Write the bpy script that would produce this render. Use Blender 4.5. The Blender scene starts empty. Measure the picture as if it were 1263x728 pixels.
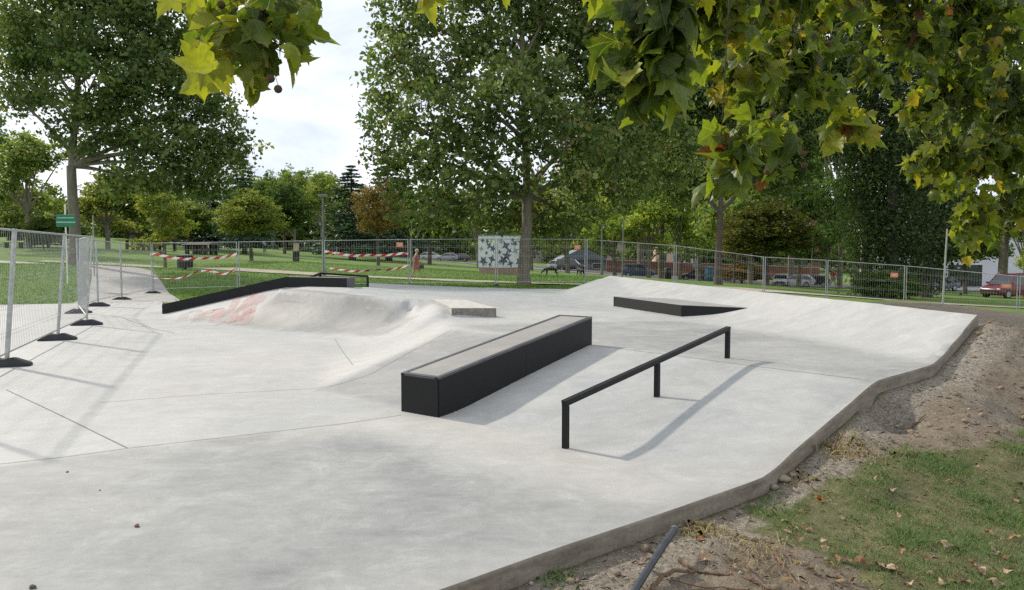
import bpy, bmesh, math, random
import numpy as np
from mathutils import Vector, Matrix
from mathutils.geometry import delaunay_2d_cdt

random.seed(7)
RNG = np.random.default_rng(11)
scene = bpy.context.scene
COL = scene.collection

# ------------------------------------------------------------------ camera maths
CAM = np.array([0.0, 0.0, 1.7])
FPX, CX, CY = 930.0, 631.5, 364.0
PITCH = math.atan(56.0 / FPX)
FWD = np.array([0, math.cos(PITCH), -math.sin(PITCH)])
UP = np.array([0, math.sin(PITCH), math.cos(PITCH)])
RIGHT = np.array([1.0, 0, 0])


def ray(px, py):
    return FWD + RIGHT * ((px - CX) / FPX) + UP * ((CY - py) / FPX)


def G(px, py, z=0.0):
    """point of the photograph on the level z"""
    d = ray(px, py)
    return CAM + d * ((z - CAM[2]) / d[2])


def D(px, py, dist):
    """point of the photograph at a distance along +Y"""
    d = ray(px, py)
    return CAM + d * (dist / d[1])


# ------------------------------------------------------------------ object helpers
def tag(o, label=None, cat=None, group=None, kind=None):
    if label: o['label'] = label
    if cat: o['category'] = cat
    if group: o['group'] = group
    if kind: o['kind'] = kind
    return o


def thing(name, label, cat, loc=(0, 0, 0), rotz=0.0, group=None):
    o = bpy.data.objects.new(name, None)
    o.empty_display_size = 0.2
    COL.objects.link(o)
    o.location = loc
    o.rotation_euler = (0, 0, rotz)
    return tag(o, label, cat, group)


def link_mesh(name, me, mat=None, parent=None):
    o = bpy.data.objects.new(name, me)
    COL.objects.link(o)
    if mat is not None:
        for m in (mat if isinstance(mat, (list, tuple)) else [mat]):
            me.materials.append(m)
    if parent is not None:
        o.parent = parent
    return o


def mesh_np(name, V, F, mat=None, parent=None, smooth=False, attrs=None, mats=None):
    """mesh out of arrays; F is (m,k) or a list of tuples"""
    me = bpy.data.meshes.new(name)
    V = np.asarray(V, dtype=np.float64)
    if isinstance(F, np.ndarray):
        m, k = F.shape
        me.vertices.add(len(V))
        me.vertices.foreach_set('co', V.astype(np.float32).ravel())
        me.loops.add(m * k)
        me.loops.foreach_set('vertex_index', F.astype(np.int32).ravel())
        me.polygons.add(m)
        me.polygons.foreach_set('loop_start', np.arange(0, m * k, k, dtype=np.int32))
        try:
            me.polygons.foreach_set('loop_total', np.full(m, k, dtype=np.int32))
        except Exception:
            pass
        me.update(calc_edges=True)
        me.validate()
    else:
        me.from_pydata([tuple(v) for v in V], [], F)
        me.update()
    if smooth:
        me.polygons.foreach_set('use_smooth', np.ones(len(me.polygons), dtype=bool))
    for an, (dom, arr) in (attrs or {}).items():
        arr = np.asarray(arr, dtype=np.float32)
        if arr.ndim == 1:
            a = me.attributes.new(an, 'FLOAT', dom)
            a.data.foreach_set('value', arr)
        else:
            a = me.attributes.new(an, 'FLOAT_VECTOR', dom)
            a.data.foreach_set('vector', arr.ravel())
    if mats is not None:
        me.polygons.foreach_set('material_index', np.asarray(mats, dtype=np.int32))
    return link_mesh(name, me, mat, parent)


class MB:
    """collects shapes that end up as ONE mesh object"""

    def __init__(self):
        self.v, self.f, self.m = [], [], []

    def add(self, vs, fs, mi=0):
        n = len(self.v)
        self.v += [tuple(float(c) for c in p) for p in vs]
        self.f += [tuple(i + n for i in f) for f in fs]
        self.m += [mi] * len(fs)
        return self

    def hexa(self, b, t, mi=0):
        """8 corners: bottom ring, top ring (counter-clockwise from above)"""
        return self.add(list(b) + list(t), [(3, 2, 1, 0), (4, 5, 6, 7), (0, 1, 5, 4), (1, 2, 6, 5), (2, 3, 7, 6), (3, 0, 4, 7)], mi)

    def box(self, c, s, rz=0.0, mi=0, bev=0.0):
        hx, hy, hz = s[0] / 2, s[1] / 2, s[2] / 2
        ca, sa = math.cos(rz), math.sin(rz)
        R = lambda x, y, z: (c[0] + x * ca - y * sa, c[1] + x * sa + y * ca, c[2] + z)
        if bev <= 0:
            b = [R(-hx, -hy, -hz), R(hx, -hy, -hz), R(hx, hy, -hz), R(-hx, hy, -hz)]
            t = [R(-hx, -hy, hz), R(hx, -hy, hz), R(hx, hy, hz), R(-hx, hy, hz)]
            return self.hexa(b, t, mi)
        rings = []
        for z, k in ((-hz, bev), (-hz + bev, 0), (hz - bev, 0), (hz, bev)):
            ex, ey = hx - k, hy - k
            q = bev * 0.6
            rings.append([R(-ex + q, -ey, z), R(ex - q, -ey, z), R(ex, -ey + q, z), R(ex, ey - q, z), R(ex - q, ey, z), R(-ex + q, ey, z), R(-ex, ey - q, z), R(-ex, -ey + q, z)])
        return self.loft(rings, mi=mi)

    def loft(self, rings, mi=0, caps=True, closed=True):
        n = len(rings[0])
        vs = [p for r in rings for p in r]
        fs = []
        for i in range(len(rings) - 1):
            for j in range(n if closed else n - 1):
                k = (j + 1) % n
                fs.append((i * n + j, i * n + k, (i + 1) * n + k, (i + 1) * n + j))
        if caps:
            fs.append(tuple(range(n - 1, -1, -1)))
            fs.append(tuple((len(rings) - 1) * n + j for j in range(n)))
        return self.add(vs, fs, mi)

    def tube(self, pts, rad, n=8, mi=0, caps=True):
        P = [np.array(p, float) for p in pts]
        if not hasattr(rad, '__len__'):
            rad = [rad] * len(P)
        rings = []
        prev = None
        for i, p in enumerate(P):
            t = P[min(i + 1, len(P) - 1)] - P[max(i - 1, 0)]
            t = t / (np.linalg.norm(t) + 1e-9)
            if prev is None:
                a = np.array([1.0, 0, 0]) if abs(t[0]) < 0.8 else np.array([0, 1.0, 0])
            else:
                a = prev
            a = a - t * a.dot(t)
            a /= np.linalg.norm(a) + 1e-9
            b = np.cross(t, a)
            prev = a
            off = math.pi / n if n == 4 else 0
            rings.append([p + rad[i] * (a * math.cos(2 * math.pi * k / n + off) + b * math.sin(2 * math.pi * k / n + off)) for k in range(n)])
        return self.loft(rings, mi, caps)

    def lathe(self, c, prof, n=16, mi=0, sx=1.0, sy=1.0):
        rings = [[(c[0] + r * sx * math.cos(2 * math.pi * k / n), c[1] + r * sy * math.sin(2 * math.pi * k / n), c[2] + z) for k in range(n)] for r, z in prof]
        return self.loft(rings, mi)

    def prism(self, outline, o, ex, ey, ez, depth, mi=0):
        """2-D outline in the plane (ex,ey) at o, extruded along ez"""
        o, ex, ey, ez = map(lambda q: np.array(q, float), (o, ex, ey, ez))
        a = [o + ex * x + ey * y for x, y in outline]
        b = [p + ez * depth for p in a]
        return self.loft([a, b], mi)

    def build(self, name, mat=None, parent=None, smooth=False, origin=None):
        V = np.array(self.v)
        if origin is not None:
            V = V - np.array(origin, float)
        me = bpy.data.meshes.new(name)
        me.from_pydata([tuple(p) for p in V], [], self.f)
        bm = bmesh.new()
        bm.from_mesh(me)
        bmesh.ops.recalc_face_normals(bm, faces=bm.faces[:])
        bm.to_mesh(me)
        bm.free()
        me.polygons.foreach_set('material_index', np.array(self.m, dtype=np.int32))
        if smooth:
            me.polygons.foreach_set('use_smooth', np.ones(len(me.polygons), dtype=bool))
            try:
                me.set_sharp_from_angle(angle=math.radians(40))
            except Exception:
                pass
        return link_mesh(name, me, mat, parent)


def copy_tree(o, parent=None):
    c = o.copy()
    COL.objects.link(c)
    if parent is not None:
        c.parent = parent
    for ch in [q for q in o.children]:
        copy_tree(ch, c)
    return c


# ------------------------------------------------------------------ materials
def new_mat(name):
    m = bpy.data.materials.new(name)
    m.use_nodes = True
    nt = m.node_tree
    b = nt.nodes['Principled BSDF']
    return m, nt, b


def N(nt, t, **kw):
    n = nt.nodes.new(t)
    for k, v in kw.items():
        if k in n.inputs:
            n.inputs[k].default_value = v
        else:
            setattr(n, k, v)
    return n


def L(nt, a, b):
    nt.links.new(a, b)


def noise(nt, scale, detail=4.0, rough=0.55, vec=None, stretch=None, dist=0.0):
    n = N(nt, 'ShaderNodeTexNoise')
    n.inputs['Scale'].default_value = scale
    n.inputs['Detail'].default_value = detail
    n.inputs['Roughness'].default_value = rough
    n.inputs['Distortion'].default_value = dist
    if vec is None:
        vec = N(nt, 'ShaderNodeNewGeometry').outputs['Position']
    if stretch is not None:
        mp = N(nt, 'ShaderNodeMapping')
        mp.inputs['Rotation'].default_value = stretch[0]
        mp.inputs['Scale'].default_value = stretch[1]
        L(nt, vec, mp.inputs['Vector'])
        vec = mp.outputs['Vector']
    L(nt, vec, n.inputs['Vector'])
    return n.outputs['Fac']


def ramp(nt, fac, stops, interp='LINEAR'):
    r = N(nt, 'ShaderNodeValToRGB')
    r.color_ramp.interpolation = interp
    els = r.color_ramp.elements
    while len(els) < len(stops):
        els.new(0.5)
    for e, (p, c) in zip(els, stops):
        e.position = p
        e.color = (*c, 1) if len(c) == 3 else c
    L(nt, fac, r.inputs['Fac'])
    return r.outputs['Color']


def mathn(nt, op, a, b=None, c=None, clamp=False):
    n = N(nt, 'ShaderNodeMath', operation=op)
    n.use_clamp = clamp
    for i, q in enumerate((a, b, c)):
        if q is None: continue
        if isinstance(q, (int, float)):
            n.inputs[i].default_value = q
        else:
            L(nt, q, n.inputs[i])
    return n.outputs[0]


def mixc(nt, fac, a, b, mode='MIX'):
    n = N(nt, 'ShaderNodeMix', data_type='RGBA', blend_type=mode)
    for i, q in ((0, fac), (6, a), (7, b)):
        if isinstance(q, (int, float)):
            n.inputs[i].default_value = q
        elif isinstance(q, tuple):
            n.inputs[i].default_value = (*q, 1) if len(q) == 3 else q
        else:
            L(nt, q, n.inputs[i])
    return n.outputs[2]


def attr(nt, name):
    return N(nt, 'ShaderNodeAttribute', attribute_name=name).outputs['Fac']


def bump(nt, b, h, strength=0.3, dist=0.02):
    n = N(nt, 'ShaderNodeBump')
    n.inputs['Strength'].default_value = strength
    n.inputs['Distance'].default_value = dist
    L(nt, h, n.inputs['Height'])
    L(nt, n.outputs['Normal'], b.inputs['Normal'])


def simple(name, col, rough=0.6, metal=0.0, var=0.12, scale=6.0, spec=0.5, objcol=False, bmp=0.0):
    """one colour with worn, uneven variation"""
    m, nt, b = new_mat(name)
    tc = N(nt, 'ShaderNodeTexCoord').outputs['Object']
    f = noise(nt, scale, 5, 0.6, tc)
    lo = tuple(c * (1 - var) for c in col)
    hi = tuple(min(1, c * (1 + var)) for c in col)
    c = ramp(nt, f, [(0.3, lo), (0.7, hi)])
    if objcol:
        oi = N(nt, 'ShaderNodeObjectInfo').outputs['Color']
        c = mixc(nt, 1.0, c, oi, 'MULTIPLY')
    L(nt, c, b.inputs['Base Color'])
    b.inputs['Roughness'].default_value = rough
    b.inputs['Metallic'].default_value = metal
    b.inputs['Specular IOR Level'].default_value = spec
    if bmp > 0:
        bump(nt, b, noise(nt, scale * 8, 4, 0.6, tc), bmp, 0.01)
    return m


def concrete_mat():
    m, nt, b = new_mat('concrete')
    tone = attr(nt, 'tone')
    warm = attr(nt, 'warm')
    big = noise(nt, 0.55, 5, 0.6, dist=0.6)
    mid = noise(nt, 2.3, 6, 0.65, dist=1.2)
    streak = noise(nt, 1.6, 6, 0.65, stretch=((0, 0, math.radians(38)), (0.6, 1.9, 1)), dist=1.6)
    streak2 = noise(nt, 5.0, 5, 0.7, stretch=((0, 0, math.radians(-30)), (0.4, 1.8, 1)), dist=1.4)
    fine = noise(nt, 60, 3, 0.7)
    s = mathn(nt, 'MULTIPLY_ADD', big, 0.20, -0.10)
    s = mathn(nt, 'ADD', s, mathn(nt, 'MULTIPLY_ADD', mid, 0.13, -0.065))
    s = mathn(nt, 'ADD', s, mathn(nt, 'MULTIPLY_ADD', streak, 0.09, -0.045))
    s = mathn(nt, 'ADD', s, mathn(nt, 'MULTIPLY_ADD', streak2, 0.07, -0.035))
    s = mathn(nt, 'ADD', s, mathn(nt, 'MULTIPLY_ADD', fine, 0.07, -0.035))
    grit = noise(nt, 14, 6, 0.75, dist=0.8)
    s = mathn(nt, 'ADD', s, mathn(nt, 'MULTIPLY_ADD', grit, 0.08, -0.04))
    # pale laitance veins of the trowel
    vein = noise(nt, 1.1, 7, 0.7, dist=2.2)
    v = mathn(nt, 'ABSOLUTE', mathn(nt, 'SUBTRACT', vein, 0.5))
    v = mathn(nt, 'SUBTRACT', 1.0, mathn(nt, 'MULTIPLY', v, 26.0), clamp=True)
    v = mathn(nt, 'MULTIPLY', v, mathn(nt, 'SUBTRACT', mid, 0.42, clamp=True))
    s = mathn(nt, 'ADD', s, mathn(nt, 'MULTIPLY', v, 0.17))
    s = mathn(nt, 'MULTIPLY', s, mathn(nt, 'MULTIPLY_ADD', attr(nt, 'mottle'), 0.9, 0.8))
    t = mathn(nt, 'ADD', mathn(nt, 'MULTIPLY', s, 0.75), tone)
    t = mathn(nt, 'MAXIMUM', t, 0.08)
    cool = N(nt, 'ShaderNodeCombineColor')
    L(nt, mathn(nt, 'MULTIPLY', t, 0.965), cool.inputs[0])
    L(nt, mathn(nt, 'MULTIPLY', t, 1.0), cool.inputs[1])
    L(nt, mathn(nt, 'MULTIPLY', t, 0.99), cool.inputs[2])
    wm = N(nt, 'ShaderNodeCombineColor')
    L(nt, mathn(nt, 'MULTIPLY', t, 1.02), wm.inputs[0])
    L(nt, mathn(nt, 'MULTIPLY', t, 0.99), wm.inputs[1])
    L(nt, mathn(nt, 'MULTIPLY', t, 0.93), wm.inputs[2])
    wf = mathn(nt, 'ADD', warm, mathn(nt, 'MULTIPLY_ADD', big, 1.2, -0.6), clamp=True)
    c = mixc(nt, wf, cool.outputs[0], wm.outputs[0])
    # small dark specks
    vor = N(nt, 'ShaderNodeTexVoronoi')
    vor.inputs['Scale'].default_value = 5.5
    L(nt, N(nt, 'ShaderNodeNewGeometry').outputs['Position'], vor.inputs['Vector'])
    sp = mathn(nt, 'LESS_THAN', vor.outputs['Distance'], 0.028)
    c = mixc(nt, mathn(nt, 'MULTIPLY', sp, 0.55), c, (0.12, 0.11, 0.1))
    L(nt, c, b.inputs['Base Color'])
    rr = mathn(nt, 'MULTIPLY_ADD', mid, 0.3, 0.5)
    L(nt, rr, b.inputs['Roughness'])
    b.inputs['Specular IOR Level'].default_value = 0.35
    h = mathn(nt, 'ADD', mathn(nt, 'MULTIPLY', streak2, 0.6), mathn(nt, 'MULTIPLY', fine, 0.25))
    bump(nt, b, h, 0.12, 0.02)
    return m


def edge_mat():
    """rough board-formed slab edge, earth-stained at the bottom"""
    m, nt, b = new_mat('slab_edge')
    f = noise(nt, 3.0, 6, 0.65, stretch=((0, 0, 0), (1, 1, 4)))
    g = noise(nt, 30, 4, 0.6)
    c = ramp(nt, f, [(0.25, (0.085, 0.068, 0.050)), (0.5, (0.19, 0.16, 0.122)), (0.75, (0.29, 0.255, 0.21))])
    c = mixc(nt, 0.25, c, ramp(nt, g, [(0.3, (0.08, 0.065, 0.05)), (0.7, (0.3, 0.27, 0.23))]))
    L(nt, c, b.inputs['Base Color'])
    b.inputs['Roughness'].default_value = 0.9
    bump(nt, b, g, 0.5, 0.01)
    return m


def ground_mat():
    m, nt, b = new_mat('lawn_and_earth')
    dirt = attr(nt, 'dirt')
    gra = attr(nt, 'gravelly')
    br = noise(nt, 3.5, 6, 0.7)
    k = mathn(nt, 'ADD', dirt, mathn(nt, 'MULTIPLY_ADD', br, 0.9, -0.45))
    k = mathn(nt, 'MULTIPLY_ADD', mathn(nt, 'SUBTRACT', k, 0.5), 4.0, 0.5, clamp=True)
    # grass
    n1 = noise(nt, 0.35, 4, 0.6)
    n2 = noise(nt, 5.0, 5, 0.7)
    n3 = noise(nt, 45, 3, 0.7)
    gcol = ramp(nt, n1, [(0.3, (0.115, 0.215, 0.05)), (0.55, (0.165, 0.27, 0.06)), (0.8, (0.23, 0.30, 0.095))])
    gcol = mixc(nt, 0.5, gcol, ramp(nt, n2, [(0.3, (0.075, 0.155, 0.04)), (0.7, (0.17, 0.23, 0.07))]))
    gcol = mixc(nt, 0.3, gcol, ramp(nt, n3, [(0.3, (0.03, 0.05, 0.012)), (0.7, (0.16, 0.18, 0.06))]))
    th = attr(nt, 'thatch')
    tcol = ramp(nt, n2, [(0.3, (0.075, 0.082, 0.04)), (0.55, (0.17, 0.15, 0.088)), (0.8, (0.33, 0.27, 0.18))])
    gcol = mixc(nt, th, gcol, tcol)
    # earth
    d1 = noise(nt, 1.3, 6, 0.65)
    d2 = noise(nt, 9, 6, 0.7)
    d3 = noise(nt, 70, 4, 0.7)
    ecol = ramp(nt, d1, [(0.25, (0.12, 0.09, 0.064)), (0.5, (0.23, 0.185, 0.137)), (0.78, (0.36, 0.305, 0.24))])
    ecol = mixc(nt, 0.5, ecol, ramp(nt, d2, [(0.3, (0.06, 0.043, 0.03)), (0.5, (0.20, 0.155, 0.11)), (0.7, (0.40, 0.34, 0.265))]))
    gv = N(nt, 'ShaderNodeTexVoronoi')
    gv.inputs['Scale'].default_value = 45
    L(nt, N(nt, 'ShaderNodeNewGeometry').outputs['Position'], gv.inputs['Vector'])
    gcol2 = ramp(nt, gv.outputs['Color'], [(0.1, (0.14, 0.12, 0.095)), (0.5, (0.29, 0.26, 0.215)), (0.9, (0.44, 0.40, 0.345))])
    ecol = mixc(nt, gra, ecol, gcol2)
    ecol = mixc(nt, 0.25, ecol, ramp(nt, d3, [(0.3, (0.05, 0.04, 0.03)), (0.7, (0.38, 0.34, 0.29))]))
    c = mixc(nt, k, gcol, ecol)
    L(nt, c, b.inputs['Base Color'])
    b.inputs['Roughness'].default_value = 0.95
    b.inputs['Specular IOR Level'].default_value = 0.1
    h = mathn(nt, 'ADD', mathn(nt, 'MULTIPLY', d2, 0.7), mathn(nt, 'MULTIPLY', d3, 0.35))
    bump(nt, b, h, 1.0, 0.06)
    return m


def leaf_mat(name, stops, trans=0.35, rough=0.5, spec=0.3, near=False):
    m, nt, b = new_mat(name)
    t = attr(nt, 'tint')
    c = ramp(nt, t, stops)
    if near:
        e = attr(nt, 'rim')
        n = noise(nt, 22, 4, 0.6)
        k = mathn(nt, 'MULTIPLY', e, mathn(nt, 'MULTIPLY_ADD', n, 1.6, -0.55, clamp=True))
        c = mixc(nt, mathn(nt, 'MULTIPLY', k, 0.35), c, (0.42, 0.36, 0.04))
        sx = N(nt, 'ShaderNodeSeparateXYZ')
        L(nt, N(nt, 'ShaderNodeAttribute', attribute_name='leafxy').outputs['Vector'], sx.inputs[0])
        ang = mathn(nt, 'ARCTAN2', sx.outputs[0], sx.outputs[1])
        pp_ = mathn(nt, 'ABSOLUTE', mathn(nt, 'SUBTRACT', mathn(nt, 'FRACT', mathn(nt, 'MULTIPLY_ADD', ang, 1 / .62, .5)), .5))
        rad = mathn(nt, 'SQRT', mathn(nt, 'ADD', mathn(nt, 'MULTIPLY', sx.outputs[0], sx.outputs[0]), mathn(nt, 'MULTIPLY', sx.outputs[1], sx.outputs[1])))
        vd = mathn(nt, 'MULTIPLY', pp_, rad)
        vk = mathn(nt, 'SUBTRACT', 1.0, mathn(nt, 'MULTIPLY', vd, 45.0), clamp=True)
        c = mixc(nt, mathn(nt, 'MULTIPLY', vk, 0.6), c, (0.30, 0.32, 0.08))
        blt = noise(nt, 30, 4, .6)
        c = mixc(nt, mathn(nt, 'MULTIPLY', mathn(nt, 'SUBTRACT', blt, .5, clamp=True), 1.4, clamp=True), c, (0.03, 0.05, 0.012))
        sp = noise(nt, 55, 3, 0.6)
        k2 = mathn(nt, 'MULTIPLY', mathn(nt, 'SUBTRACT', sp, 0.62, clamp=True), 4.0, clamp=True)
        c = mixc(nt, mathn(nt, 'MULTIPLY', k2, 0.7), c, (0.16, 0.08, 0.02))
    else:
        oi = N(nt, 'ShaderNodeObjectInfo').outputs['Color']
        c = mixc(nt, 1.0, c, oi, 'MULTIPLY')
    L(nt, c, b.inputs['Base Color'])
    b.inputs['Roughness'].default_value = rough
    b.inputs['Specular IOR Level'].default_value = spec
    tr = N(nt, 'ShaderNodeBsdfTranslucent')
    tc = mixc(nt, 1.0, c, (1.0, 1.0, 0.55), 'MULTIPLY')
    tc = mixc(nt, 1.0, tc, (1.5, 1.5, 1.0), 'MULTIPLY') if near else tc
    L(nt, tc, tr.inputs['Color'])
    mx = N(nt, 'ShaderNodeMixShader')
    mx.inputs[0].default_value = trans
    L(nt, b.outputs[0], mx.inputs[1])
    L(nt, tr.outputs[0], mx.inputs[2])
    L(nt, mx.outputs[0], nt.nodes['Material Output'].inputs['Surface'])
    return m


def bark_mat(name, a, c2, c3, scale=3.0):
    m, nt, b = new_mat(name)
    tc = N(nt, 'ShaderNodeTexCoord').outputs['Object']
    f = noise(nt, scale, 5, 0.65, tc, stretch=((0, 0, 0), (1.6, 1.6, 0.5)), dist=0.8)
    g = noise(nt, scale * 6, 5, 0.7, tc, stretch=((0, 0, 0), (2, 2, 0.4)))
    c = ramp(nt, f, [(0.3, a), (0.5, c2), (0.7, c3)])
    c = mixc(nt, 0.4, c, ramp(nt, g, [(0.3, tuple(q * 0.5 for q in a)), (0.7, c3)]))
    L(nt, c, b.inputs['Base Color'])
    b.inputs['Roughness'].default_value = 0.9
    bump(nt, b, g, 0.6, 0.04)
    return m


M = {}
M['concrete'] = concrete_mat()
M['edge'] = edge_mat()
M['ground'] = ground_mat()
M['joint'] = simple('joint_sealant', (0.17, 0.165, 0.155), 0.9, var=0.25)
M['steel'], _n, _b = new_mat('black_painted_steel')
_tc = N(_n, 'ShaderNodeTexCoord').outputs['Object']
_w = noise(_n, 2.2, 6, .7, _tc)
_s = noise(_n, 9, 5, .75, _tc, stretch=((0, .3, .4), (.25, 3, 6)), dist=.4)
_k = mathn(_n, 'MULTIPLY', mathn(_n, 'SUBTRACT', _s, .60, clamp=True), 5.0, clamp=True)
L(_n, mixc(_n, mathn(_n, 'MULTIPLY', _k, .45), ramp(_n, _w, [(.3, (.0055, .006, .007)), (.7, (.012, .012, .013))]), (.06, .059, .056)), _b.inputs['Base Color'])
L(_n, mathn(_n, 'MULTIPLY_ADD', _w, .35, .36), _b.inputs['Roughness'])
_b.inputs['Specular IOR Level'].default_value = .28
M['steel_edge'] = simple('steel_angle_edge', (0.09, 0.092, 0.098), 0.45, 0.3, 0.3, 5.0)
M['plate'] = simple('grey_deck_plate', (0.25, 0.24, 0.225), 0.75, 0.0, 0.12, 3.0, bmp=0.1)
M['galv'] = simple('galvanised_steel', (0.42, 0.43, 0.43), 0.42, 0.75, 0.25, 9.0)
M['rubber'] = simple('black_rubber', (0.022, 0.022, 0.024), 0.75, 0.0, 0.3, 8.0, bmp=0.2)
M['path'] = simple('sandy_path', (0.36, 0.32, 0.26), 0.95, 0, 0.18, 1.2, 0.1, bmp=0.2)
M['pavement'] = simple('grey_pavement', (0.33, 0.32, 0.3), 0.9, 0, 0.15, 0.8, 0.2)
M['asphalt'] = simple('asphalt', (0.06, 0.06, 0.062), 0.85, 0, 0.25, 0.6)
M['bark_plane'] = bark_mat('plane_bark', (0.10, 0.085, 0.06), (0.17, 0.15, 0.11), (0.27, 0.25, 0.2), 2.0)
M['bark_dark'] = bark_mat('dark_bark', (0.05, 0.04, 0.03), (0.09, 0.072, 0.055), (0.14, 0.12, 0.095), 3.0)
M['leaf_plane'] = leaf_mat('plane_leaf', [(0.0, (0.058, 0.105, 0.03)), (0.5, (0.155, 0.225, 0.065)), (0.9, (0.28, 0.33, 0.12)), (1.0, (0.22, 0.18, 0.05))], 0.5, 0.5, 0.3)
M['leaf_round'] = leaf_mat('broad_leaf', [(0.0, (0.055, 0.105, 0.03)), (0.5, (0.15, 0.21, 0.055)), (1.0, (0.28, 0.30, 0.09))], 0.5, 0.6, 0.2)
M['leaf_dark'] = leaf_mat('poplar_leaf', [(0.0, (0.028, 0.055, 0.018)), (0.5, (0.055, 0.092, 0.03)), (1.0, (0.10, 0.14, 0.048))], 0.38, 0.45, 0.35)
M['needle'] = leaf_mat('conifer_needle', [(0.0, (0.025, 0.048, 0.026)), (0.5, (0.045, 0.082, 0.042)), (1.0, (0.075, 0.115, 0.062))], 0.2)
M['leaf_yellow'] = leaf_mat('yellowing_leaf', [(0.0, (0.10, 0.095, 0.025)), (0.5, (0.23, 0.165, 0.045)), (1.0, (0.32, 0.21, 0.06))], 0.45)
M['leaf_near'] = leaf_mat('near_plane_leaf', [(0.0, (0.024, 0.050, 0.014)), (0.35, (0.054, 0.098, 0.018)), (0.65, (0.13, 0.185, 0.026)), (0.88, (0.29, 0.295, 0.034)), (0.96, (0.31, 0.24, 0.03)), (1.0, (0.15, 0.045, 0.02))], 0.55, 0.42, 0.35, near=True)
M['blade'] = leaf_mat('grass_blade', [(0.0, (0.115, 0.20, 0.085)), (0.5, (0.20, 0.30, 0.13)), (0.78, (0.31, 0.37, 0.18)), (0.82, (0.38, 0.32, 0.20)), (1.0, (0.52, 0.43, 0.29))], 0.4, 0.6, 0.12)
M['lawn_blade'] = leaf_mat('lawn_blade', [(0.0, (0.085, 0.185, 0.04)), (0.5, (0.15, 0.275, 0.06)), (1.0, (0.26, 0.33, 0.10))], 0.4, 0.6, 0.1)
M['dry_leaf'] = simple('dry_leaf', (0.29, 0.205, 0.13), 0.85, 0, 0.45, 3.0, 0.15, objcol=True)
M['root'] = bark_mat('root_bark', (0.085, 0.05, 0.03), (0.17, 0.10, 0.06), (0.29, 0.19, 0.12), 6.0)
M['twig'] = simple('twig_bark', (0.045, 0.04, 0.02), 0.8, 0, 0.3, 10)
M['earth'] = simple('earth_clod', (0.21, 0.165, 0.12), 0.95, 0, 0.45, 12.0, 0.1)
M['stone'] = simple('pale_stone', (0.34, 0.31, 0.26), 0.9, 0, 0.4, 9.0, objcol=True)
M['seed'] = simple('seed_ball_brown', (0.085, 0.045, 0.022), 0.9, 0, 0.4, 60.0, bmp=0.5)
# ------------------------------------------------------------------ height fields
class RBF:
    def __init__(self, P, lam=0.0):
        P = np.array(P, float)
        # drop near-duplicates
        keep = []
        seen = set()
        for i, p in enumerate(P):
            k = (round(p[0] / 0.12), round(p[1] / 0.12))
            if k in seen: continue
            seen.add(k)
            keep.append(i)
        P = P[keep]
        self.c = P[:, :2]
        n = len(P)
        d = np.sqrt(((self.c[:, None] - self.c[None]) ** 2).sum(-1)) + lam * np.eye(n)
        A = np.zeros((n + 3, n + 3))
        A[:n, :n] = d
        A[:n, n] = 1
        A[:n, n + 1:] = self.c
        A[n, :n] = 1
        A[n + 1:, :n] = self.c.T
        r = np.zeros(n + 3)
        r[:n] = P[:, 2]
        self.w = np.linalg.solve(A, r)
        self.n = n

    def __call__(self, X, Y):
        X = np.atleast_1d(np.asarray(X, float)); Y = np.atleast_1d(np.asarray(Y, float))
        sh = X.shape
        q = np.stack([X.ravel(), Y.ravel()], 1)
        out = np.empty(len(q))
        for i in range(0, len(q), 4000):
            b = q[i:i + 4000]
            d = np.sqrt(((b[:, None] - self.c[None]) ** 2).sum(-1))
            out[i:i + 4000] = d @ self.w[:self.n] + self.w[self.n] + b @ self.w[self.n + 1:]
        return out.reshape(sh)


def resample(P, step):
    P = [np.array(p, float) for p in P]
    out = [P[0]]
    for a, b in zip(P, P[1:]):
        n = max(1, int(round(np.linalg.norm((b - a)[:2]) / step)))
        for i in range(1, n + 1):
            out.append(a + (b - a) * i / n)
    return np.array(out)


def smooth_line(P, it=2):
    P = [np.array(p, float) for p in P]
    for _ in range(it):
        Q = [P[0]]
        for a, b in zip(P, P[1:]):
            Q += [a * 0.75 + b * 0.25, a * 0.25 + b * 0.75]
        Q.append(P[-1])
        P = Q
    return np.array(P)


def inside(poly, X, Y):
    poly = np.asarray(poly)[:, :2]
    r = np.zeros(np.shape(X), bool)
    j = len(poly) - 1
    for i in range(len(poly)):
        xi, yi = poly[i]; xj, yj = poly[j]
        c = ((yi > Y) != (yj > Y)) & (X < (xj - xi) * (Y - yi) / (yj - yi + 1e-12) + xi)
        r ^= c
        j = i
    return r


def segdist(line, X, Y, closed=False):
    line = np.asarray(line)[:, :2]
    d = np.full(np.shape(X), 1e9)
    n = len(line)
    for i in range(n if closed else n - 1):
        a = line[i]; b = line[(i + 1) % n]
        ab = b - a
        t = np.clip(((X - a[0]) * ab[0] + (Y - a[1]) * ab[1]) / (ab.dot(ab) + 1e-12), 0, 1)
        d = np.minimum(d, np.hypot(X - a[0] - t * ab[0], Y - a[1] - t * ab[1]))
    return d


def sdist(poly, X, Y):
    d = segdist(poly, X, Y, True)
    return np.where(inside(poly, X, Y), -d, d)


def sstep(a, b, x):
    t = np.clip((x - a) / (b - a), 0, 1)
    return t * t * (3 - 2 * t)


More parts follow.
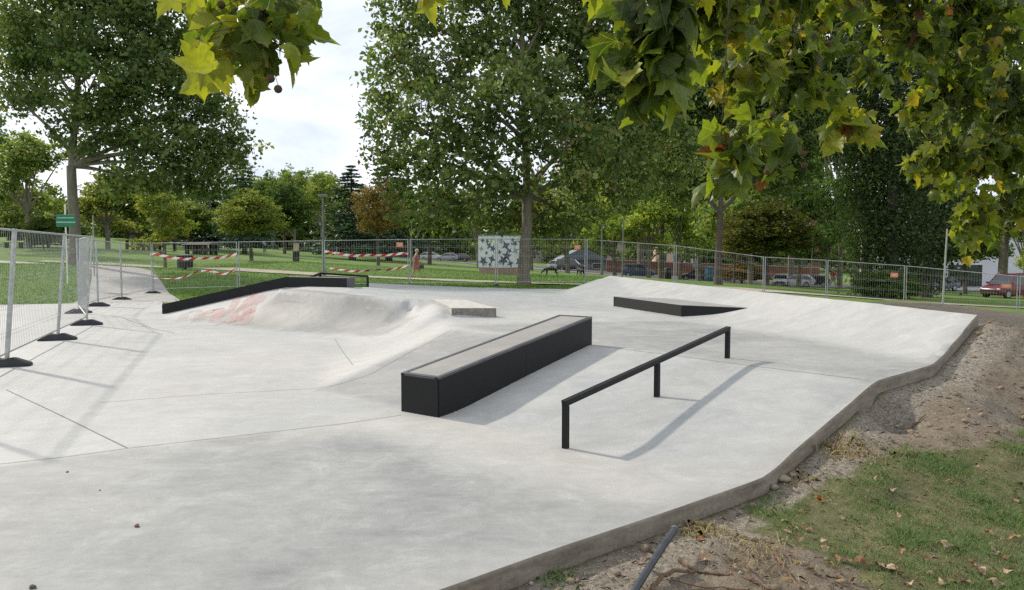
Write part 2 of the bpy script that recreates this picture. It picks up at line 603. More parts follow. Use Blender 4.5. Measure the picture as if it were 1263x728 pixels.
# ---- feature lines of the skate park (pixel, pixel, level)
ZD, ZL, ZR = 0.42, 0.72, 0.90
toe_front = [G(*p) for p in [(940, 590, 0), (855, 585, 0), (770, 566, 0), (680, 545, 0), (600, 525, 0), (500, 503, 0), (390, 482, 0)]]
toe_side = [G(*p) for p in [(390, 482, 0), (405, 455, 0), (418, 432, 0), (424, 418, 0)]]
toe_back = [G(*p) for p in [(424, 418, 0), (380, 413, 0), (330, 410, 0), (270, 404, 0), (222, 397, 0), (200, 388, 0)]]
lip_front = [G(*p) for p in [(1080, 470, ZD), (900, 446, ZD), (740, 427, ZD), (640, 414, ZD), (559, 405, ZD)]]
lip_side = [G(559, 405, ZD), G(550, 391, 0.43), G(546, 384, 0.55), G(540, 376, 0.62), G(531, 369, .685)]
lip_back = [G(*p) for p in [(531, 369, .685), (516, 369, .70), (430, 363.5, .75), (345, 357, .80)]]
ledge_base = [G(200, 388, 0), G(353, 352.7, ZL), G(428, 354.4, ZL)]
ridge = [G(*p) for p in [(1205, 388, 0.89), (1080, 374, ZR), (960, 362, ZR), (840, 349.5, ZR), (752, 340, ZR)]]
toe_ramp = [G(*p) for p in [(1150, 450, ZD), (1100, 437, ZD), (1000, 418, ZD), (900, 402, ZD), (840, 391, ZD), (757, 378, ZD), (715, 369, ZD), (690, 361, ZD)]]
deck_far = [G(*p) for p in [(454, 349.5, 0.42), (508, 351.6, 0.38), (586, 354.7, 0.36), (642, 357, 0.38), (700, 358, 0.42)]]
edge_right = [G(*p) for p in [(380, 800, 0), (540, 728, 0), (700, 672, 0), (840, 625, 0), (900, 604, 0.0), (940, 590, 0.0)]] + [G(1080, 470, ZD), G(1150, 450, ZD), G(1205, 388, 0.89)]

feat = []
for ln, st in ((toe_front, .45), (toe_side, .3), (toe_back, .3), (lip_front, .45), (lip_side, .22), (lip_back, .22), (ledge_base, .6), (ridge, .7), (toe_ramp, .6), (deck_far, .9), (edge_right, .45)):
    feat += list(resample(ln, st))
n_loose0 = len(feat)
feat += [G(*p) for p in [(612, 391, ZD), (640, 400, ZD), (700, 385, ZD), (760, 400, ZD), (660, 372, ZD), (620, 366, ZD), (860, 420, ZD), (960, 430, ZD), (700, 410, ZD),
                         (560, 362, .5), (500, 358, .5), (454, 354, .55), (820, 408, ZD), (730, 372, ZD)]]
feat += [G(px, py, ZD) for px, py in [(551, 392.5), (580, 392.5), (612, 391.5), (622, 384), (640, 388), (600, 400), (575, 398)]]


def between(A, B, n, f, g):
    """profile points between two lines: f along the way, g of the rise"""
    A = resample(A, .1); B = resample(B, .1)
    out = []
    for i in range(n):
        a = A[int(round(i / (n - 1) * (len(A) - 1)))]; b = B[int(round(i / (n - 1) * (len(B) - 1)))]
        p = a + (b - a) * f
        gg = g if not isinstance(g, tuple) else g[0] + (g[1] - g[0]) * min(1.0, 1.6 * i / (n - 1))
        p[2] = a[2] + (b[2] - a[2]) * gg
        out.append(p)
    return out


PROFILES = []


def profile(A, B, n, f, g):
    q_ = between(A, B, n, f, g)
    PROFILES.append(q_)
    return q_


n_before = len(feat)
lb_r = lip_back[::-1]
tb_r = toe_back[::-1][1:]
for f_, g_ in ((.25, .07), (.5, .25), (.75, .57)):
    feat += profile(tb_r, lb_r, 22, f_, g_)
for f_, g_ in ((.25, (.25, .07)), (.5, (.5, .25)), (.75, (.75, .57))):
    feat += profile(toe_side, lip_side, 16, f_, g_)
for f_, g_ in ((.3, .18), (.65, .58)):
    feat += profile(toe_ramp[:6], ridge, 20, f_, g_)
for f_, g_ in ((.12, .07), (.5, .5), (.85, .86)):
    feat += profile(toe_front[::-1], lip_front[::-1], 9, f_, g_)
n_after = len(feat)
# flat deck behind the lip of the left bank
for p in resample(lip_back, .3):
    feat.append(p + np.array([.22, .55, -.02]))
    feat.append(p + np.array([.5, 1.3, -.09]))
feat += [G(px, py, 0) for px, py in [(0, 728), (200, 728), (0, 650), (200, 650), (400, 640), (600, 640), (0, 560), (0, 500), (150, 520), (300, 520), (430, 540), (0, 450), (100, 430), (200, 450),
                                     (300, 460), (350, 440), (250, 425), (150, 405), (100, 395), (0, 400), (0, 385), (150, 376), (198, 376), (110, 380), (700, 600), (840, 605), (800, 640), (560, 560), (180, 392), (390, 430), (320, 418)]]
feat += [(-16, 22.5, 0), (-16, 12, 0), (-16, 4, 0), (-9, 3, 0), (-4, 1.5, 0), (-14, 22.5, 0), (-2.0, 2.2, 0)]
slab_raw = RBF(feat)
LOOSE = feat[n_loose0:n_before] + feat[n_after:]

# ---- outline of the slab
back_left = [G(200, 388, 0) + np.array([-.05, .25, 0]), G(353, 352.7, ZL) + np.array([.08, .42, 0]), G(428, 354.4, ZL) + np.array([.3, .42, 0])]
outline = list(edge_right)
outline += [ridge[1], ridge[2], ridge[3], ridge[4]]
outline += [(ridge[4] * .55 + deck_far[-1] * .45), deck_far[-1], deck_far[3], deck_far[2], deck_far[1], deck_far[0]]
outline += [back_left[2], back_left[1], back_left[0], G(200, 373, 0), np.array([-16.5, 23.0, 0]), np.array([-16.5, 1.0, 0]), np.array([-4.0, 1.0, 0])]
outline = np.array(outline)
OUT = resample(np.vstack([outline, outline[:1]]), .12)[:-1]
# the cast curve at the toe and lip is rounded
slab_poly = OUT[:, :2]
slab_fast = outline[:, :2]


# exact surface: a triangulation that keeps every toe, lip, hip and ridge as an edge
from mathutils.bvhtree import BVHTree


def make_tin():
    lines = [toe_front, toe_side, toe_back, lip_front, lip_side, lip_back, ledge_base, ridge, toe_ramp, deck_far]
    lines += PROFILES
    vs, zs, eds = [], [], []
    for ln_ in lines:
        q_ = resample(ln_, .30)
        n0 = len(vs)
        for p in q_:
            vs.append(Vector((float(p[0]), float(p[1])))); zs.append(float(p[2]))
        eds += [(n0 + i, n0 + i + 1) for i in range(len(q_) - 1)]
    # hip and valley lines that join the feature lines
    for a_, b_ in ((toe_front[-1], lip_front[-1]),):
        q_ = resample([a_, b_], .2)
        n0 = len(vs)
        for p in q_:
            vs.append(Vector((float(p[0]), float(p[1])))); zs.append(float(p[2]))
        eds += [(n0 + i, n0 + i + 1) for i in range(len(q_) - 1)]
    q_ = resample(np.vstack([outline, outline[:1]]), .5)[:-1]
    for p in q_:
        z = float(slab_raw([p[0]], [p[1]])[0])
        vs.append(Vector((float(p[0]), float(p[1])))); zs.append(z)
    for p in LOOSE:
        vs.append(Vector((float(p[0]), float(p[1])))); zs.append(float(p[2]))
    rv, re, rf, ov, oe, of = delaunay_2d_cdt(vs, eds, [], 0, 1e-4)
    P = []
    for v_, o_ in zip(rv, ov):
        z = float(np.mean([zs[i] for i in o_])) if len(o_) else float(slab_raw([v_.x], [v_.y])[0])
        P.append((v_.x, v_.y, z))
    return BVHTree.FromPolygons(P, [tuple(f) for f in rf if len(f) >= 3])


TIN = make_tin()


def slab_z(X, Y):
    X = np.atleast_1d(np.asarray(X, float)); Y = np.atleast_1d(np.asarray(Y, float))
    Z = np.empty(X.shape)
    miss = np.zeros(X.shape, bool)
    dn = Vector((0, 0, -1))
    for i, (a_, b_) in enumerate(zip(X.ravel(), Y.ravel())):
        h = TIN.ray_cast(Vector((a_, b_, 50.0)), dn)
        if h[0] is None:
            miss.flat[i] = True; Z.flat[i] = 0
        else:
            Z.flat[i] = h[0].z
    if miss.any():
        Z[miss] = slab_raw(X[miss], Y[miss])
    return Z


def build_slab():
    gx, gy = [], []
    for x0, x1, y0, y1, st in ((-6.5, 6.5, 1.0, 11.0, .09), (-16.5, -6.5, 1.0, 11.0, .2), (-16.5, 7, 11.0, 31, .16)):
        a, b = np.meshgrid(np.arange(x0 + st / 2, x1, st), np.arange(y0 + st / 2, y1, st))
        a = a + RNG.uniform(-.1, .1, a.shape) * st
        b = b + RNG.uniform(-.1, .1, b.shape) * st
        gx.append(a.ravel()); gy.append(b.ravel())
    X = np.concatenate(gx); Y = np.concatenate(gy)
    a, b = np.meshgrid(np.arange(-8.5, .5, .085), np.arange(12.5, 19.5, .085))
    w_ = segdist(lip_back, a, b); w2_ = segdist(lip_side, a, b)
    k_ = np.minimum(w_, w2_) < .5
    X = np.concatenate([X, a[k_]]); Y = np.concatenate([Y, b[k_]])
    far_ = np.ones(len(X), bool)
    crease = []
    for ln_ in (lip_back, lip_side[2:], lip_front, ridge):
        q_ = resample(ln_, .09)
        q_ = q_[1:-1]
        far_ &= segdist(q_, X, Y) > .03
        crease.append(q_)
    X = X[far_]; Y = Y[far_]
    ok = inside(slab_poly, X, Y)
    ok &= segdist(slab_poly, X, Y, True) > .05
    X, Y = X[ok], Y[ok]
    nb = len(slab_poly)
    vs = [Vector((float(p[0]), float(p[1]))) for p in slab_poly] + [Vector((float(a), float(b))) for a, b in zip(X, Y)]
    eds = [(i, (i + 1) % nb) for i in range(nb)]
    for q_ in crease:
        q_ = q_[inside(slab_poly, q_[:, 0], q_[:, 1]) & (segdist(slab_poly, q_[:, 0], q_[:, 1], True) > .05)]
        n0 = len(vs)
        vs += [Vector((float(p[0]), float(p[1]))) for p in q_]
        eds += [(n0 + i, n0 + i + 1) for i in range(len(q_) - 1)]
    rv, re, rf, ov, oe, of = delaunay_2d_cdt(vs, eds, [], 1, 1e-5)
    V2 = np.array([(v.x, v.y) for v in rv])
    F = np.array([f for f in rf if len(f) == 3], dtype=np.int64)
    # orient up
    a, b, c = V2[F[:, 0]], V2[F[:, 1]], V2[F[:, 2]]
    cr = (b[:, 0] - a[:, 0]) * (c[:, 1] - a[:, 1]) - (b[:, 1] - a[:, 1]) * (c[:, 0] - a[:, 0])
    F[cr < 0] = F[cr < 0][:, ::-1]
    # smooth a touch: average of the field around each point, so toe and lip are rolled, not folded
    X, Y = V2[:, 0], V2[:, 1]
    Z = slab_z(X, Y) * 2
    for dx, dy in ((.12, 0), (-.12, 0), (0, .12), (0, -.12)):
        Z += slab_z(X + dx, Y + dy)
    Z /= 6
    Z0 = slab_z(X, Y)
    cr_ = segdist(lip_back[1:], X, Y)
    Z = Z + (Z0 - Z) * (1 - sstep(.05, .2, cr_))
    Z += 0.002 * np.sin(X * 2.1 + 1.3 * np.sin(Y * 1.7)) * np.sin(Y * 1.9)
    # tone of the pours, plus slope light and shade painted on the banks
    tone = np.full(len(X), .36)
    mott = np.full(len(X), .35)
    warm = np.full(len(X), .52)
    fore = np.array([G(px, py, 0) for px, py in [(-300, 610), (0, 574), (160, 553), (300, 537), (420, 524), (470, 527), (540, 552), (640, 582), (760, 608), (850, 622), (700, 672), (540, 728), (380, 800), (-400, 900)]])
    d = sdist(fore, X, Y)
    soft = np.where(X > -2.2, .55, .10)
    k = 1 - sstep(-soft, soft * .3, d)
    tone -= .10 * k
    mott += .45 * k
    warm -= .22 * k
    strip = np.array([G(px, py, ZD) for px, py in [(560, 402), (700, 398), (830, 396), (900, 404), (1000, 420), (1100, 439), (1150, 451), (1080, 469), (900, 446), (740, 427), (640, 414)]])
    k = 1 - sstep(-.25, .2, sdist(strip, X, Y))
    tone -= .085 * k
    mott += .3 * k
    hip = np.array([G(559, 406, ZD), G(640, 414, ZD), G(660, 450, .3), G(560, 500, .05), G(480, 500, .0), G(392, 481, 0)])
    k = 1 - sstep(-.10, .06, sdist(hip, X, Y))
    tone -= .085 * k  # hip triangle: its own browner pour plus painted shading
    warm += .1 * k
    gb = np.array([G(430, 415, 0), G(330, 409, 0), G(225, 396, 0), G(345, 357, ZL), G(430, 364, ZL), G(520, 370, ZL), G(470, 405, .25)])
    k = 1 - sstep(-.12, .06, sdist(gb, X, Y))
    tone -= .115 * k  # bank face: brown stain of its pour plus painted slope shade
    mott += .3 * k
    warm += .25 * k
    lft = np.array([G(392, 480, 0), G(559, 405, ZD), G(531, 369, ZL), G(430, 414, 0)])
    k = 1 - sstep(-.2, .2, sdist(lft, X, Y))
    tone += .03 * k  # sun-facing side bank painted lighter
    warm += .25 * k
    bank = np.array([G(600, 527, 0), G(770, 568, 0), G(935, 590, 0), G(1080, 470, ZD), G(900, 446, ZD), G(740, 427, ZD)])
    k = 1 - sstep(-.3, .1, sdist(bank, X, Y))
    tone -= .02 * k
    warm -= .25 * k
    far = sstep(15, 19, Y) * (X > -4) * (X < 3.0)
    tone -= .035 * far
    warm -= .45 * far
    # the deck behind, cooler and slightly darker
    wz = np.array([G(300, 545), G(420, 527), G(500, 515), G(600, 528), G(770, 570), G(930, 592), G(760, 605), G(600, 560), G(470, 530)])
    k = 1 - sstep(-.2, .5, sdist(wz, X, Y))
    warm += .45 * k
    tone += .012 * k
    wz = np.array([G(150, 500), G(330, 425), G(410, 440), G(390, 485), G(300, 500)])
    warm += .3 * (1 - sstep(-.3, .8, sdist(wz, X, Y)))
    # damp dirty margin next to the right edge
    de = segdist(np.array(edge_right), X, Y)
    tone -= .05 * (1 - sstep(0, .35, de)) * (X > -1)
    VZ = np.column_stack([X, Y, Z])
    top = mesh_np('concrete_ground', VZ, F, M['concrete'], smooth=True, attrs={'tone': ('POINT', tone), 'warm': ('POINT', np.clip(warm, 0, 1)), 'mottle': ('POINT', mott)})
    tag(top, kind='structure')
    # skirt: outline loop, slightly rounded arris, down into the earth
    zb = []
    bi = np.array(range(nb))
    # boundary vertices of the CDT keep their order: look them up by position
    from mathutils import kdtree
    kd = kdtree.KDTree(len(V2))
    for i, p in enumerate(V2):
        kd.insert((p[0], p[1], 0), i)
    kd.balance()
    idx = [kd.find((p[0], p[1], 0))[1] for p in slab_poly]
    B = VZ[idx]
    nxt = np.roll(B, -1, 0) - np.roll(B, 1, 0)
    nrm = np.column_stack([nxt[:, 1], -nxt[:, 0]])
    nrm /= np.linalg.norm(nrm, axis=1)[:, None] + 1e-9
    rows = []
    for off, dz in ((0.0, 0.0), (.012, -.006), (.018, -.02), (.018, -.7)):
        r = B.copy()
        r[:, :2] += nrm * off
        r[:, 2] += dz
        rows.append(r)
    V = np.vstack(rows)
    Fq = []
    for k in range(3):
        for i in range(nb):
            j = (i + 1) % nb
            Fq.append((k * nb + j, k * nb + i, (k + 1) * nb + i, (k + 1) * nb + j))
    ed = mesh_np('slab_edge', V, np.array(Fq), M['edge'], parent=top)
    return top, V2, Z


slab_obj, slab_V2, slab_Z = build_slab()


def ribbon(name, pts, width, mat, z=.004, parent=None, zf=None):
    """thin strip draped on the slab"""
    P = resample(pts, .12)
    t = np.gradient(P[:, :2], axis=0)
    t /= np.linalg.norm(t, axis=1)[:, None] + 1e-9
    n = np.column_stack([-t[:, 1], t[:, 0]]) * (width / 2)
    A = P[:, :2] + n
    Bq = P[:, :2] - n
    f = zf or slab_smooth
    za, zb_ = f(A[:, 0], A[:, 1]) + z, f(Bq[:, 0], Bq[:, 1]) + z
    V = np.vstack([np.column_stack([A, za]), np.column_stack([Bq, zb_])])
    m = len(P)
    F = np.array([(i, m + i, m + i + 1, i + 1) for i in range(m - 1)])
    return mesh_np(name, V, F, mat, parent=parent)


def slab_smooth(X, Y):
    Z = slab_z(X, Y) * 2
    for dx, dy in ((.12, 0), (-.12, 0), (0, .12), (0, -.12)):
        Z = Z + slab_z(X + dx, Y + dy)
    return Z / 6 + 0.002 * np.sin(X * 2.1 + 1.3 * np.sin(Y * 1.7)) * np.sin(Y * 1.9)


joints = [
    ([G(-60, 579), G(80, 564), G(160, 553), G(300, 537), G(420, 523.5), G(495, 512)], .008),
    ([G(8, 481), G(80, 515), G(157, 553)], .011),
    ([G(413, 418), G(420, 430), G(430, 446), G(435, 456)], .009),
    ([G(390, 482), G(460, 455, .16), G(559, 405.5, ZD)], .006),
    ([G(702, 422, ZD), G(900, 447, ZD), G(1076, 469.5, ZD)], .008),
    ([G(122, 497), G(250, 487), G(410, 478)], .007),
    ([G(150, 392), G(190, 406), G(215, 411)], .012),
]
for pts, w in joints:
    jo = ribbon('expansion_joint', pts, w, M['joint'], .0035, slab_obj)

# ---- terrain
tc = []
tc += [(0, 0, -.1), (3, -3, -.12), (-4, -6, -.1), (3, 3, -.13), (5.5, 4, -.15), (2.5, 1, -.13), (-25, 0, -.1), (30, 0, -.6), (10, 2, -.3)]
for p in resample(edge_right, .5):
    # earth lies against the edge of the slab
    t = np.clip(p[2] / .9, 0, 1)
    tc.append((p[0] + .05, p[1] - .05, p[2] - (.125 + .02 * t)))
    tc.append((p[0] + .5, p[1] - .45, p[2] * .78 - .12))
tc += [tuple(G(px, py, z)) for px, py, z in [(1263, 535, -.12), (1263, 728, -.17), (1000, 690, -.13), (1100, 548, -.1), (1263, 620, -.14), (1100, 620, -.12)]]
tc += [tuple(D(px, py, d)) for px, py, d in [(1263, 470, 9.8), (1263, 440, 12.0), (1263, 410, 17), (1263, 396, 24), (1254, 391, 30), (1215, 383, 27), (1180, 376, 30), (1113, 369, 32.5), (1230, 425, 12)]]
tc += [(6.6, 11.3, .62), (6.2, 14, .62), (5.2, 18.3, .6), (3.4, 23.3, .55), (8.5, 14, .3), (8, 20, .1)]
tc += [(10.6, 31.7, -.6), (13.6, 33, -.72), (7.1, 32, -.13), (3, 32, .15), (-.6, 31, .16), (-4.2, 31, .12), (-7.7, 31, .08), (-10.9, 30.2, 0.02), (-14, 29.5, -.03), (-13.2, 26, -.06)]
tc += [(-9.0, 21.6, .02), (-6.0, 22, .2), (-7.5, 25, .1), (-4, 24, .2), (-2.5, 29.5, .28), (0, 27.6, .26), (1.5, 25.2, .3)]
tc += [(-16.5, 12, -.03), (-16.5, 4, -.03), (-15, 23.3, -.02), (-12, 22.8, -.02), (-10, 22.6, -.02), (-9.8, 21, -.03), (-20, 22, -.05), (-20, 28, .15)]
tc += [tuple(D(px, py, d)) for px, py, d in [(93, 325, 40), (150, 293, 100), (30, 308, 60), (228, 333, 49), (365, 323, 50), (325, 312.5, 92), (318, 322, 60), (467, 328, 60), (545, 322, 140), (646, 350, 34), (513, 342, 46),
                                            (615, 338, 52), (690, 340, 53), (742, 339, 60), (787, 342, 105), (860, 346.5, 102), (885, 352, 42), (970, 353.7, 94), (1022, 357, 62), (1070, 367, 48), (1235, 369, 53), (943, 352, 60), (1163, 378, 36), (130, 330, 42), (165, 345, 33)]]
tc += [(-120, 150, 4), (0, 300, -1), (-200, 300, 6), (200, 300, -4), (120, 100, -4), (500, 700, -5), (-500, 700, 8), (0, 800, 0), (-120, 40, 1.5), (100, 40, -2.5), (-400, -30, 0), (400, -30, -4), (0, -40, -.2)]
terr_raw = RBF(tc)


def fbm(X, Y, f, seed=0, oct=4):
    r = np.zeros_like(X)
    a = 1.0
    rg = np.random.default_rng(seed)
    for o in range(oct):
        for _ in range(3):
            th = rg.uniform(0, 2 * math.pi); ph = rg.uniform(0, 6.28); ff = f * rg.uniform(.7, 1.4)
            r += a / 3 * np.sin((X * math.cos(th) + Y * math.sin(th)) * ff * 6.28 + ph + 1.5 * np.sin((Y * math.cos(th) - X * math.sin(th)) * ff * 4 + ph))
        a *= .55
        f *= 2.1
    return r


DIRT_POLY = np.array([np.array([-2.6, 1.0, 0])] + [p for p in edge_right] + [ridge[1], ridge[2], ridge[3], ridge[4], np.array([3.6, 25, 0]), np.array([8, 30.2, 0])] +
                     [D(1000, 364, 31.5), D(1113, 371, 31.8), D(1180, 379, 30.5), D(1235, 388, 28.5), D(1290, 396, 27)] + [np.array([24, 20, 0]), np.array([14, 7, 0]), np.array([10, 0, 0]), np.array([2, .5, 0])])
GRAVEL_LINE = np.array([p + np.array([.16, -.16, 0]) for p in edge_right])


def dirt_mask(X, Y):
    a = 1 - sstep(-.25, .25, sdist(DIRT_POLY, X, Y))
    w = fbm(X, Y, 1.6, 5, 4) * .13
    b = sstep(-.16, .14, sdist(GRASS_POLY, X, Y) + w)
    return a * b


def terr(X, Y, detail=True):
    X = np.atleast_1d(np.asarray(X, float)); Y = np.atleast_1d(np.asarray(Y, float))
    Z = terr_raw(X, Y)
    sd = sdist(slab_fast, X, Y)
    if detail:
        dm = dirt_mask(X, Y)
        amp = sstep(.02, .5, sd)
        Z = Z + dm * amp * (.030 * fbm(X, Y, .55, 1, 3) + .013 * fbm(X, Y, 2.2, 2, 3) + .009 * fbm(X, Y, 6.0, 4, 2)) + (1 - dm) * amp * .012 * fbm(X, Y, .8, 3, 3)
        for (mx, my, mr, mh) in MOUNDS:
            Z = Z + mh * np.exp(-((X - mx) ** 2 + (Y - my) ** 2) / mr ** 2) * (1 + .35 * fbm(X, Y, 4, 9, 2)) * sstep(.0, .25, sd)
    # stay below the slab
    k = sd < -.02
    if k.any():
        Z[k] = np.minimum(Z[k], slab_z(X[k], Y[k]) - .22)
    return Z


MOUNDS = []
for px, py, z, r, h in [(1045, 560, -.05, .16, .07), (960, 690, -.12, .18, .03), (885, 675, -.12, .14, .035), (1010, 720, -.12, .15, .03), (1180, 440, .15, .9, .12), (1240, 470, 0, 1.2, .15), (840, 705, -.12, .12, .02)]:
    p = G(px, py, z)
    MOUNDS.append((p[0], p[1], r, h))


def ground(px, py, d0=2.0, d1=700):
    """where the view ray of a pixel meets the terrain"""
    r = ray(px, py)
    t = np.exp(np.linspace(math.log(d0), math.log(d1), 500))
    P = CAM[None] + r[None] * (t / r[1])[:, None]
    z = terr(P[:, 0], P[:, 1], False)
    k = np.where(P[:, 2] <= z)[0]
    if len(k) == 0: return P[-1]
    i = max(1, k[0])
    a, b = P[i - 1], P[i]
    fa, fb = a[2] - z[i - 1], b[2] - z[i]
    s = fa / (fa - fb + 1e-9)
    return a + (b - a) * s


GRASS_POLY = np.array([ground(px, py) for px, py in [(932, 634), (980, 607), (1035, 582), (1078, 563), (1125, 552), (1205, 548), (1320, 545)]] + [np.array([9.5, 6.0, 0]), np.array([11, 4, 0]), np.array([10, 0, 0]), np.array([2.2, 1.6, 0])] + [G(px, py, -.14) for px, py in [(1150, 800), (1095, 728), (1050, 706), (990, 683), (938, 660)]])


def gz(x, y):
    return float(terr(np.array([x]), np.array([y]))[0])


def on_ground(px, d):
    """a point under the pixel column px at distance d"""
    x = (px - CX) / FPX * d * 1.0018
    return np.array([x, d, gz(x, d)])


def axis(segs):
    out = []
    for a, b, st in segs:
        out += list(np.arange(a, b, st))
    return np.array(out + [segs[-1][1]])


xs = axis([(-600, -100, 40), (-100, -40, 5), (-40, -2, .8), (-2, 1, .09), (1, 8.2, .06), (8.2, 14, .25), (14, 40, .8), (40, 100, 5), (100, 600, 40)])
ys = axis([(-60, 0, 4), (0, 2.2, .3), (2.2, 9.5, .06), (9.5, 14, .12), (14, 40, .6), (40, 100, 3), (100, 200, 10), (200, 900, 50)])
Xg, Yg = np.meshgrid(xs, ys)
Zg = terr(Xg.ravel(), Yg.ravel())
nx, ny = len(xs), len(ys)
ii = np.arange(nx * ny).reshape(ny, nx)
Fg = np.stack([ii[:-1, :-1].ravel(), ii[:-1, 1:].ravel(), ii[1:, 1:].ravel(), ii[1:, :-1].ravel()], 1)
dm = dirt_mask(Xg.ravel(), Yg.ravel())
gv = (1 - sstep(.0, .42, segdist(GRAVEL_LINE, Xg.ravel(), Yg.ravel()) + .12 * fbm(Xg.ravel(), Yg.ravel(), 1.2, 8, 2))) * .85 * (Yg.ravel() < 9)
pale = sstep(.1, .6, fbm(Xg.ravel(), Yg.ravel(), .35, 21, 2)) * .7 * (Yg.ravel() > 6.5)
gv = np.maximum(gv, pale * .55)
th = (1 - sstep(.0, .6, sdist(GRASS_POLY, Xg.ravel(), Yg.ravel()))) * .85
ground_obj = mesh_np('ground', np.column_stack([Xg.ravel(), Yg.ravel(), Zg]), Fg, M['ground'], smooth=True, attrs={'dirt': ('POINT', dm), 'gravelly': ('POINT', gv), 'thatch': ('POINT', th)})
tag(ground_obj, kind='structure')


def strip_sheet(name, line, width, mat, z=.02, step=.8):
    P = resample(smooth_line(line, 2), step)
    t = np.gradient(P[:, :2], axis=0)
    t /= np.linalg.norm(t, axis=1)[:, None] + 1e-9
    n = np.column_stack([-t[:, 1], t[:, 0]])
    rows = []
    K = 4
    wv = np.array(width) if not hasattr(width, '__len__') else np.interp(np.linspace(0, 1, len(P)), np.linspace(0, 1, len(width)), width)
    for k in range(K + 1):
        o = (k / K - .5)
        q = P[:, :2] + n * (o * np.atleast_1d(wv)[:, None] if np.ndim(wv) else o * wv)
        zz = terr(q[:, 0], q[:, 1], False) + z + .012
        rows.append(np.column_stack([q, zz]))
    m = len(P)
    V = np.vstack(rows)
    F = []
    for k in range(K):
        for i in range(m - 1):
            F.append(((k + 1) * m + i, k * m + i, k * m + i + 1, (k + 1) * m + i + 1))
    o = mesh_np(name, V, np.array(F), mat, smooth=True)
    return tag(o, kind='structure')


# path that leaves the slab at the back left, and the sandy path behind the fence
strip_sheet('path', [np.array([-11.5, 22.2, 0]), np.array([-13.2, 26, 0]), np.array([-15.0, 29.5, 0]), np.array([-16.9, 33, 0]), np.array([-20.8, 40, 0]), np.array([-30, 45, 0]), np.array([-45, 48, 0])], [3.4, 2.8, 2.6, 2.6, 2.8, 2.8, 2.8], M['pavement'], .02, .6)
pp = [ground(px, py) for px, py in [(190, 329), (280, 333), (357, 337), (454, 342), (530, 345), (613, 348.5), (680, 351.5)]]
strip_sheet('path', [np.array([-30, 48, 0])] + pp + [np.array([12, 41, 0]), np.array([30, 39, 0]), np.array([60, 36, 0])], 2.4, M['path'], .03, .8)
ROAD = [np.array([-130, 165, 0]), np.array([-60, 150, 0]), np.array([-13, 142, 0]), np.array([18, 112, 0]), np.array([30, 103, 0]), np.array([42, 97, 0]), np.array([75, 88, 0]), np.array([150, 74, 0])]
strip_sheet('road', ROAD, 16, M['asphalt'], .03, 3)
strip_sheet('pavement', [p + np.array([-4.2, -8.6, 0]) for p in ROAD], 3.2, M['pavement'], .06, 3)
# ------------------------------------------------------------------ skate obstacles
def sz(p):
    return float(slab_smooth(np.array([p[0]]), np.array([p[1]]))[0])


# --- long ledge on the bank
BR, BL, FR = G(541, 515, 0), G(494, 507.5, 0), G(730, 425, ZD)
u = (FR - BR); u[2] = 0
Lh = np.linalg.norm(u); u /= Lh
v = np.array([-u[1], u[0], 0])
W = float((BL - BR) @ v)
H0, H1 = .405, .40 + ZD - .025
base = thing('grind_ledge', 'long black steel ledge with a grey top rising up the bank', 'ledge', tuple(BR))
lw = lambda a, b, z: np.array([u[0] * a + v[0] * b, u[1] * a + v[1] * b, z])
top_at = lambda a: H0 + (H1 - H0) * a / Lh
bot_at = lambda a: -.12 + (.36) * a / Lh


def clad(name, p, q, out, th=.012):
    """one sheet-steel side from p=(a,b) to q"""
    o = np.array(out) * th
    m = MB()
    A0, A1 = lw(p[0], p[1], bot_at(p[0])), lw(p[0], p[1], top_at(p[0]))
    B0, B1 = lw(q[0], q[1], bot_at(q[0])), lw(q[0], q[1], top_at(q[0]))
    dn = np.array([0, 0, -.004])
    m.hexa([A0, B0, B0 - o, A0 - o], [A1 + dn, B1 + dn, B1 + dn - o, A1 + dn - o])
    return m.build(name, M['steel'], base)


# cladding in sheets with hairline seams
g = .002
clad('side_panel', (0, 0), (Lh * .5 - g, 0), -v)
clad('side_panel', (Lh * .5 + g, 0), (Lh, 0), -v)
clad('end_panel', (0, W), (0, .0), -u)
clad('end_panel', (Lh, 0), (Lh, W), u)
clad('side_panel', (Lh, W), (0, W), v)
ew = .045
for (a0, a1, b0, b1) in ((0, Lh, -.003, ew), (0, Lh, W - ew, W + .003), (-.003, ew, ew, W - ew), (Lh - ew, Lh + .003, ew, W - ew)):
    m = MB()
    th = .02
    m.hexa([lw(a0, b0, top_at(a0) - th), lw(a1, b0, top_at(a1) - th), lw(a1, b1, top_at(a1) - th), lw(a0, b1, top_at(a0) - th)],
           [lw(a0, b0, top_at(a0) + .004), lw(a1, b0, top_at(a1) + .004), lw(a1, b1, top_at(a1) + .004), lw(a0, b1, top_at(a0) + .004)])
    m.build('steel_edge', M['steel_edge'], base)
m = MB()
m.hexa([lw(ew + .002, ew + .002, top_at(ew) - .05), lw(Lh - ew - .002, ew + .002, top_at(Lh - ew) - .05), lw(Lh - ew - .002, W - ew - .002, top_at(Lh - ew) - .05), lw(ew + .002, W - ew - .002, top_at(ew) - .05)],
       [lw(ew + .002, ew + .002, top_at(ew) - .002), lw(Lh - ew - .002, ew + .002, top_at(Lh - ew) - .002), lw(Lh - ew - .002, W - ew - .002, top_at(Lh - ew) - .002), lw(ew + .002, W - ew - .002, top_at(ew) - .002)])
m.build('top_slab', M['plate'], base)

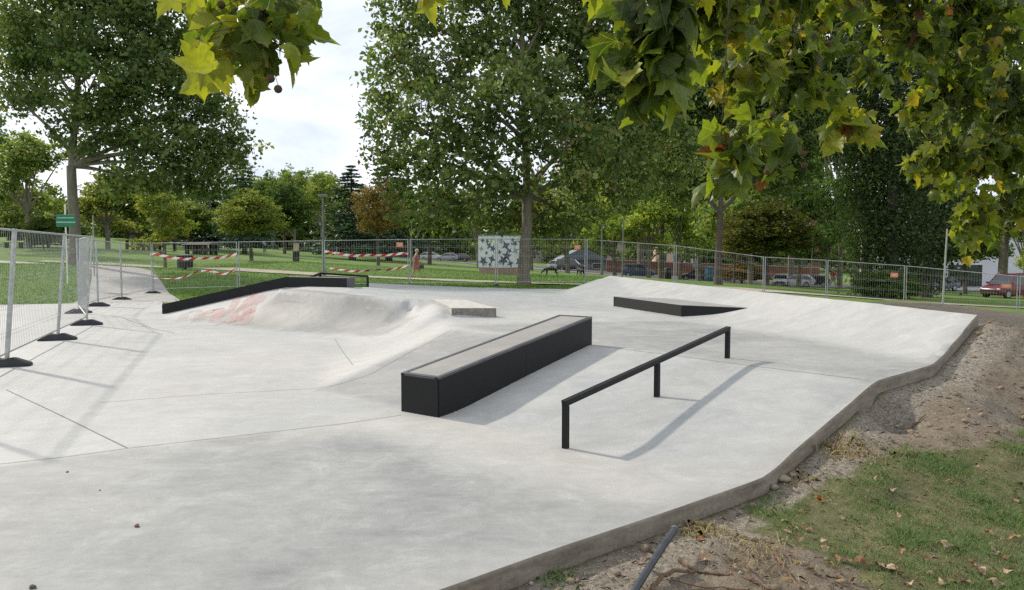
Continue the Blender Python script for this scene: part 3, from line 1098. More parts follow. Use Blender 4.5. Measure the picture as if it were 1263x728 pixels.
# --- slender rail
P0, P1 = G(697.5, 553, 0), G(897, 442, ZD)
h0, h1 = .395, .35
rl = thing('grind_rail', 'slender black steel rail on three posts along the bank right of the long ledge', 'rail', tuple(P0))
d = P1 - P0
hd = np.array([d[0], d[1], 0]); hl = np.linalg.norm(hd); hd /= hl
side = np.array([-hd[1], hd[0], 0])
T0, T1 = np.array([0, 0, h0]), d + np.array([0, 0, h1])
q = .027


def bar4(name, a, b, w, hgt, parent, mat=None):
    """square tube from a to b"""
    a, b = np.array(a, float), np.array(b, float)
    t = (b - a) / np.linalg.norm(b - a)
    if abs(t[2]) > .9:
        s1, s2 = hd, side
    else:
        s1 = np.cross(t, [0, 0, 1.0]); s1 /= np.linalg.norm(s1)
        s2 = np.cross(s1, t)
    m = MB()
    e = .004
    rings = []
    for p, in ((a,), (b,)):
        rr = []
        for sx, sy in ((-1, -1), (1, -1), (1, 1), (-1, 1)):
            for k in ((0, 1) if sx * sy > 0 else (1, 0)):
                ox = sx * (w / 2 - (e if k == 0 else 0)); oy = sy * (hgt / 2 - (e if k == 1 else 0))
                rr.append(p + s1 * ox + s2 * oy)
        rings.append(rr)
    m.loft(rings)
    return m.build(name, mat or M['steel'], parent)


ud = (T1 - T0) / np.linalg.norm(T1 - T0)
bar4('rail_bar', T0 - ud * q, T1 + ud * q, .052, .052, rl)
for f in (0, .485, 1):
    p = d * f
    gzz = sz(P0 + p) - P0[2]
    topz = h0 + (T1[2] - h0) * f - .027
    bar4('post', [p[0], p[1], gzz - .06], [p[0], p[1], topz], .05, .05, rl)

# --- low black pad at the foot of the right ramp
A, Bp, Cq = G(757, 378, ZD), G(840, 391, ZD), G(930, 379.5, .655)
topz = .645
pad = thing('manual_pad', 'low black steel pad with a concrete top running into the foot of the right ramp', 'ledge', tuple(Bp))
ex = (Cq - Bp); ex[2] = 0
ey = (A - Bp); ey[2] = 0
ln = np.linalg.norm(ey)
for nm, p, q2 in (('side_panel', ey, ey * 0), ('end_panel', ey * 0, ex), ('end_panel', ey + ex, ey)):
    dirv = (q2 - p) / np.linalg.norm(q2 - p)
    outv = np.array([dirv[1], -dirv[0], 0])
    m = MB()
    o = -outv * .012
    z0, z1 = -.15, topz - ZD - .003
    m.hexa([p + [0, 0, z0], q2 + [0, 0, z0], q2 + o + [0, 0, z0], p + o + [0, 0, z0]], [p + [0, 0, z1], q2 + [0, 0, z1], q2 + o + [0, 0, z1], p + o + [0, 0, z1]])
    m.build(nm, M['steel'], pad)
m = MB()
i1 = ex * .014 + ey / ln * .014
zt = topz - ZD
m.hexa([i1 + [0, 0, zt - .08], ex - ex * .014 + ey / ln * .014 + [0, 0, zt - .08], ex * .986 + ey * .99 + [0, 0, zt - .08], ex * .014 + ey * .99 + [0, 0, zt - .08]],
       [i1 + [0, 0, zt], ex - ex * .014 + ey / ln * .014 + [0, 0, zt], ex * .986 + ey * .99 + [0, 0, zt], ex * .014 + ey * .99 + [0, 0, zt]])
m.build('top_slab', M['plate'], pad)

# --- kinked black ledge at the back left
K0, K1, K2 = G(200, 388, 0), G(353, 353, ZL), G(428, 354.6, ZL)
led = thing('kinked_ledge', 'low kinked black steel ledge that climbs the graffiti bank at the far left', 'ledge', tuple(K0))
pts = [(K0, .265), (K1, .25), (K2, .245)]
wd = .34
bk = []
for i, (p, hh) in enumerate(pts):
    a = pts[max(0, i - 1)][0]; b = pts[min(2, i + 1)][0]
    t = b - a; t[2] = 0; t /= np.linalg.norm(t)
    bk.append(np.array([-t[1], t[0], 0]) * wd)
for k in range(2):
    (p, hp), (r, hr) = pts[k], pts[k + 1]
    p = p - K0; r = r - K0
    o1, o2 = bk[k] * .035, bk[k + 1] * .035
    m = MB()
    m.hexa([p + [0, 0, -.2], r + [0, 0, -.2], r + o2 + [0, 0, -.2], p + o1 + [0, 0, -.2]], [p + [0, 0, hp], r + [0, 0, hr], r + o2 + [0, 0, hr], p + o1 + [0, 0, hp]])
    m.build('front_panel', M['steel'], led)
    m = MB()
    a0, a1 = p + o1 + [0, 0, -.2], r + o2 + [0, 0, -.2]
    b0, b1 = p + bk[k] + [0, 0, -.2], r + bk[k + 1] + [0, 0, -.2]
    up0, up1 = np.array([0, 0, hp + .195]), np.array([0, 0, hr + .195])
    m.hexa([a0, a1, b1, b0], [a0 + up0, a1 + up1, b1 + up1, b0 + up0])
    m.build('top_slab', M['steel'] if k == 0 else M['plate'], led)
m = MB()
e2 = K2 - K0
t = K2 - K1; t[2] = 0; t /= np.linalg.norm(t)
m.hexa([e2 + [0, 0, -.2], e2 + t * .012 + [0, 0, -.2], e2 + t * .012 + bk[2] + [0, 0, -.2], e2 + bk[2] + [0, 0, -.2]],
       [e2 + [0, 0, .245], e2 + t * .012 + [0, 0, .245], e2 + t * .012 + bk[2] + [0, 0, .245], e2 + bk[2] + [0, 0, .245]])
m.build('end_panel', M['steel_edge'], led)

# --- low rail behind the kinked ledge
R0, R1 = D(395, 337.3, 23.5), D(453.5, 341, 23.2)
brl = thing('grind_rail', 'low black flat rail behind the end of the kinked ledge', 'rail', (R0[0], R0[1], sz(R0)))
o = np.array([R0[0], R0[1], sz(R0)])
R2 = D(378, 344, 22.0)
gd = [p - o for p in (R0, R1, R2)]
bar4('rail_bar', gd[0], gd[1], .06, .06, brl)
bar4('rail_bar', gd[2], gd[0], .06, .06, brl)
for p, gp in ((gd[0], R0), (gd[1], R1)):
    bar4('post', [p[0], p[1], sz(gp) - o[2] - .08], [p[0], p[1], p[2] + .0], .055, .055, brl)

# --- concrete wedge on the corner of the hip
tp = [G(531, 368.3, .712), G(557, 380, .60), G(612, 380, .595), G(575, 370, .675)]
bo = tp[1]
wb = thing('concrete_wedge', 'small sloping concrete wedge on the corner of the banks behind the long ledge', 'skate block', tuple(bo))
m = MB()
t2 = [p - bo for p in tp]
b2 = [np.array([p[0], p[1], -.35]) for p in t2]
m.hexa(b2, t2)
blk = m.build('block', None, wb)
mw, ntw, bw = new_mat('wedge_concrete')
cw = noise(ntw, 6, 6, .65)
nz = N(ntw, 'ShaderNodeNewGeometry').outputs['Position']
L(ntw, ramp(ntw, cw, [(.3, (.36, .34, .30)), (.7, (.52, .5, .46))]), bw.inputs['Base Color'])
bw.inputs['Roughness'].default_value = .9
blk.data.materials.append(mw)
mf = simple('shaded_front_concrete', (.20, .19, .165), .95, 0, .35, 14, .2, bmp=.3)  # darker concrete paints in the shade of the wedge's front
m = MB()
e = np.array(t2[2] - t2[1]); e /= np.linalg.norm(e)
outv = np.array([e[1], -e[0], 0]); outv /= np.linalg.norm(outv)
m.hexa([t2[1] + [0, 0, -.35], t2[2] + [0, 0, -.35], t2[2] + outv * .012 + [0, 0, -.35], t2[1] + outv * .012 + [0, 0, -.35]],
       [t2[1] + [0, 0, -.006], t2[2] + [0, 0, -.006], t2[2] + outv * .012 + [0, 0, -.006], t2[1] + outv * .012 + [0, 0, -.006]])
m.build('front_face', mf, wb)

# --- faded graffiti on the back-left bank: strokes of thin worn paint
mg, ntg, bg_ = new_mat('faded_red_paint')
gn = noise(ntg, 3.5, 6, .7)
L(ntg, ramp(ntg, gn, [(.3, (.52, .25, .24)), (.6, (.56, .37, .35)), (.8, (.5, .4, .42))]), bg_.inputs['Base Color'])
bg_.inputs['Roughness'].default_value = .8
al = noise(ntg, 4.5, 6, .7)
L(ntg, mathn(ntg, 'MULTIPLY', mathn(ntg, 'MULTIPLY_ADD', al, 3.2, -1.1, clamp=True), .62), bg_.inputs['Alpha'])
mg2, ntg2, bg2 = new_mat('faded_violet_paint')
L(ntg2, ramp(ntg2, noise(ntg2, 3.5, 6, .7), [(.3, (.38, .24, .27)), (.7, (.5, .42, .44))]), bg2.inputs['Base Color'])
bg2.inputs['Roughness'].default_value = .8
L(ntg2, mathn(ntg2, 'MULTIPLY', mathn(ntg2, 'MULTIPLY_ADD', noise(ntg2, 4.0, 6, .7), 3.0, -1.0, clamp=True), .36), bg2.inputs['Alpha'])


def on_slab(px, py):
    r = ray(px, py)
    t = np.linspace(8, 24, 900)
    P = CAM[None] + r[None] * (t / r[1])[:, None]
    z = slab_smooth(P[:, 0], P[:, 1])
    k = np.where(P[:, 2] <= z)[0]
    return P[k[0]] if len(k) else P[-1]


def zz(x, y):  # zoomed crop (180,260)-(430,410) back to pixels
    return (180 + x * 250 / 1213, 260 + y * 150 / 728)


strokes = [([(205, 668), (240, 610), (300, 598), (330, 640), (290, 672)], .26, 1), ([(330, 640), (380, 600), (440, 590), (430, 640), (370, 665)], .34, 0), ([(440, 640), (500, 600), (545, 540), (560, 500)], .22, 0),
           ([(480, 668), (540, 620), (600, 545), (640, 500)], .2, 0), ([(560, 690), (610, 640), (650, 560), (690, 500)], .34, 0), ([(520, 655), (580, 640), (640, 590)], .3, 0), ([(590, 520), (610, 495), (630, 520)], .13, 1),
           ([(400, 690), (470, 660), (520, 668)], .2, 0), ([(250, 640), (300, 655)], .16, 1), ([(320, 590), (360, 575), (420, 560)], .09, 1), ([(760, 560), (830, 540), (900, 555), (1000, 545)], .03, 1)]
mw3, ntw3, bw3 = new_mat('pale_scratch')
bw3.inputs['Base Color'].default_value = (.6, .59, .57, 1)
bw3.inputs['Roughness'].default_value = .9
L(ntw3, mathn(ntw3, 'MULTIPLY', mathn(ntw3, 'MULTIPLY_ADD', noise(ntw3, 5, 6, .7), 3.0, -1.1, clamp=True), .55), bw3.inputs['Alpha'])
for i, (pts_, w_, vi) in enumerate(strokes):
    P = [on_slab(*zz(*p)) for p in pts_]
    P = smooth_line(P, 2)
    ribbon('paint_stroke', P, w_, mg2 if vi else mg, .004 + .0012 * i, slab_obj)
for i, pts_ in enumerate([((905, 520), (902, 580), (910, 640)), ((1050, 520), (1060, 600), (1065, 690)), ((1075, 530), (1090, 600), (1120, 690)), ((1130, 525), (1150, 600)), ((820, 500), (850, 530), (900, 540)), ((1160, 640), (1180, 560), (1200, 520))]):
    ribbon('scratch', smooth_line([on_slab(*zz(*p)) for p in pts_], 2), .05, mw3, .003, slab_obj)
for pts_ in (((452, 380), (480, 384), (500, 382)), ((470, 376), (475, 392), (468, 402)), ((487, 374), (490, 390), (482, 402)), ((500, 378), (496, 396), (480, 412)), ((520, 378), (505, 400), (480, 425)), ((380, 372), (384, 390), (380, 406))):
    ribbon('scratch', smooth_line([on_slab(*p) for p in pts_], 2), .045, mw3, .003, slab_obj)

# ------------------------------------------------------------------ site fence
FG = 'steel mesh panels of the temporary site fence'
FF = 'black rubber feet of the site fence'
foot_mesh = None


def fence_foot(p, rz, label):
    global foot_mesh
    if foot_mesh is None:
        m = MB()
        rings = []
        for z, hx, hy in ((0, .37, .125), (.03, .37, .125), (.055, .35, .115), (.12, .20, .09), (.135, .18, .08)):
            q_ = .04
            rings.append([(-hx + q_, -hy, z), (hx - q_, -hy, z), (hx, -hy + q_, z), (hx, hy - q_, z), (hx - q_, hy, z), (-hx + q_, hy, z), (-hx, hy - q_, z), (-hx, -hy + q_, z)])
        m.loft(rings)
        for sx in (-1, 1):
            m.lathe((sx * .11, 0, .10), [(.05, 0), (.05, .045), (.035, .047), (.03, .03)], 10)
        o = m.build("rubber_block", M['rubber'], None, True)
        foot_mesh = o.data
    else:
        o = link_mesh("rubber_block", foot_mesh)
    o.location = p
    o.rotation_euler = (0, 0, rz)
    o.scale = (.86, .9, .85)
    return tag(o, label, 'fence foot', FF)


def fence_panel(A, B, label, lean=(0, 0), height=2.0, gap=.04, near=False, sink=0.0):
    A = np.array(A, float); B = np.array(B, float)
    t = B - A
    ln = np.linalg.norm(t[:2])
    e = t / ln
    A2 = A + e * gap; B2 = B - e * gap
    root = thing('wire_fence', label, 'fence', tuple(A2), 0, FG)
    up = np.array([lean[0] / 2.0, lean[1] / 2.0, 1.0])
    w = B2 - A2
    nsec = 8 if near else 6
    z0 = .10 - sink
    for q_ in (np.zeros(3), w):
        MB().tube([q_ + up * (z0 - .06), q_ + up * height], .021, nsec).build('post', M['galv'], root, True)
    for zz_ in (height - .02, z0 + .1):
        MB().tube([up * zz_, w + up * zz_], .016 if zz_ > 1 else .014, nsec).build('rail', M['galv'], root, True)
    m = MB()
    wl = np.linalg.norm(w)
    n = int(wl / .10)
    r_ = .0021
    for i in range(1, n):
        p = w * (i / n)
        m.tube([p + up * (z0 + .1), p + up * (height - .02)], r_, 3, caps=False)
    for hh in (.45, .85, 1.25, 1.65):
        nb_ = 1
        m.tube([up * hh, w + up * hh], .0026, 3, caps=False)
        m.tube([up * (hh + .06), w + up * (hh + .06)], .0026, 3, caps=False)
    m.build('wire_mesh', M['galv'], root)
    return root, A2, w, up


def fp(px, d, z=None):
    p = np.array([(px - CX) / FPX * d * 1.0018, d, 0])
    if z is None:
        sd = float(sdist(slab_poly, np.array([p[0]]), np.array([p[1]]))[0])
        p[2] = sz(p) if sd < 0 else gz(p[0], p[1])
    else:
        p[2] = z
    return p


fA, fB, fC = G(8, 452, 0), G(71, 419.5, 0), G(107, 401, 0)
f0 = fA + (fA - fB) / np.linalg.norm(fA - fB) * 3.5
fD = G(97, 386.5, 0)
fE = G(121, 378, 0)
fF, fH = fp(150, 26.0), fp(188.5, 29.3)
fI, fJ, fK, fLp, fM_, fN, fO, fP, fQ, fR, fS = fp(294.5, 30.4), fp(400, 31), fp(505, 31), fp(612.5, 31.2), fp(722.5, 32), fp(832, 32.2), fp(942, 31.9, -.6), fp(1019, 33, -.75), fp(1116, 33.2, -1.0), fp(1256, 31, -1.38), fp(1420, 29, -1.5)
names_ = [
    (f0, fA, 'steel mesh fence panel cut off by the left edge of the photo', (.2, 0), True),
    (fA, fB, 'nearest leaning steel mesh panel at the left, in front of the green sign', (.2, .0), True),
    (fB, fC, 'second leaning steel mesh panel, in front of the left plane tree trunk', (.2, .0), True),
    (fC, fD, 'mesh panel seen almost edge-on at the corner of the fence by the path', (.1, 0), True),
    (fD, fE, 'short run of mesh fence between the corner and the path mouth', (0, 0), False),
    (fE, fF, 'mesh panel on the concrete left of the path mouth', (0, 0), False),
    (fF, fH, 'mesh panel standing across the mouth of the grey path', (0, 0), False),
    (fH, fI, 'mesh panel with two striped tapes in front of the black litter bin', (0, 0), False),
    (fI, fJ, 'mesh panel in front of the slanted information board', (0, 0), False),
    (fJ, fK, 'mesh panel with striped tapes before the young yellow tree', (0, 0), False),
    (fK, fLp, 'mesh panel in front of the walking woman', (0, 0), False),
    (fLp, fM_, 'mesh panel in front of the plane tree trunk and the two dogs', (0, 0), False),
    (fM_, fN, 'mesh panel behind the left end of the right ramp, before the blue van', (0, 0), False),
    (fN, fO, 'mesh panel behind the ramp in front of the black car', (0, 0), False),
    (fO, fP, 'mesh panel behind the ramp in front of the white cars', (0, 0), False),
    (fP, fQ, 'mesh panel before the dark poplar, with an orange plate', (0, 0), False),
    (fQ, fR, 'mesh panel on the bare earth at the right, crossed by a thin pole', (0, 0), False),
    (fR, fS, 'mesh panel cut off by the right edge, before the red van', (0, 0), False),
]
panels = []
for a, b, lab, lean, near in names_:
    panels.append(fence_panel(a, b, lab, lean, 2.0, .045, near))
ang = lambda a, b: math.atan2(b[1] - a[1], b[0] - a[0]) + math.pi / 2
feet = [(fA, ang(fA, fB), 'rubber fence foot nearest the camera at the left edge'), (fB, ang(fA, fB), 'large rubber fence foot on the pad, second from the camera'), (fC, ang(fB, fC), 'rubber fence foot at the corner of the leaning panels'),
        (fD, ang(fB, fC), 'rubber fence foot under the edge-on panel'), (fE, .1, 'rubber fence foot just behind the edge-on panel'), (fF, .15, 'rubber fence foot left of the path mouth'), (fH, .1, 'rubber fence foot at the path mouth beside the lawn'),
        (fI, ang(fH, fI), 'rubber fence foot on the lawn behind the kinked ledge'), (fJ, ang(fI, fJ), 'rubber fence foot behind the low back rail'), (fK, ang(fJ, fK), 'rubber fence foot left of the walking woman'),
        (fLp, ang(fK, fLp), 'rubber fence foot in front of the painted block'), (fM_, ang(fLp, fM_), 'rubber fence foot right of the dogs beside the ramp')]
for p, r, lab in feet:
    fence_foot((p[0], p[1], p[2] + .002), r, lab)

# --- striped tape on the fence
mt, ntt, bt = new_mat('striped_tape')
uvn = attr(ntt, 'along')
saw = mathn(ntt, 'FRACT', mathn(ntt, 'ADD', mathn(ntt, 'MULTIPLY', uvn, 2.3), attr(ntt, 'across')))
L(ntt, mixc(ntt, mathn(ntt, 'GREATER_THAN', saw, .5), (.75, .70, .64), (.5, .035, .025)), bt.inputs['Base Color'])
bt.inputs['Roughness'].default_value = .5


def tape(pts, wd_, label, twist=0.0):
    P = resample(smooth_line(pts, 2), .06)
    s = np.concatenate([[0], np.cumsum(np.linalg.norm(np.diff(P, axis=0), axis=1))])
    off = np.zeros((len(P), 3))
    twist = twist + .35
    th = twist * np.sin(s * 1.9 + 1)
    off[:, 2] = np.cos(th) * wd_ / 2
    off[:, 1] = np.sin(th) * wd_ / 2
    wob = np.column_stack([0 * s, .03 * np.sin(s * 3), .02 * np.sin(s * 4.3) - .10 * np.sin(math.pi * s / s[-1])])
    wd_ = wd_ * .85
    V = np.vstack([P + off + wob, P - off + wob])
    V2_ = V + np.array([0, .004, 0])
    m_ = len(P)
    F = [(i, m_ + i, m_ + i + 1, i + 1) for i in range(m_ - 1)]
    o = mesh_np('barrier_tape', V, np.array(F), mt, attrs={'along': ('POINT', np.concatenate([s, s])), 'across': ('POINT', np.concatenate([np.zeros(m_), np.ones(m_) * .35]))})
    return tag(o, label, 'barrier tape', 'red and white tapes tied to the fence')


def infence(px, py, a, b, off=-.05):
    """point on the fence plane between a and b"""
    r = ray(px, py)
    n_ = np.array([-(b - a)[1], (b - a)[0], 0]); n_ /= np.linalg.norm(n_)
    t = ((a + np.sign(n_[1]) * n_ * off - CAM) @ n_) / (r @ n_)
    return CAM + r * t


z2 = lambda x, y: (180 + x * 250 / 1213, 260 + y * 150 / 728)
z3 = lambda x, y: (380 + x * 250 / 1213, 230 + y * 150 / 728)
tape([infence(*z2(x, y), fH, fI) for x, y in ((25, 258), (120, 268), (270, 274), (400, 272), (545, 262))], .10, 'upper striped tape pulled taut above the black litter bin')
tape([infence(*z2(x, y), fH, fI) for x, y in ((45, 405), (160, 395), (300, 365), (330, 358))], .07, 'lower striped tape sagging and twisted left of the knot below the litter bin', .9)
tape([infence(*z2(x, y), fH, fI) for x, y in ((330, 360), (400, 352), (460, 368), (550, 342))], .09, 'short striped tape rising right from the knot to the double post', .5)
tape([infence(*z2(x, y), fH, fI, -.07) for x, y in ((400, 350), (404, 366), (408, 385))], .10, 'loose end of striped tape hanging from the knot', .3)
tape([infence(*z3(x, y), fJ, fK) for x, y in ((98, 390), (200, 398), (380, 400), (500, 398), (600, 402))], .10, 'upper striped tape behind the low back rail near the yellow tree')
tape([infence(*z3(x, y), fJ, fK) for x, y in ((130, 490), (200, 498), (350, 490), (480, 486), (600, 478))], .09, 'lower striped tape crossing the yellow tree trunk', .5)
tape([infence(*z3(x, y), fJ, fK, -.07) for x, y in ((168, 360), (172, 395), (178, 412))], .08, 'short upright end of striped tape knotted beside the lamp post', .4)

mor = simple('orange_plate', (.62, .22, .12), .6, 0, .15, 8)
for px, py, a, b, wd_, hg, lab in ((493, 302, fJ, fK, .28, .2, 'orange plate on the fence left of the walking woman'), (712, 305, fLp, fM_, .27, .2, 'orange plate on the fence above the right-hand dog'), (1103, 339.5, fP, fQ, .34, .2, 'orange plate on the fence before the dark poplar'),
                                   (1241, 353, fQ, fR, .38, .18, 'orange plate on the fence in front of the red van'), (113, 310, fB, fC, .1, .22, 'narrow orange plate on the leaning fence at the left')):
    p = infence(px, py, a, b, -.03)
    e = (b - a); e[2] = 0; e /= np.linalg.norm(e)
    an = math.atan2(e[1], e[0])
    o = MB().box((0, 0, 0), (wd_, .012, hg), 0, 0, .003).box((0, 0, hg * .18), (wd_ * .7, .016, hg * .13), 0, 1).box((0, 0, -hg * .14), (wd_ * .55, .016, hg * .1), 0, 1).build('fence_plate', [mor, simple('plate_print', (.75, .6, .5), .6)], None)
    o.location = p
    o.rotation_euler = (0, .03, an)
    tag(o, lab, 'sign', 'orange plates on the fence')
# ------------------------------------------------------------------ trees
def leaf_cloud(rng, P, size, tint, droop=.25, aspect=.62):
    """one folded leaf per point; returns V, F, tint"""
    n = len(P)
    a = rng.normal(size=(n, 3)); a[:, 2] -= droop
    a /= np.linalg.norm(a, axis=1)[:, None]
    r = rng.normal(size=(n, 3))
    b = np.cross(a, r); b /= np.linalg.norm(b, axis=1)[:, None] + 1e-9
    nn = np.cross(a, b)
    s = (size * rng.uniform(.65, 1.35, n))[:, None]
    v0 = P - a * s * .5
    v1 = P + b * s * aspect * .5 + nn * s * .12
    v2 = P + a * s * .5
    v3 = P - b * s * aspect * .5 + nn * s * .12
    V = np.stack([v0, v1, v2, v3], 1).reshape(-1, 3)
    F = np.arange(4 * n).reshape(n, 4)
    return V, F, tint


def clumps(rng, lobes, dens, shell=.55, csize=(.35, .7)):
    """clump centres filling the lobes: (cx,cy,cz,rx,ry,rz)"""
    C, R = [], []
    for (cx, cy, cz, rx, ry, rz) in lobes:
        vol = 4.19 * rx * ry * rz
        n = max(3, int(dens * vol ** .86))
        d = rng.normal(size=(n, 3)); d /= np.linalg.norm(d, axis=1)[:, None]
        rr = rng.uniform(0, 1, n) ** (1 / 3 * shell / .55 * .7)
        wob = 1 + .18 * np.sin(d[:, 0] * 5 + cx) * np.sin(d[:, 1] * 4 + cy) + .12 * np.sin(d[:, 2] * 7 + cz)
        q = d * (rr * wob)[:, None] * np.array([rx, ry, rz]) + np.array([cx, cy, cz])
        C.append(q)
        R.append(rng.uniform(*csize, n))
    return np.vstack(C), np.concatenate(R)


def foliage(rng, lobes, dens, per, size, shell=.55, csize=(.35, .7), flat=.7, droop=.25, tintbias=0.0, zmin=None):
    C, R = clumps(rng, lobes, dens, shell, csize)
    n = len(C)
    k = rng.poisson(per, n) + 3
    idx = np.repeat(np.arange(n), k)
    d = rng.normal(size=(len(idx), 3)) * .5
    d[:, 2] *= flat
    P = C[idx] + d * R[idx][:, None]
    ct = rng.normal(.45 + tintbias, .21, n)
    tint = np.clip(ct[idx] + rng.normal(0, .13, len(idx)), 0, 1)
    yel = rng.uniform(size=len(idx)) < .006
    tint[yel] = 1.0
    if zmin is not None:
        ok = P[:, 2] > zmin
        P, tint = P[ok], tint[ok]
    V, F, t = leaf_cloud(rng, P, size, tint, droop)
    return V, F, t, C


def curve_pts(a, b, bend, n=7):
    a, b = np.array(a, float), np.array(b, float)
    m = (a + b) / 2 + np.array(bend, float)
    t = np.linspace(0, 1, n)[:, None]
    return (1 - t) ** 2 * a + 2 * t * (1 - t) * m + t * t * b


def make_tree(name, label, base, trunk_r, fork, lobes, leafm, barkm, seed, dens=3.0, per=26, size=.2, csize=(.35, .7), shell=.55, group=None, twigs=5, tintbias=0.0, lean=(0, 0), droop=.25, cat='tree', flat=.7, extra_forks=()):
    """world-space lobes; base and fork heights in metres"""
    rng = np.random.default_rng(seed)
    base = np.array(base, float)
    root = thing(name, label, cat, tuple(base), 0, group)
    lob = [(l[0] - base[0], l[1] - base[1], l[2] - base[2], l[3], l[4], l[5]) for l in lobes]
    V, F, t, C = foliage(rng, lob, dens, per, size, shell, csize, flat, droop, tintbias)
    mesh_np('crown', V, F, leafm, root, attrs={'tint': ('FACE', t)})
    m = MB()
    ftop = np.array([lean[0], lean[1], fork])
    hs = [0, .03, .12, .4, .7, 1.0]
    m.tube([ftop * h + np.array([.04 * math.sin(h * 7 + seed), .04 * math.cos(h * 5 + seed), 0]) * (h > 0) + np.array([0, 0, -.25 if h == 0 else 0]) for h in hs],
           [trunk_r * q for q in (1.55, 1.3, 1.08, .98, .9, .82)], 12)
    zt = max(l[2] + l[5] * .6 for l in lob)
    lead = np.array([np.mean([l[0] for l in lob]) * .5 + lean[0] * .5, np.mean([l[1] for l in lob]) * .5, zt])
    lp = curve_pts(ftop, lead, (.3 * math.sin(seed), .2, 0), 9)
    m.tube(lp, np.linspace(trunk_r * .72, .03, 9), 8)
    for i, l in enumerate(lob):
        c = np.array(l[:3])
        f = np.clip((c[2] - fork) / max(.1, zt - fork) - .25, 0, .75)
        k = f * 8
        i0 = int(k)
        st = lp[i0] + (lp[min(8, i0 + 1)] - lp[i0]) * (k - i0)
        r0 = trunk_r * (.5 - .35 * f)
        limb = curve_pts(st, c, (0, 0, .12 * np.linalg.norm(c - st)), 8)
        m.tube(limb, np.linspace(r0, .025, 8), 6)
        cand = C[(np.abs(C - c) < np.array(l[3:6]) * .95).all(1)]
        if len(cand):
            for q_ in cand[rng.choice(len(cand), min(twigs, len(cand)), replace=False)]:
                s0 = limb[rng.integers(3, 8)]
                m.tube(curve_pts(s0, q_, (0, 0, .15), 5), np.linspace(.035, .01, 5), 4)
    m.build('trunk', barkm, root, True)
    return root


def lobes_px(spec, d, depth=1.0):
    """lobes given in the photograph's pixels at a distance: (px,py,rx,ry[,dd])"""
    out = []
    for s in spec:
        px, py, rx, ry = s[:4]
        dd = s[4] if len(s) > 4 else 0
        p = D(px, py, d + dd)
        k = (d + dd) / FPX
        out.append((p[0], p[1], p[2], rx * k, (rx + ry) / 2 * k * depth, ry * k))
    return out


# --- the big plane tree in the middle
bc = ground(646, 351.5)
big = make_tree('plane_tree', 'tall broad plane tree in the middle, its pale trunk just behind the fence', bc, .25, D(650, 243, bc[1])[2] - bc[2],
                lobes_px([(500, 20, 36, 40, 1), (545, -40, 70, 50), (484, 70, 26, 26, -1), (540, 70, 60, 50), (480, 150, 32, 40), (545, 150, 60, 50, -2), (620, 30, 60, 60, 1), (700, -20, 80, 60), (630, -110, 120, 50), (640, 120, 70, 50, -3),
                          (600, 200, 60, 45, -2), (510, 205, 48, 34), (530, 262, 50, 30), (590, 258, 50, 26, 2), (700, 90, 60, 60, 2), (760, 40, 60, 70), (700, 180, 60, 50, -2), (770, 140, 55, 60, 1), (750, 220, 60, 44), (690, 262, 60, 34, 2),
                          (820, 90, 50, 70, 2), (820, 190, 45, 50, 3), (480, 105, 30, 26, 1), (645, 272, 60, 16, 3), (462, 186, 16, 14, 0)], bc[1], .8),
                M['leaf_plane'], M['bark_plane'], 3, dens=5.6, per=24, size=.25, csize=(.4, .85), twigs=7, lean=(.15, 0), flat=.65)

# --- the dark plane tree on the left
bl = ground(93, 326)
make_tree('plane_tree', 'tall dark plane tree at the left beyond the leaning fence and green sign', bl, .27, D(97, 205, bl[1])[2] - bl[2],
          lobes_px([(60, 30, 60, 50), (130, 20, 70, 60, -1), (30, 100, 40, 40, 2), (120, 90, 70, 50, -2), (200, 40, 60, 60, 1), (190, 120, 60, 50, -1), (130, 165, 60, 40), (210, 190, 60, 45, -1), (262, 160, 42, 42), (296, 186, 26, 24, 1),
                    (250, 215, 50, 34), (180, 230, 50, 28, 1), (40, 60, 40, 40, 1), (120, -50, 110, 50), (230, 90, 40, 50, 1), (25, 40, 30, 50, 3), (15, 120, 26, 26, 0), (270, 130, 25, 22, 2)], bl[1], .8),
          M['leaf_plane'], M['bark_plane'], 5, dens=5.0, per=24, size=.25, csize=(.4, .9), twigs=7, tintbias=-.1, flat=.6)

# --- plane tree on the right of centre
br = ground(885, 351)
make_tree('plane_tree', 'plane tree right of centre, dark trunk rising behind the right ramp', br, .24, D(888, 262, br[1])[2] - br[2],
          lobes_px([(850, 60, 60, 60), (930, 60, 70, 60), (820, 140, 55, 50, 2), (900, 150, 60, 45, 1), (980, 130, 50, 60), (840, 215, 40, 34, 3), (960, 205, 45, 34, 1), (900, -20, 110, 50), (1010, 60, 50, 60), (800, 200, 36, 40, 5)], br[1], .8),
          M['leaf_plane'], M['bark_dark'], 8, dens=7.5, per=26, size=.25, csize=(.45, .95), twigs=6, tintbias=-.08, lean=(.1, 0))

# ------------------------------------------------------------------ prototypes for the trees farther away
PROTO_N = 0


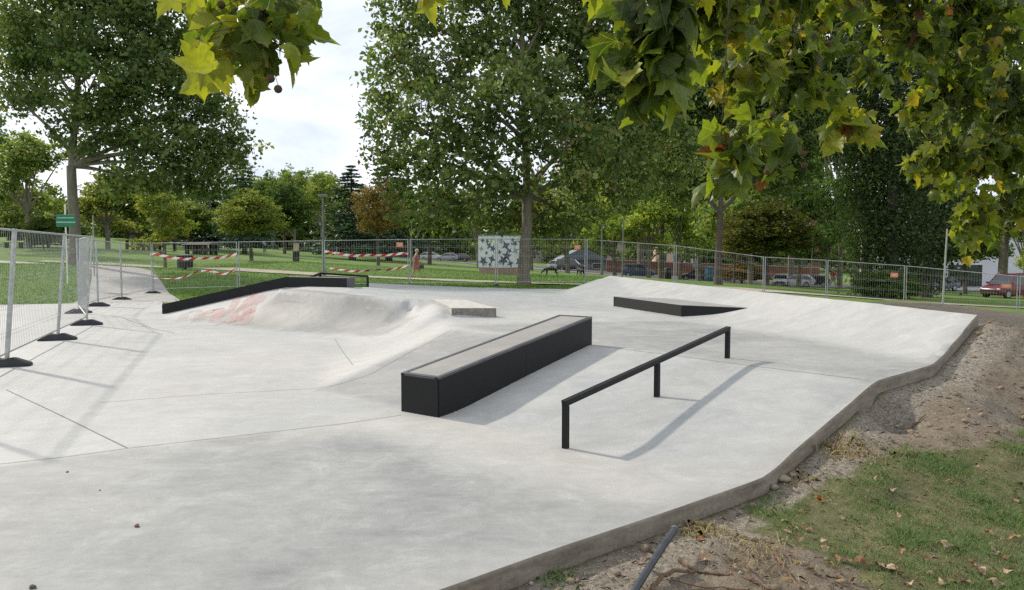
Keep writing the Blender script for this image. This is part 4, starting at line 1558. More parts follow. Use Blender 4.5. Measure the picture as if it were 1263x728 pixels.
def proto_lobes(kind, rng):
    if kind == 'round':
        return [(0, 0, 6.2, 2.6, 2.6, 2.4), (1.5, .4, 5.2, 1.8, 1.8, 1.6), (-1.5, -.3, 5.3, 1.8, 1.8, 1.6), (.3, 1.3, 5.0, 1.7, 1.7, 1.5), (-.2, -1.4, 5.2, 1.8, 1.8, 1.6), (.2, 0, 8.2, 1.5, 1.5, 1.3), (1, -.8, 7.2, 1.5, 1.5, 1.3), (-1, .6, 7.2, 1.5, 1.5, 1.3)]
    if kind == 'loose':
        out = [(0, 0, 7.6, 1.7, 1.7, 1.9)]
        for i in range(13):
            a = i * 2.4
            r = rng.uniform(1.1, 2.7)
            out.append((r * math.cos(a), r * math.sin(a), 3.1 + 5.6 * ((i * 5) % 13) / 13, rng.uniform(.9, 1.45), rng.uniform(.9, 1.45), rng.uniform(.65, 1.0)))
        return out
    if kind == 'poplar':
        return [(.15 * math.sin(i * 2.1), .15 * math.cos(i * 1.7), .9 + i * .88, .95 * (1 - .06 * abs(i - 3.5)) * (1 if i < 8 else .62), .95 * (1 - .06 * abs(i - 3.5)) * (1 if i < 8 else .62), .85) for i in range(10)]


def make_proto(kind, leafm, barkm, seed, dens, per, size):
    rng = np.random.default_rng(seed)
    if kind == 'conifer':
        P, tint = [], []
        for i in range(26):
            f = i / 25
            z = 1.0 + 8.9 * f
            r = 2.3 * (1 - f) ** .85 + .12
            for j in range(int(9 - 4 * f)):
                a = rng.uniform(0, 6.28)
                n_ = int(58 * (1 - f * .7))
                s = rng.uniform(0, 1, n_) ** .7
                rr = s * r * rng.uniform(.8, 1.12)
                q = np.column_stack([rr * math.cos(a), rr * math.sin(a), z - .22 * rr + .05 * rr ** 2])
                q += rng.normal(size=(n_, 3)) * np.array([.16, .16, .07]) * (.4 + (1 - f))
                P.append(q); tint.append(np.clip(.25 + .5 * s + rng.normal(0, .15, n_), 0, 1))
        P = np.vstack(P); tint = np.concatenate(tint)
        V, F, t = leaf_cloud(rng, P, size, tint, .35, .4)
        crown = (V, F, t)
        m = MB(); m.tube([(0, 0, -.3), (0, 0, 3), (0, 0, 9.6)], [.2, .15, .02], 8)
        lob = []
    else:
        lob = proto_lobes(kind, rng)
        V, F, t, C = foliage(rng, lob, dens, per, size, .5, (.3, .65), .7, .25)
        crown = (V, F, t)
        m = MB()
        m.tube([(0, 0, -.4), (0, 0, .05), (.03, .02, 1.5), (0, .05, 3.2), (0, 0, 8)], [.24, .19, .16, .13, .02], 8)
        for l in lob:
            c = np.array(l[:3])
            m.tube(curve_pts((0, 0, min(3.0, max(1.6, c[2] - 2))), c, (0, 0, .3), 6), np.linspace(.09, .012, 6), 5)
    cme = mesh_np('crown', crown[0], crown[1], leafm, None, attrs={'tint': ('FACE', crown[2])})
    tr = m.build('trunk', barkm, None, True)
    zs = crown[0][:, 2]
    xw = np.percentile(crown[0][:, 0], 99) - np.percentile(crown[0][:, 0], 1)
    out = (cme.data, tr.data, float(np.percentile(zs, 99.7)), float(xw))
    bpy.data.objects.remove(cme); bpy.data.objects.remove(tr)
    return out


PRO = {
    'round': make_proto('round', M['leaf_round'], M['bark_dark'], 21, 5.0, 22, .26),
    'round2': make_proto('round', M['leaf_round'], M['bark_dark'], 22, 3.6, 26, .3),
    'loose': make_proto('loose', M['leaf_round'], M['bark_plane'], 23, 4.2, 22, .28),
    'loose2': make_proto('loose', M['leaf_plane'], M['bark_plane'], 29, 4.2, 22, .28),
    'poplar': make_proto('poplar', M['leaf_dark'], M['bark_dark'], 24, 26.0, 34, .1),
    'conifer': make_proto('conifer', M['needle'], M['bark_dark'], 25, 1, 1, .30),
    'yellow': make_proto('round', M['leaf_yellow'], M['bark_dark'], 26, 3.2, 20, .24),
}


def plant(kind, name, label, px, top, width, d, col=(1, 1, 1), basez=None, group=None, rot=None, cat='tree', crownlow=None):
    """stand a tree in the pixel column px at distance d, its top and its width in pixels"""
    cm, tm, hh, ww = PRO[kind]
    b = on_ground(px, d)
    if basez is not None: b[2] = basez
    ztop = D(px, top, d)[2]
    s = (ztop - b[2]) / hh
    w = width * d / FPX / ww
    r = thing(name, label, cat, tuple(b), rot if rot is not None else random.uniform(0, 6.28), group)
    c = link_mesh('crown', cm); c.parent = r
    t = link_mesh('trunk', tm); t.parent = r
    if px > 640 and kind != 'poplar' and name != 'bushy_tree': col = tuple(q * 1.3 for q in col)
    c.color = (*col, 1)
    r.scale = (w, w, s)
    return r


GW = 'trees of the park and the street behind the fence'
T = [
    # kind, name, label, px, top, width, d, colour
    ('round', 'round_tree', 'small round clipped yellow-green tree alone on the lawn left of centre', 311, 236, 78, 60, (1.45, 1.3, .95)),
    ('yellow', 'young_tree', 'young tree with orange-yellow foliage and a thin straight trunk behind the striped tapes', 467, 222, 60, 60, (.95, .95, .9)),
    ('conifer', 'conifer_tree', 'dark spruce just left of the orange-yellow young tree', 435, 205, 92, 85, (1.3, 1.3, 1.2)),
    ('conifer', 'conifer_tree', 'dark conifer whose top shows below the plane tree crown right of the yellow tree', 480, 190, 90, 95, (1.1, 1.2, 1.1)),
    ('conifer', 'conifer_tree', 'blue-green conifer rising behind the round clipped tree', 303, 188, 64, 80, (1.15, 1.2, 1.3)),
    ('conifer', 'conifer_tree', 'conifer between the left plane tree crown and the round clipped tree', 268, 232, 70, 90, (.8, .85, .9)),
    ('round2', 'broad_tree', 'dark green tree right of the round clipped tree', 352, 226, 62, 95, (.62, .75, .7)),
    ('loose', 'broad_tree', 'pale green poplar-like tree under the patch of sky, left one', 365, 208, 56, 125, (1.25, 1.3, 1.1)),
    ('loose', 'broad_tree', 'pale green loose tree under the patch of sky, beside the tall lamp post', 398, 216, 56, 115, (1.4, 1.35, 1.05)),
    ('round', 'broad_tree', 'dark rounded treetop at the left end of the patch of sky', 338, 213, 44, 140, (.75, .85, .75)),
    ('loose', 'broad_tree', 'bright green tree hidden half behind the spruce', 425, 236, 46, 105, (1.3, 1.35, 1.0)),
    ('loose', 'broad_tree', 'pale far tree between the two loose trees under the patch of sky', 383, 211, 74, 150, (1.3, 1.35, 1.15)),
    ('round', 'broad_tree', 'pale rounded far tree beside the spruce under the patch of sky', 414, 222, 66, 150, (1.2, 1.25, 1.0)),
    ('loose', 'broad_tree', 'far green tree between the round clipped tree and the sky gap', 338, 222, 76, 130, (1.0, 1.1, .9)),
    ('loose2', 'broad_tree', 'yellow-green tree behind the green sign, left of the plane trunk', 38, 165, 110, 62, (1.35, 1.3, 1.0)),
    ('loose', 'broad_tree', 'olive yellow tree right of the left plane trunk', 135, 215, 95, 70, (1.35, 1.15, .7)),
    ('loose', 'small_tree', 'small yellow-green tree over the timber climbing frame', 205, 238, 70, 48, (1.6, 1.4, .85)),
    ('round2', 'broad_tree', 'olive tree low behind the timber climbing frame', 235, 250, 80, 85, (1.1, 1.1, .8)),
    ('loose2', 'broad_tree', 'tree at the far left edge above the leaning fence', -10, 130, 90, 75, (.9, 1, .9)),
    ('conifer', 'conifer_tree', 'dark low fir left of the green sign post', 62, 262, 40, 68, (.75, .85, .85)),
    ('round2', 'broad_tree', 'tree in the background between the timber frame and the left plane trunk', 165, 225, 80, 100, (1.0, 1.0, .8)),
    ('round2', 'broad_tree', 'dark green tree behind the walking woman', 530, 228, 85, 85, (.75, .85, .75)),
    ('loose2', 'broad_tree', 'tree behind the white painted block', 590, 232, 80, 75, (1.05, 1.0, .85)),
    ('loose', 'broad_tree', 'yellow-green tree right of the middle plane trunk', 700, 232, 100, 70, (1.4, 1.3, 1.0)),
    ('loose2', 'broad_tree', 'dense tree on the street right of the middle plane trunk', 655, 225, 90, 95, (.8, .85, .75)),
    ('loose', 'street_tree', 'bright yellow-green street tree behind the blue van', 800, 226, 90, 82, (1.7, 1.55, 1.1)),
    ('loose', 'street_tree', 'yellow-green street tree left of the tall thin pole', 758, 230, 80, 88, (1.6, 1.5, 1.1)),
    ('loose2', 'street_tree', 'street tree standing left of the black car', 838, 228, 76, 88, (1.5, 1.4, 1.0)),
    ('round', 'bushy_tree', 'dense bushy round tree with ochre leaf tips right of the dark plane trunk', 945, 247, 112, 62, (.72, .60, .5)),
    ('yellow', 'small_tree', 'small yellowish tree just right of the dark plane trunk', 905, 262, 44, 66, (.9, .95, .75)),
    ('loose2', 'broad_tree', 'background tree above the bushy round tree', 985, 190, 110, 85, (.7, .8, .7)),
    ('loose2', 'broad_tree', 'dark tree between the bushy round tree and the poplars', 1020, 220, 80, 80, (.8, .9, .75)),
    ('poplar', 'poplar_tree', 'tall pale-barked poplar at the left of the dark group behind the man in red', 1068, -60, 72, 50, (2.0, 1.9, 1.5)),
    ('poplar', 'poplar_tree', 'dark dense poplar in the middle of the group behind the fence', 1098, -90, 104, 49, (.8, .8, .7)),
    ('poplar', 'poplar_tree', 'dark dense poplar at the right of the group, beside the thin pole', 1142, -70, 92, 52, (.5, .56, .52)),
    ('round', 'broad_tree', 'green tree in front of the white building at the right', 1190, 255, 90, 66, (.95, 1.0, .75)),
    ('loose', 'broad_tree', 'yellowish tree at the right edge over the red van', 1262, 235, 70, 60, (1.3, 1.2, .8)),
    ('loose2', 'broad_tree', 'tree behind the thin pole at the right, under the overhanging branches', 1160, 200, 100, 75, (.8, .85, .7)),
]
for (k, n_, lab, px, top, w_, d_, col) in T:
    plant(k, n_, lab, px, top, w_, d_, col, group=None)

for (k, n_, lab, px, top, w_, d_, col) in [
    ('loose2', 'broad_tree', 'leafy tree just right of the dark plane trunk, in front of the brick block', 925, 170, 110, 70, (1.0, 1.05, .85)),
    ('loose', 'broad_tree', 'leafy tree in front of the brick block left of the dark plane trunk', 862, 165, 90, 95, (1.1, 1.1, .85)),
    ('loose2', 'broad_tree', 'tall tree high behind the bushy round tree', 975, 60, 130, 100, (.8, .85, .7)),
    ('loose', 'broad_tree', 'tall tree behind the right half of the middle plane crown', 790, 40, 150, 110, (.9, .95, .8)),
    ('loose2', 'broad_tree', 'tall tree behind the overhanging branches at the right edge', 1235, -40, 190, 62, (.8, .85, .7)),
    ('loose', 'broad_tree', 'leafy tree in the gap left of the dark poplars', 1035, 70, 110, 88, (.85, .95, .75)),
    ('loose2', 'broad_tree', 'tall tree high above the white building, right of the poplars', 1180, 30, 130, 90, (.75, .8, .7)),
    ('loose', 'broad_tree', 'pale tall tree in the gap between the middle plane tree and the dark one', 815, 95, 110, 90, (.95, 1.0, .85)),
]:
    plant(k, n_, lab, px, top, w_, d_, col)

# shrubs at the foot of the poplars, and low hedges
for (lab, px, top, w_, d_, col, nm) in [
    ('low dark ivy shrub at the foot of the poplars behind the fence', 1088, 334, 66, 47, (.55, .68, .5), 'shrub'),
    ('low dark shrub right of the poplar feet beside the double fence post', 1112, 334, 44, 48, (.5, .62, .5), 'shrub'),
    ('dark clipped bush behind the leaning fence below the green sign', 55, 268, 38, 62, (.7, .75, .6), 'bush'),
    ('pinkish flowering hedge in front of the red wall right of the dark trunk', 915, 325, 60, 95, (1.6, .9, .9), 'hedge'),
]:
    plant('round2', nm, lab, px, top, w_, d_, col, cat=nm, basez=on_ground(px, d_)[2] - .8)

# the far-off wood that closes the horizon
rng = np.random.default_rng(77)
lob = []
for i in range(150):
    px = rng.uniform(-700, 2000)
    d_ = rng.uniform(150, 230)
    x = (px - CX) / FPX * d_
    z = float(terr_raw([x], [d_])[0])
    h_ = rng.uniform(8, 15)
    for j in range(3):
        lob.append((x + rng.normal(0, 2.5), d_ + rng.normal(0, 2), z + h_ * (.25 + .27 * j), 5.5 - j, 5 - j, h_ * .24))
V, F, t, C = foliage(rng, lob, .45, 16, 1.0, .6, (1.4, 2.6), .7, .2)
wood = mesh_np('far_wood', V, F, M['leaf_round'], None, attrs={'tint': ('FACE', t)})
tag(wood, kind='stuff')
# ------------------------------------------------------------------ lamps, poles, signs
M['pole_green'] = simple('grey_green_pole', (.16, .18, .16), .5, .3, .2, 5)
M['pole_grey'] = simple('grey_pole', (.34, .34, .32), .55, .3, .2, 5)
M['lamp_glass'] = simple('lamp_diffuser', (.6, .6, .58), .3)
M['white_paint'] = simple('white_paint', (.72, .72, .70), .6, 0, .08, 2.0)
M['dark'] = simple('dark_paint', (.02, .021, .022), .55, 0, .3, 4)
M['wood_dark'] = simple('dark_timber', (.045, .032, .022), .85, 0, .35, 9, bmp=.2)
M['glass'] = simple('dark_glass', (.03, .036, .042), .08, 0, .2, 2, .6)
M['red_brick'] = simple('red_brick', (.21, .088, .062), .9, 0, .2, 3)


def lamp_post(px, top, d, label, arm=.35, r=.05, base_z=None, mat='pole_green'):
    b = on_ground(px, d)
    h = D(px, top, d)[2] - b[2]
    root = thing('street_lamp', label, 'street lamp', tuple(b), 0, 'lamp posts in the park')
    m = MB().tube([(0, 0, -.3), (0, 0, .5)], r * 1.5, 10).tube([(0, 0, .5), (0, 0, h - .08)], [r, r * .7], 10)
    m.build('pole', M[mat], root, True)
    MB().box((0, 0, h - .04), (arm * 2, .3, .09), 0, 0, .02).build('lamp_head', M[mat], root)
    MB().box((0, 0, h - .092), (arm * 1.8, .24, .012)).build('diffuser', M['lamp_glass'], root)
    return root


lamp_post(400, 240, 37, 'tall green-grey lamp post left of centre rising behind the kinked ledge', .22, .075)
lamp_post(508, 271, 60, 'slim park lamp with a flat head behind the walking woman', .45, .06)
lamp_post(742, 277, 60, 'slim park lamp with a flat head right of the dogs', .42, .09)
lamp_post(1128, 300, 75, 'distant lamp post seen through the fence right of the poplar feet', .3, .05)


def pole(px, top, d, label, r=.045, lean=0.0, mat='pole_grey', cap=True):
    b = on_ground(px, d)
    h = D(px, top, d)[2] - b[2]
    root = thing('pole', label, 'pole', tuple(b))
    MB().tube([(0, 0, -.3), (lean * .5, 0, h * .5), (lean, 0, h)], [r, r * .9, r * .7], 10).build('shaft', M[mat], root, True)
    MB().lathe((lean, 0, h), [(r * .7, 0), (r * .75, .02), (r * .3, .06)], 10).build('cap', M[mat], root, True)
    MB().lathe((0, 0, -.05), [(r * 2.0, 0), (r * 2.0, .08), (r * 1.05, .12)], 10).build('collar', M[mat], root, True)
    return root


pole(767, 262, 48, 'thin tall pole between the park lamp and the blue van', .05, .08, 'pole_green')
pole(1163, 284, 38, 'thin bare pole in front of the fence panel on the bare earth at the right', .05, .1)
pole(999, 292, 60, 'thin pole left of the man in the red shirt', .05, .12)
pole(117, 267, 34, 'thin pole right of the green sign and the left plane trunk', .03, .03)

# green sign on a white post
b = on_ground(84, 31)
sg = thing('park_sign', 'green plate on a white post beside the left plane trunk', 'sign', tuple(b))
h = D(84, 252, 31)[2] - b[2]
MB().tube([(0, 0, -.3), (0, 0, h)], .03, 10).build('post', M['white_paint'], sg, True)
pc = D(85.5, 272.5, 31)
cz = pc[2] - b[2]
mgreen = simple('green_sign', (.02, .16, .085), .45, 0, .12, 5)
MB().box((.05, -.05, cz), (.80, .03, .50), 0, 0, .01).build('plate', mgreen, sg)
MB().box((.05, -.068, cz + .12), (.70, .005, .04)).box((.05, -.068, cz - .06), (.78, .005, .05)).build('stripe', simple('sign_stripe', (.25, .5, .38), .5), sg)

# litter bin
b = ground(228.5, 333)
lb = thing('litter_bin', 'black litter bin on the lawn behind the upper striped tape', 'litter bin', tuple(b))
MB().lathe((0, 0, .12), [(.34, 0), (.40, .02), (.42, .62), (.38, .64), (.35, .55)], 16).build('bucket', M['dark'], lb, True)
MB().tube([(0, 0, -.2), (0, 0, .2)], .06, 8).build('post', M['dark'], lb, True)
MB().lathe((0, 0, .74), [(.44, 0), (.44, .05), (.2, .1)], 16).build('lid', M['dark'], lb, True)

# slanted information board
b = ground(365, 323)
d_ = b[1]
ib = thing('information_board', 'tall slanted information board, dark below and pale above, on the far lawn', 'sign', tuple(b), -.1)
wd_ = 8.0 * d_ / FPX
hh = (323 - 299.5) * d_ / FPX
m = MB().hexa([(-wd_ / 2, -.06, -.1), (wd_ / 2, -.06, -.1), (wd_ / 2, .06, -.1), (-wd_ / 2, .06, -.1)], [(-wd_ / 2 + .06, .0, hh), (wd_ / 2 + .06, .0, hh), (wd_ / 2 + .06, .1, hh), (-wd_ / 2 + .06, .1, hh)])
m.build('panel', M['dark'], ib)
mp_ = simple('info_print', (.55, .45, .32), .6, 0, .4, 8)
MB().hexa([(-wd_ / 2 + .05, -.045, hh * .55), (wd_ / 2 - .0, -.045, hh * .55), (wd_ / 2 + .0, -.03, hh * .55), (-wd_ / 2 + .05, -.03, hh * .55)], [(-wd_ / 2 + .08, -.015, hh * .97), (wd_ / 2 + .03, -.015, hh * .97), (wd_ / 2 + .03, .0, hh * .97), (-wd_ / 2 + .08, .0, hh * .97)]).build('print', mp_, ib)

# timber climbing frame and timber shelter
b = ground(181, 309)
d_ = b[1]; k = d_ / FPX
cf = thing('climbing_frame', 'dark timber climbing frame of posts and bars on the far left lawn', 'play frame', tuple(b))
for x in (-24, -17, -11, -4, 3, 10, 22):
    for y in (0, 2.2):
        hgt = 21 * k if x in (-24, 3, 22) else 14 * k
        if y > 0 and x not in (-24, 3, 22): continue
        MB().box((x * k, y, hgt / 2 - .1), (.26, .2, hgt + .2), 0, 0, .02).build('post', M['wood_dark'], cf)
for z, w_ in ((20.5, 50), (5, 48)):
    MB().box((-1 * k, 0, z * k), (w_ * k, .12, .2), 0, 0, .02).build('beam', M['wood_dark'], cf)
MB().box((-1 * k, 2.2, 20.5 * k), (50 * k, .12, .2), 0, 0, .02).build('beam', M['wood_dark'], cf)
MB().box((10 * k, 1.1, 9 * k), (24 * k, 2.2, .1), 0, 0, .01).build('platform', M['wood_dark'], cf)
b = ground(243, 314)
d_ = b[1]; k = d_ / FPX
sh = thing('picnic_shelter', 'low dark timber shelter on posts right of the climbing frame', 'shelter', tuple(b))
for x in (-12, -3, 4, 10):
    MB().box((x * k, 0, 6 * k), (.3, .3, 13 * k), 0, 0, .02).build('post', M['wood_dark'], sh)
    MB().box((x * k, 2.5, 6 * k), (.3, .3, 13 * k), 0, 0, .02).build('post', M['wood_dark'], sh)
MB().hexa([(-17 * k, -.5, 12 * k), (17 * k, -.5, 12 * k), (17 * k, 3, 12 * k), (-17 * k, 3, 12 * k)], [(-14 * k, .8, 14.5 * k), (14 * k, .8, 14.5 * k), (14 * k, 1.7, 14.5 * k), (-14 * k, 1.7, 14.5 * k)]).build('roof', M['wood_dark'], sh)

# bench
b = ground(17, 306)
bn = thing('park_bench', 'dark park bench far back at the left edge behind the fence', 'bench', tuple(b), -.2)
MB().box((0, 0, .45), (1.8, .42, .06), 0, 0, .01).build('seat', M['wood_dark'], bn)
MB().box((0, .24, .78), (1.8, .05, .34), 0, 0, .01).build('backrest', M['wood_dark'], bn)
for x in (-.7, .7):
    MB().box((x, 0, .2), (.07, .4, .5), 0, 0, .01).build('leg', M['dark'], bn)

# ------------------------------------------------------------------ the painted block
c0 = ground(612.5, 338.5)
dK = c0[1]; kk = dK / FPX
kz = c0[2]
kh = (338.5 - 291) * kk
kl = np.array([D(590, 330, dK + 1.0)[0], dK + 1.0, 0])
kr = np.array([D(650, 330, dK + 1.0)[0], dK + 1.0, 0])
e1 = kl - c0; e1[2] = 0
e2 = kr - c0; e2[2] = 0
kb = thing('painted_block', 'white utility block painted with dark blue stars behind the middle plane trunk', 'utility block', tuple(c0))
m = MB()
pl = .45
m.hexa([(0, 0, pl), tuple(e2 + [0, 0, pl]), tuple(e1 + e2 + [0, 0, pl]), tuple(e1 + [0, 0, pl])], [(0, 0, kh), tuple(e2 + [0, 0, kh]), tuple(e1 + e2 + [0, 0, kh]), tuple(e1 + [0, 0, kh])])
m.build('body', simple('mural_white', (.66, .69, .72), .7, 0, .1, 2.2), kb)
s_ = .97
cc = (e1 + e2) / 2
q_ = lambda p, z: tuple(cc + (p - cc) * s_ + np.array([0, 0, z]))
MB().hexa([q_(e1 * 0, -.4), q_(e2, -.4), q_(e1 + e2, -.4), q_(e1, -.4)], [q_(e1 * 0, pl), q_(e2, pl), q_(e1 + e2, pl), q_(e1, pl)]).build('plinth', simple('plinth_brick', (.33, .22, .18), .9, 0, .2, 5), kb)
s_ = 1.03
MB().hexa([q_(e1 * 0, kh), q_(e2, kh), q_(e1 + e2, kh), q_(e1, kh)], [q_(e1 * 0, kh + .06), q_(e2, kh + .06), q_(e1 + e2, kh + .06), q_(e1, kh + .06)]).build('roof', simple('block_roof', (.2, .21, .22), .8), kb)
MB().box(tuple(cc * .6 + np.array([0, 0, kh + .14])), (.5, .4, .16), .4, 0, .02).build('vent', M['dark'], kb)
mst = simple('star_blue', (.085, .10, .145), .7, 0, .25, 5)
mst2 = simple('star_grey', (.3, .33, .37), .7, 0, .2, 5)


def star(o, ex_, out, cx, cz_, r, rot, n=5, mat=None, ir=.42):
    pts = []
    for i in range(2 * n):
        a = rot + math.pi * i / n
        rr = r if i % 2 == 0 else r * ir
        pts.append((cx + rr * math.cos(a), cz_ + rr * math.sin(a)))
    MB().prism(pts, o + out * .001, ex_, (0, 0, 1), out, .008).build('painted_star', mat or mst, kb)


for e, spec in ((e1, [(.25, 1.05, .36, .3), (.78, .9, .42, 1.0), (.12, 1.75, .3, .7), (.85, 1.75, .26, .2), (.5, 2.25, .2, .9), (.55, 1.45, .16, .1), (.4, 1.95, .3, .6), (.62, .75, .26, .4), (.35, .65, .2, 1.2), (.75, 2.3, .22, .1)]),
                (e2, [(.3, 1.95, .36, .5), (.22, .95, .42, .9), (.33, 1.25, .4, .2), (.62, 1.6, .3, .5), (.75, .85, .36, 1.1), (.8, 2.2, .3, .4), (.07, 1.5, .2, .2), (.08, .8, .22, .5), (.52, 2.35, .18, .1), (.45, .72, .28, .3), (.6, 2.1, .26, 1.0), (.15, 2.25, .24, .2), (.9, 1.3, .3, .6), (.42, 1.6, .22, .9)])):
    ln_ = np.linalg.norm(e); ex_ = e / ln_
    out = np.array([ex_[1], -ex_[0], 0])
    if out[1] > 0: out = -out
    for i, (fx, z, r, ro) in enumerate(spec):
        star(np.zeros(3), ex_, out, np.clip(fx * ln_, r + .02, ln_ - r - .02) if ln_ > 2 * r + .1 else ln_ / 2, z, min(r, ln_ * .45), ro, 5 if i % 3 else 4, mst if i % 4 != 3 else mst2)

# ------------------------------------------------------------------ cars
M['car_paint'] = simple('car_paint', (1, 1, 1), .28, 0, .03, 2, .5, objcol=True)
M['car_glass'] = simple('car_glass', (.02, .025, .03), .06, 0, .2, 2, .7)
M['tyre'] = simple('tyre_rubber', (.015, .015, .016), .85)
M['rim'] = simple('wheel_rim', (.35, .36, .37), .35, .7)
M['head_light'] = simple('headlight_glass', (.62, .64, .66), .15)
M['tail_light'] = simple('tail_light_red', (.3, .01, .01), .2)
M['bumper'] = simple('bumper_plastic', (.03, .03, .032), .6)


def car_meshes(style):
    """parts of one car, nose along +x; returns list of (name, mesh, parentname)"""
    van = style == 'van'
    Ln, Wd = (4.4, 1.82) if van else (4.2, 1.76)
    roof = 1.8 if van else 1.47
    x0, x1 = -Ln / 2, Ln / 2
    hood = .98 if van else .92
    made = []

    def ring(x, zb, zt, w, tuck=.06):
        return [(x, -w + tuck, zb), (x, -w, zb + .16), (x, -w, zt - .16), (x, -w + .08, zt), (x, w - .08, zt), (x, w, zt - .16), (x, w, zb + .16), (x, w - tuck, zb)]
    m = MB()
    w = Wd / 2
    belt = 1.02 if van else .96
    st = [(x0, .42, belt - .18, w * .86), (x0 + .1, .3, belt - .02, w * .95), (x0 + .8, .22, belt, w), (0, .2, belt, w), (x1 - 1.35, .2, belt - .01, w), (x1 - .9, .2, hood - .03, w), (x1 - .3, .22, hood - .14, w * .96), (x1 - .07, .3, hood - .24, w * .88), (x1, .42, hood - .34, w * .74)]
    m.loft([ring(*s) for s in st])
    made.append(('body', m, M['car_paint'], True))
    m = MB()
    rb, rf = (x0 + .12, x1 - 1.75) if van else (x0 + .75, x1 - 1.85)
    bb, bf = (x0 + .06, x1 - 1.0) if van else (x0 + .18, x1 - 1.1)
    wb_, wr = w * .95, w * .76
    lo, hi = belt - .03, roof - .05
    m.hexa([(bb, -wb_, lo), (bf, -wb_, lo), (bf, wb_, lo), (bb, wb_, lo)], [(rb, -wr, hi), (rf, -wr, hi), (rf, wr, hi), (rb, wr, hi)])
    made.append(('window_glass', m, M['car_glass'], False))
    m = MB()
    rr = [[(x, -wr * k, z), (x, -wr * k * .8, z + .05), (x, wr * k * .8, z + .05), (x, wr * k, z)] for x, k, z in ((rb - .05, .97, hi - .03), (rb + .15, 1.03, hi), (rf - .3, 1.03, hi), (rf + .06, .96, hi - .04))]
    m.loft(rr)
    made.append(('roof', m, M['car_paint'], True))
    for s in (-1, 1):
        for (xa, xb) in ((bb, rb), (bf, rf), ((bb + bf) / 2 - .25, (rb + rf) / 2 - .2)):
            m = MB()
            m.tube([(xa, s * (wb_ + .008), lo), (xb, s * (wr + .008), hi)], .045, 6)
            made.append(('pillar', m, M['car_paint'], True))
    for x in (x0 + .85, x1 - .8):
        for s in (-1, 1):
            m = MB()
            rings = [[(x + r * math.cos(a), s * y, .31 + r * math.sin(a)) for a in np.linspace(0, 2 * math.pi, 20, endpoint=False)] for r, y in ((.2, w - .2), (.31, w - .2), (.325, w - .15), (.325, w + .0), (.30, w + .02), (.21, w + .02), (.2, w - .02))]
            m.loft(rings)
            made.append(('wheel', m, M['tyre'], True))
            m = MB()
            rings = [[(x + r * math.cos(a), s * y, .31 + r * math.sin(a)) for a in np.linspace(0, 2 * math.pi, 15, endpoint=False)] for r, y in ((.205, w - .05), (.205, w + .008), (.16, w + .002), (.05, w + .015))]
            m.loft(rings)
            made.append(('rim', m, M['rim'], True))
    for s in (-1, 1):
        made.append(('headlight', MB().box((x1 - .12, s * w * .66, hood - .30), (.16, .34, .14), -s * .35, 0, .03), M['head_light'], True))
        made.append(('tail_light', MB().box((x0 + .06, s * w * .78, belt - .2), (.1, .2, .34 if van else .18), 0, 0, .02), M['tail_light'], True))
        made.append(('mirror', MB().box((bf - .1, s * (w + .08), belt + .08), (.1, .2, .14), 0, 0, .03), M['car_paint'], True))
    made.append(('bumper', MB().box((x1 - .06, 0, .40), (.16, Wd * .76, .17), 0, 0, .04), M['bumper'], True))
    made.append(('bumper', MB().box((x0 + .05, 0, .42), (.16, Wd * .84, .17), 0, 0, .04), M['bumper'], True))
    made.append(('grille', MB().box((x1 - .02, 0, .60), (.06, .8, .1), 0, 0, .02), M['bumper'], True))
    out = []
    for nm, m, mat, sm in made:
        o = m.build(nm, mat, None, sm)
        out.append((nm, o.data))
        bpy.data.objects.remove(o)
    return out


CARS = {'car': car_meshes('car'), 'van': car_meshes('van')}


def car(style, px, d, rz, colr, label, cat='car', scale=1.0, name='parked_car'):
    b = on_ground(px, d)
    b[2] += .05
    root = thing(name, label, cat, tuple(b), rz, 'cars parked along the street')
    last = None
    for nm, me in CARS[style]:
        o = link_mesh(nm, me)
        o.color = (*colr, 1)
        if nm == 'rim':
            o.parent = last
        else:
            o.parent = root
        if nm == 'wheel': last = o
    root.scale = (scale, scale, scale)
    return root


car('van', 787.5, 104, -.25, (.025, .045, .10), 'dark blue van parked on the street behind the left end of the right ramp', 'van', name='parked_van')
car('car', 857, 103, math.pi - .15, (.012, .013, .014), 'black car on the street just left of the dark plane trunk')
car('car', 963, 93, -2.0, (.55, .56, .57), 'white car seen from its front left of the second white car')
car('car', 982, 92, math.pi - .5, (.6, .6, .6), 'silver-white car in the middle of the row behind the thin pole')
car('car', 1002, 94, math.pi - .4, (.02, .022, .025), 'dark car just left of the man in the red shirt')
car('car', 533, 140, -.2, (.5, .5, .5), 'pale car at the far left end of the distant row behind the woman')
car('car', 551, 137, math.pi, (.32, .33, .34), 'grey car in the distance right of the woman')
car('car', 566, 141, math.pi - .1, (.05, .03, .03), 'dark red-brown car at the right of the distant row behind the woman')
car('car', 692, 118, -.3, (.6, .58, .52), 'cream car behind the dogs, right of the middle plane trunk')
car('van', 705, 116, -.3, (.03, .03, .033), 'dark van beside the cream car behind the dogs', 'van', name='parked_van')
car('van', 1246, 56, math.pi + .35, (.11, .006, .012), 'dark red van at the right edge behind the fence', 'van', 1.0, 'parked_van')
car('car', 1158, 84, math.pi + .2, (.06, .075, .10), 'dark blue-grey car in the shade left of the white building')

# ------------------------------------------------------------------ buildings
MB_BEIGE = simple('beige_render', (.42, .36, .31), .9, 0, .12, .4)
MB_WHITE = simple('white_render', (.62, .63, .68), .9, 0, .08, .3)
MB_PINK = simple('pink_render', (.55, .36, .29), .9, 0, .1, .4)
MB_ROOF = simple('grey_metal_roof', (.13, .15, .17), .6, 0, .15, .5)


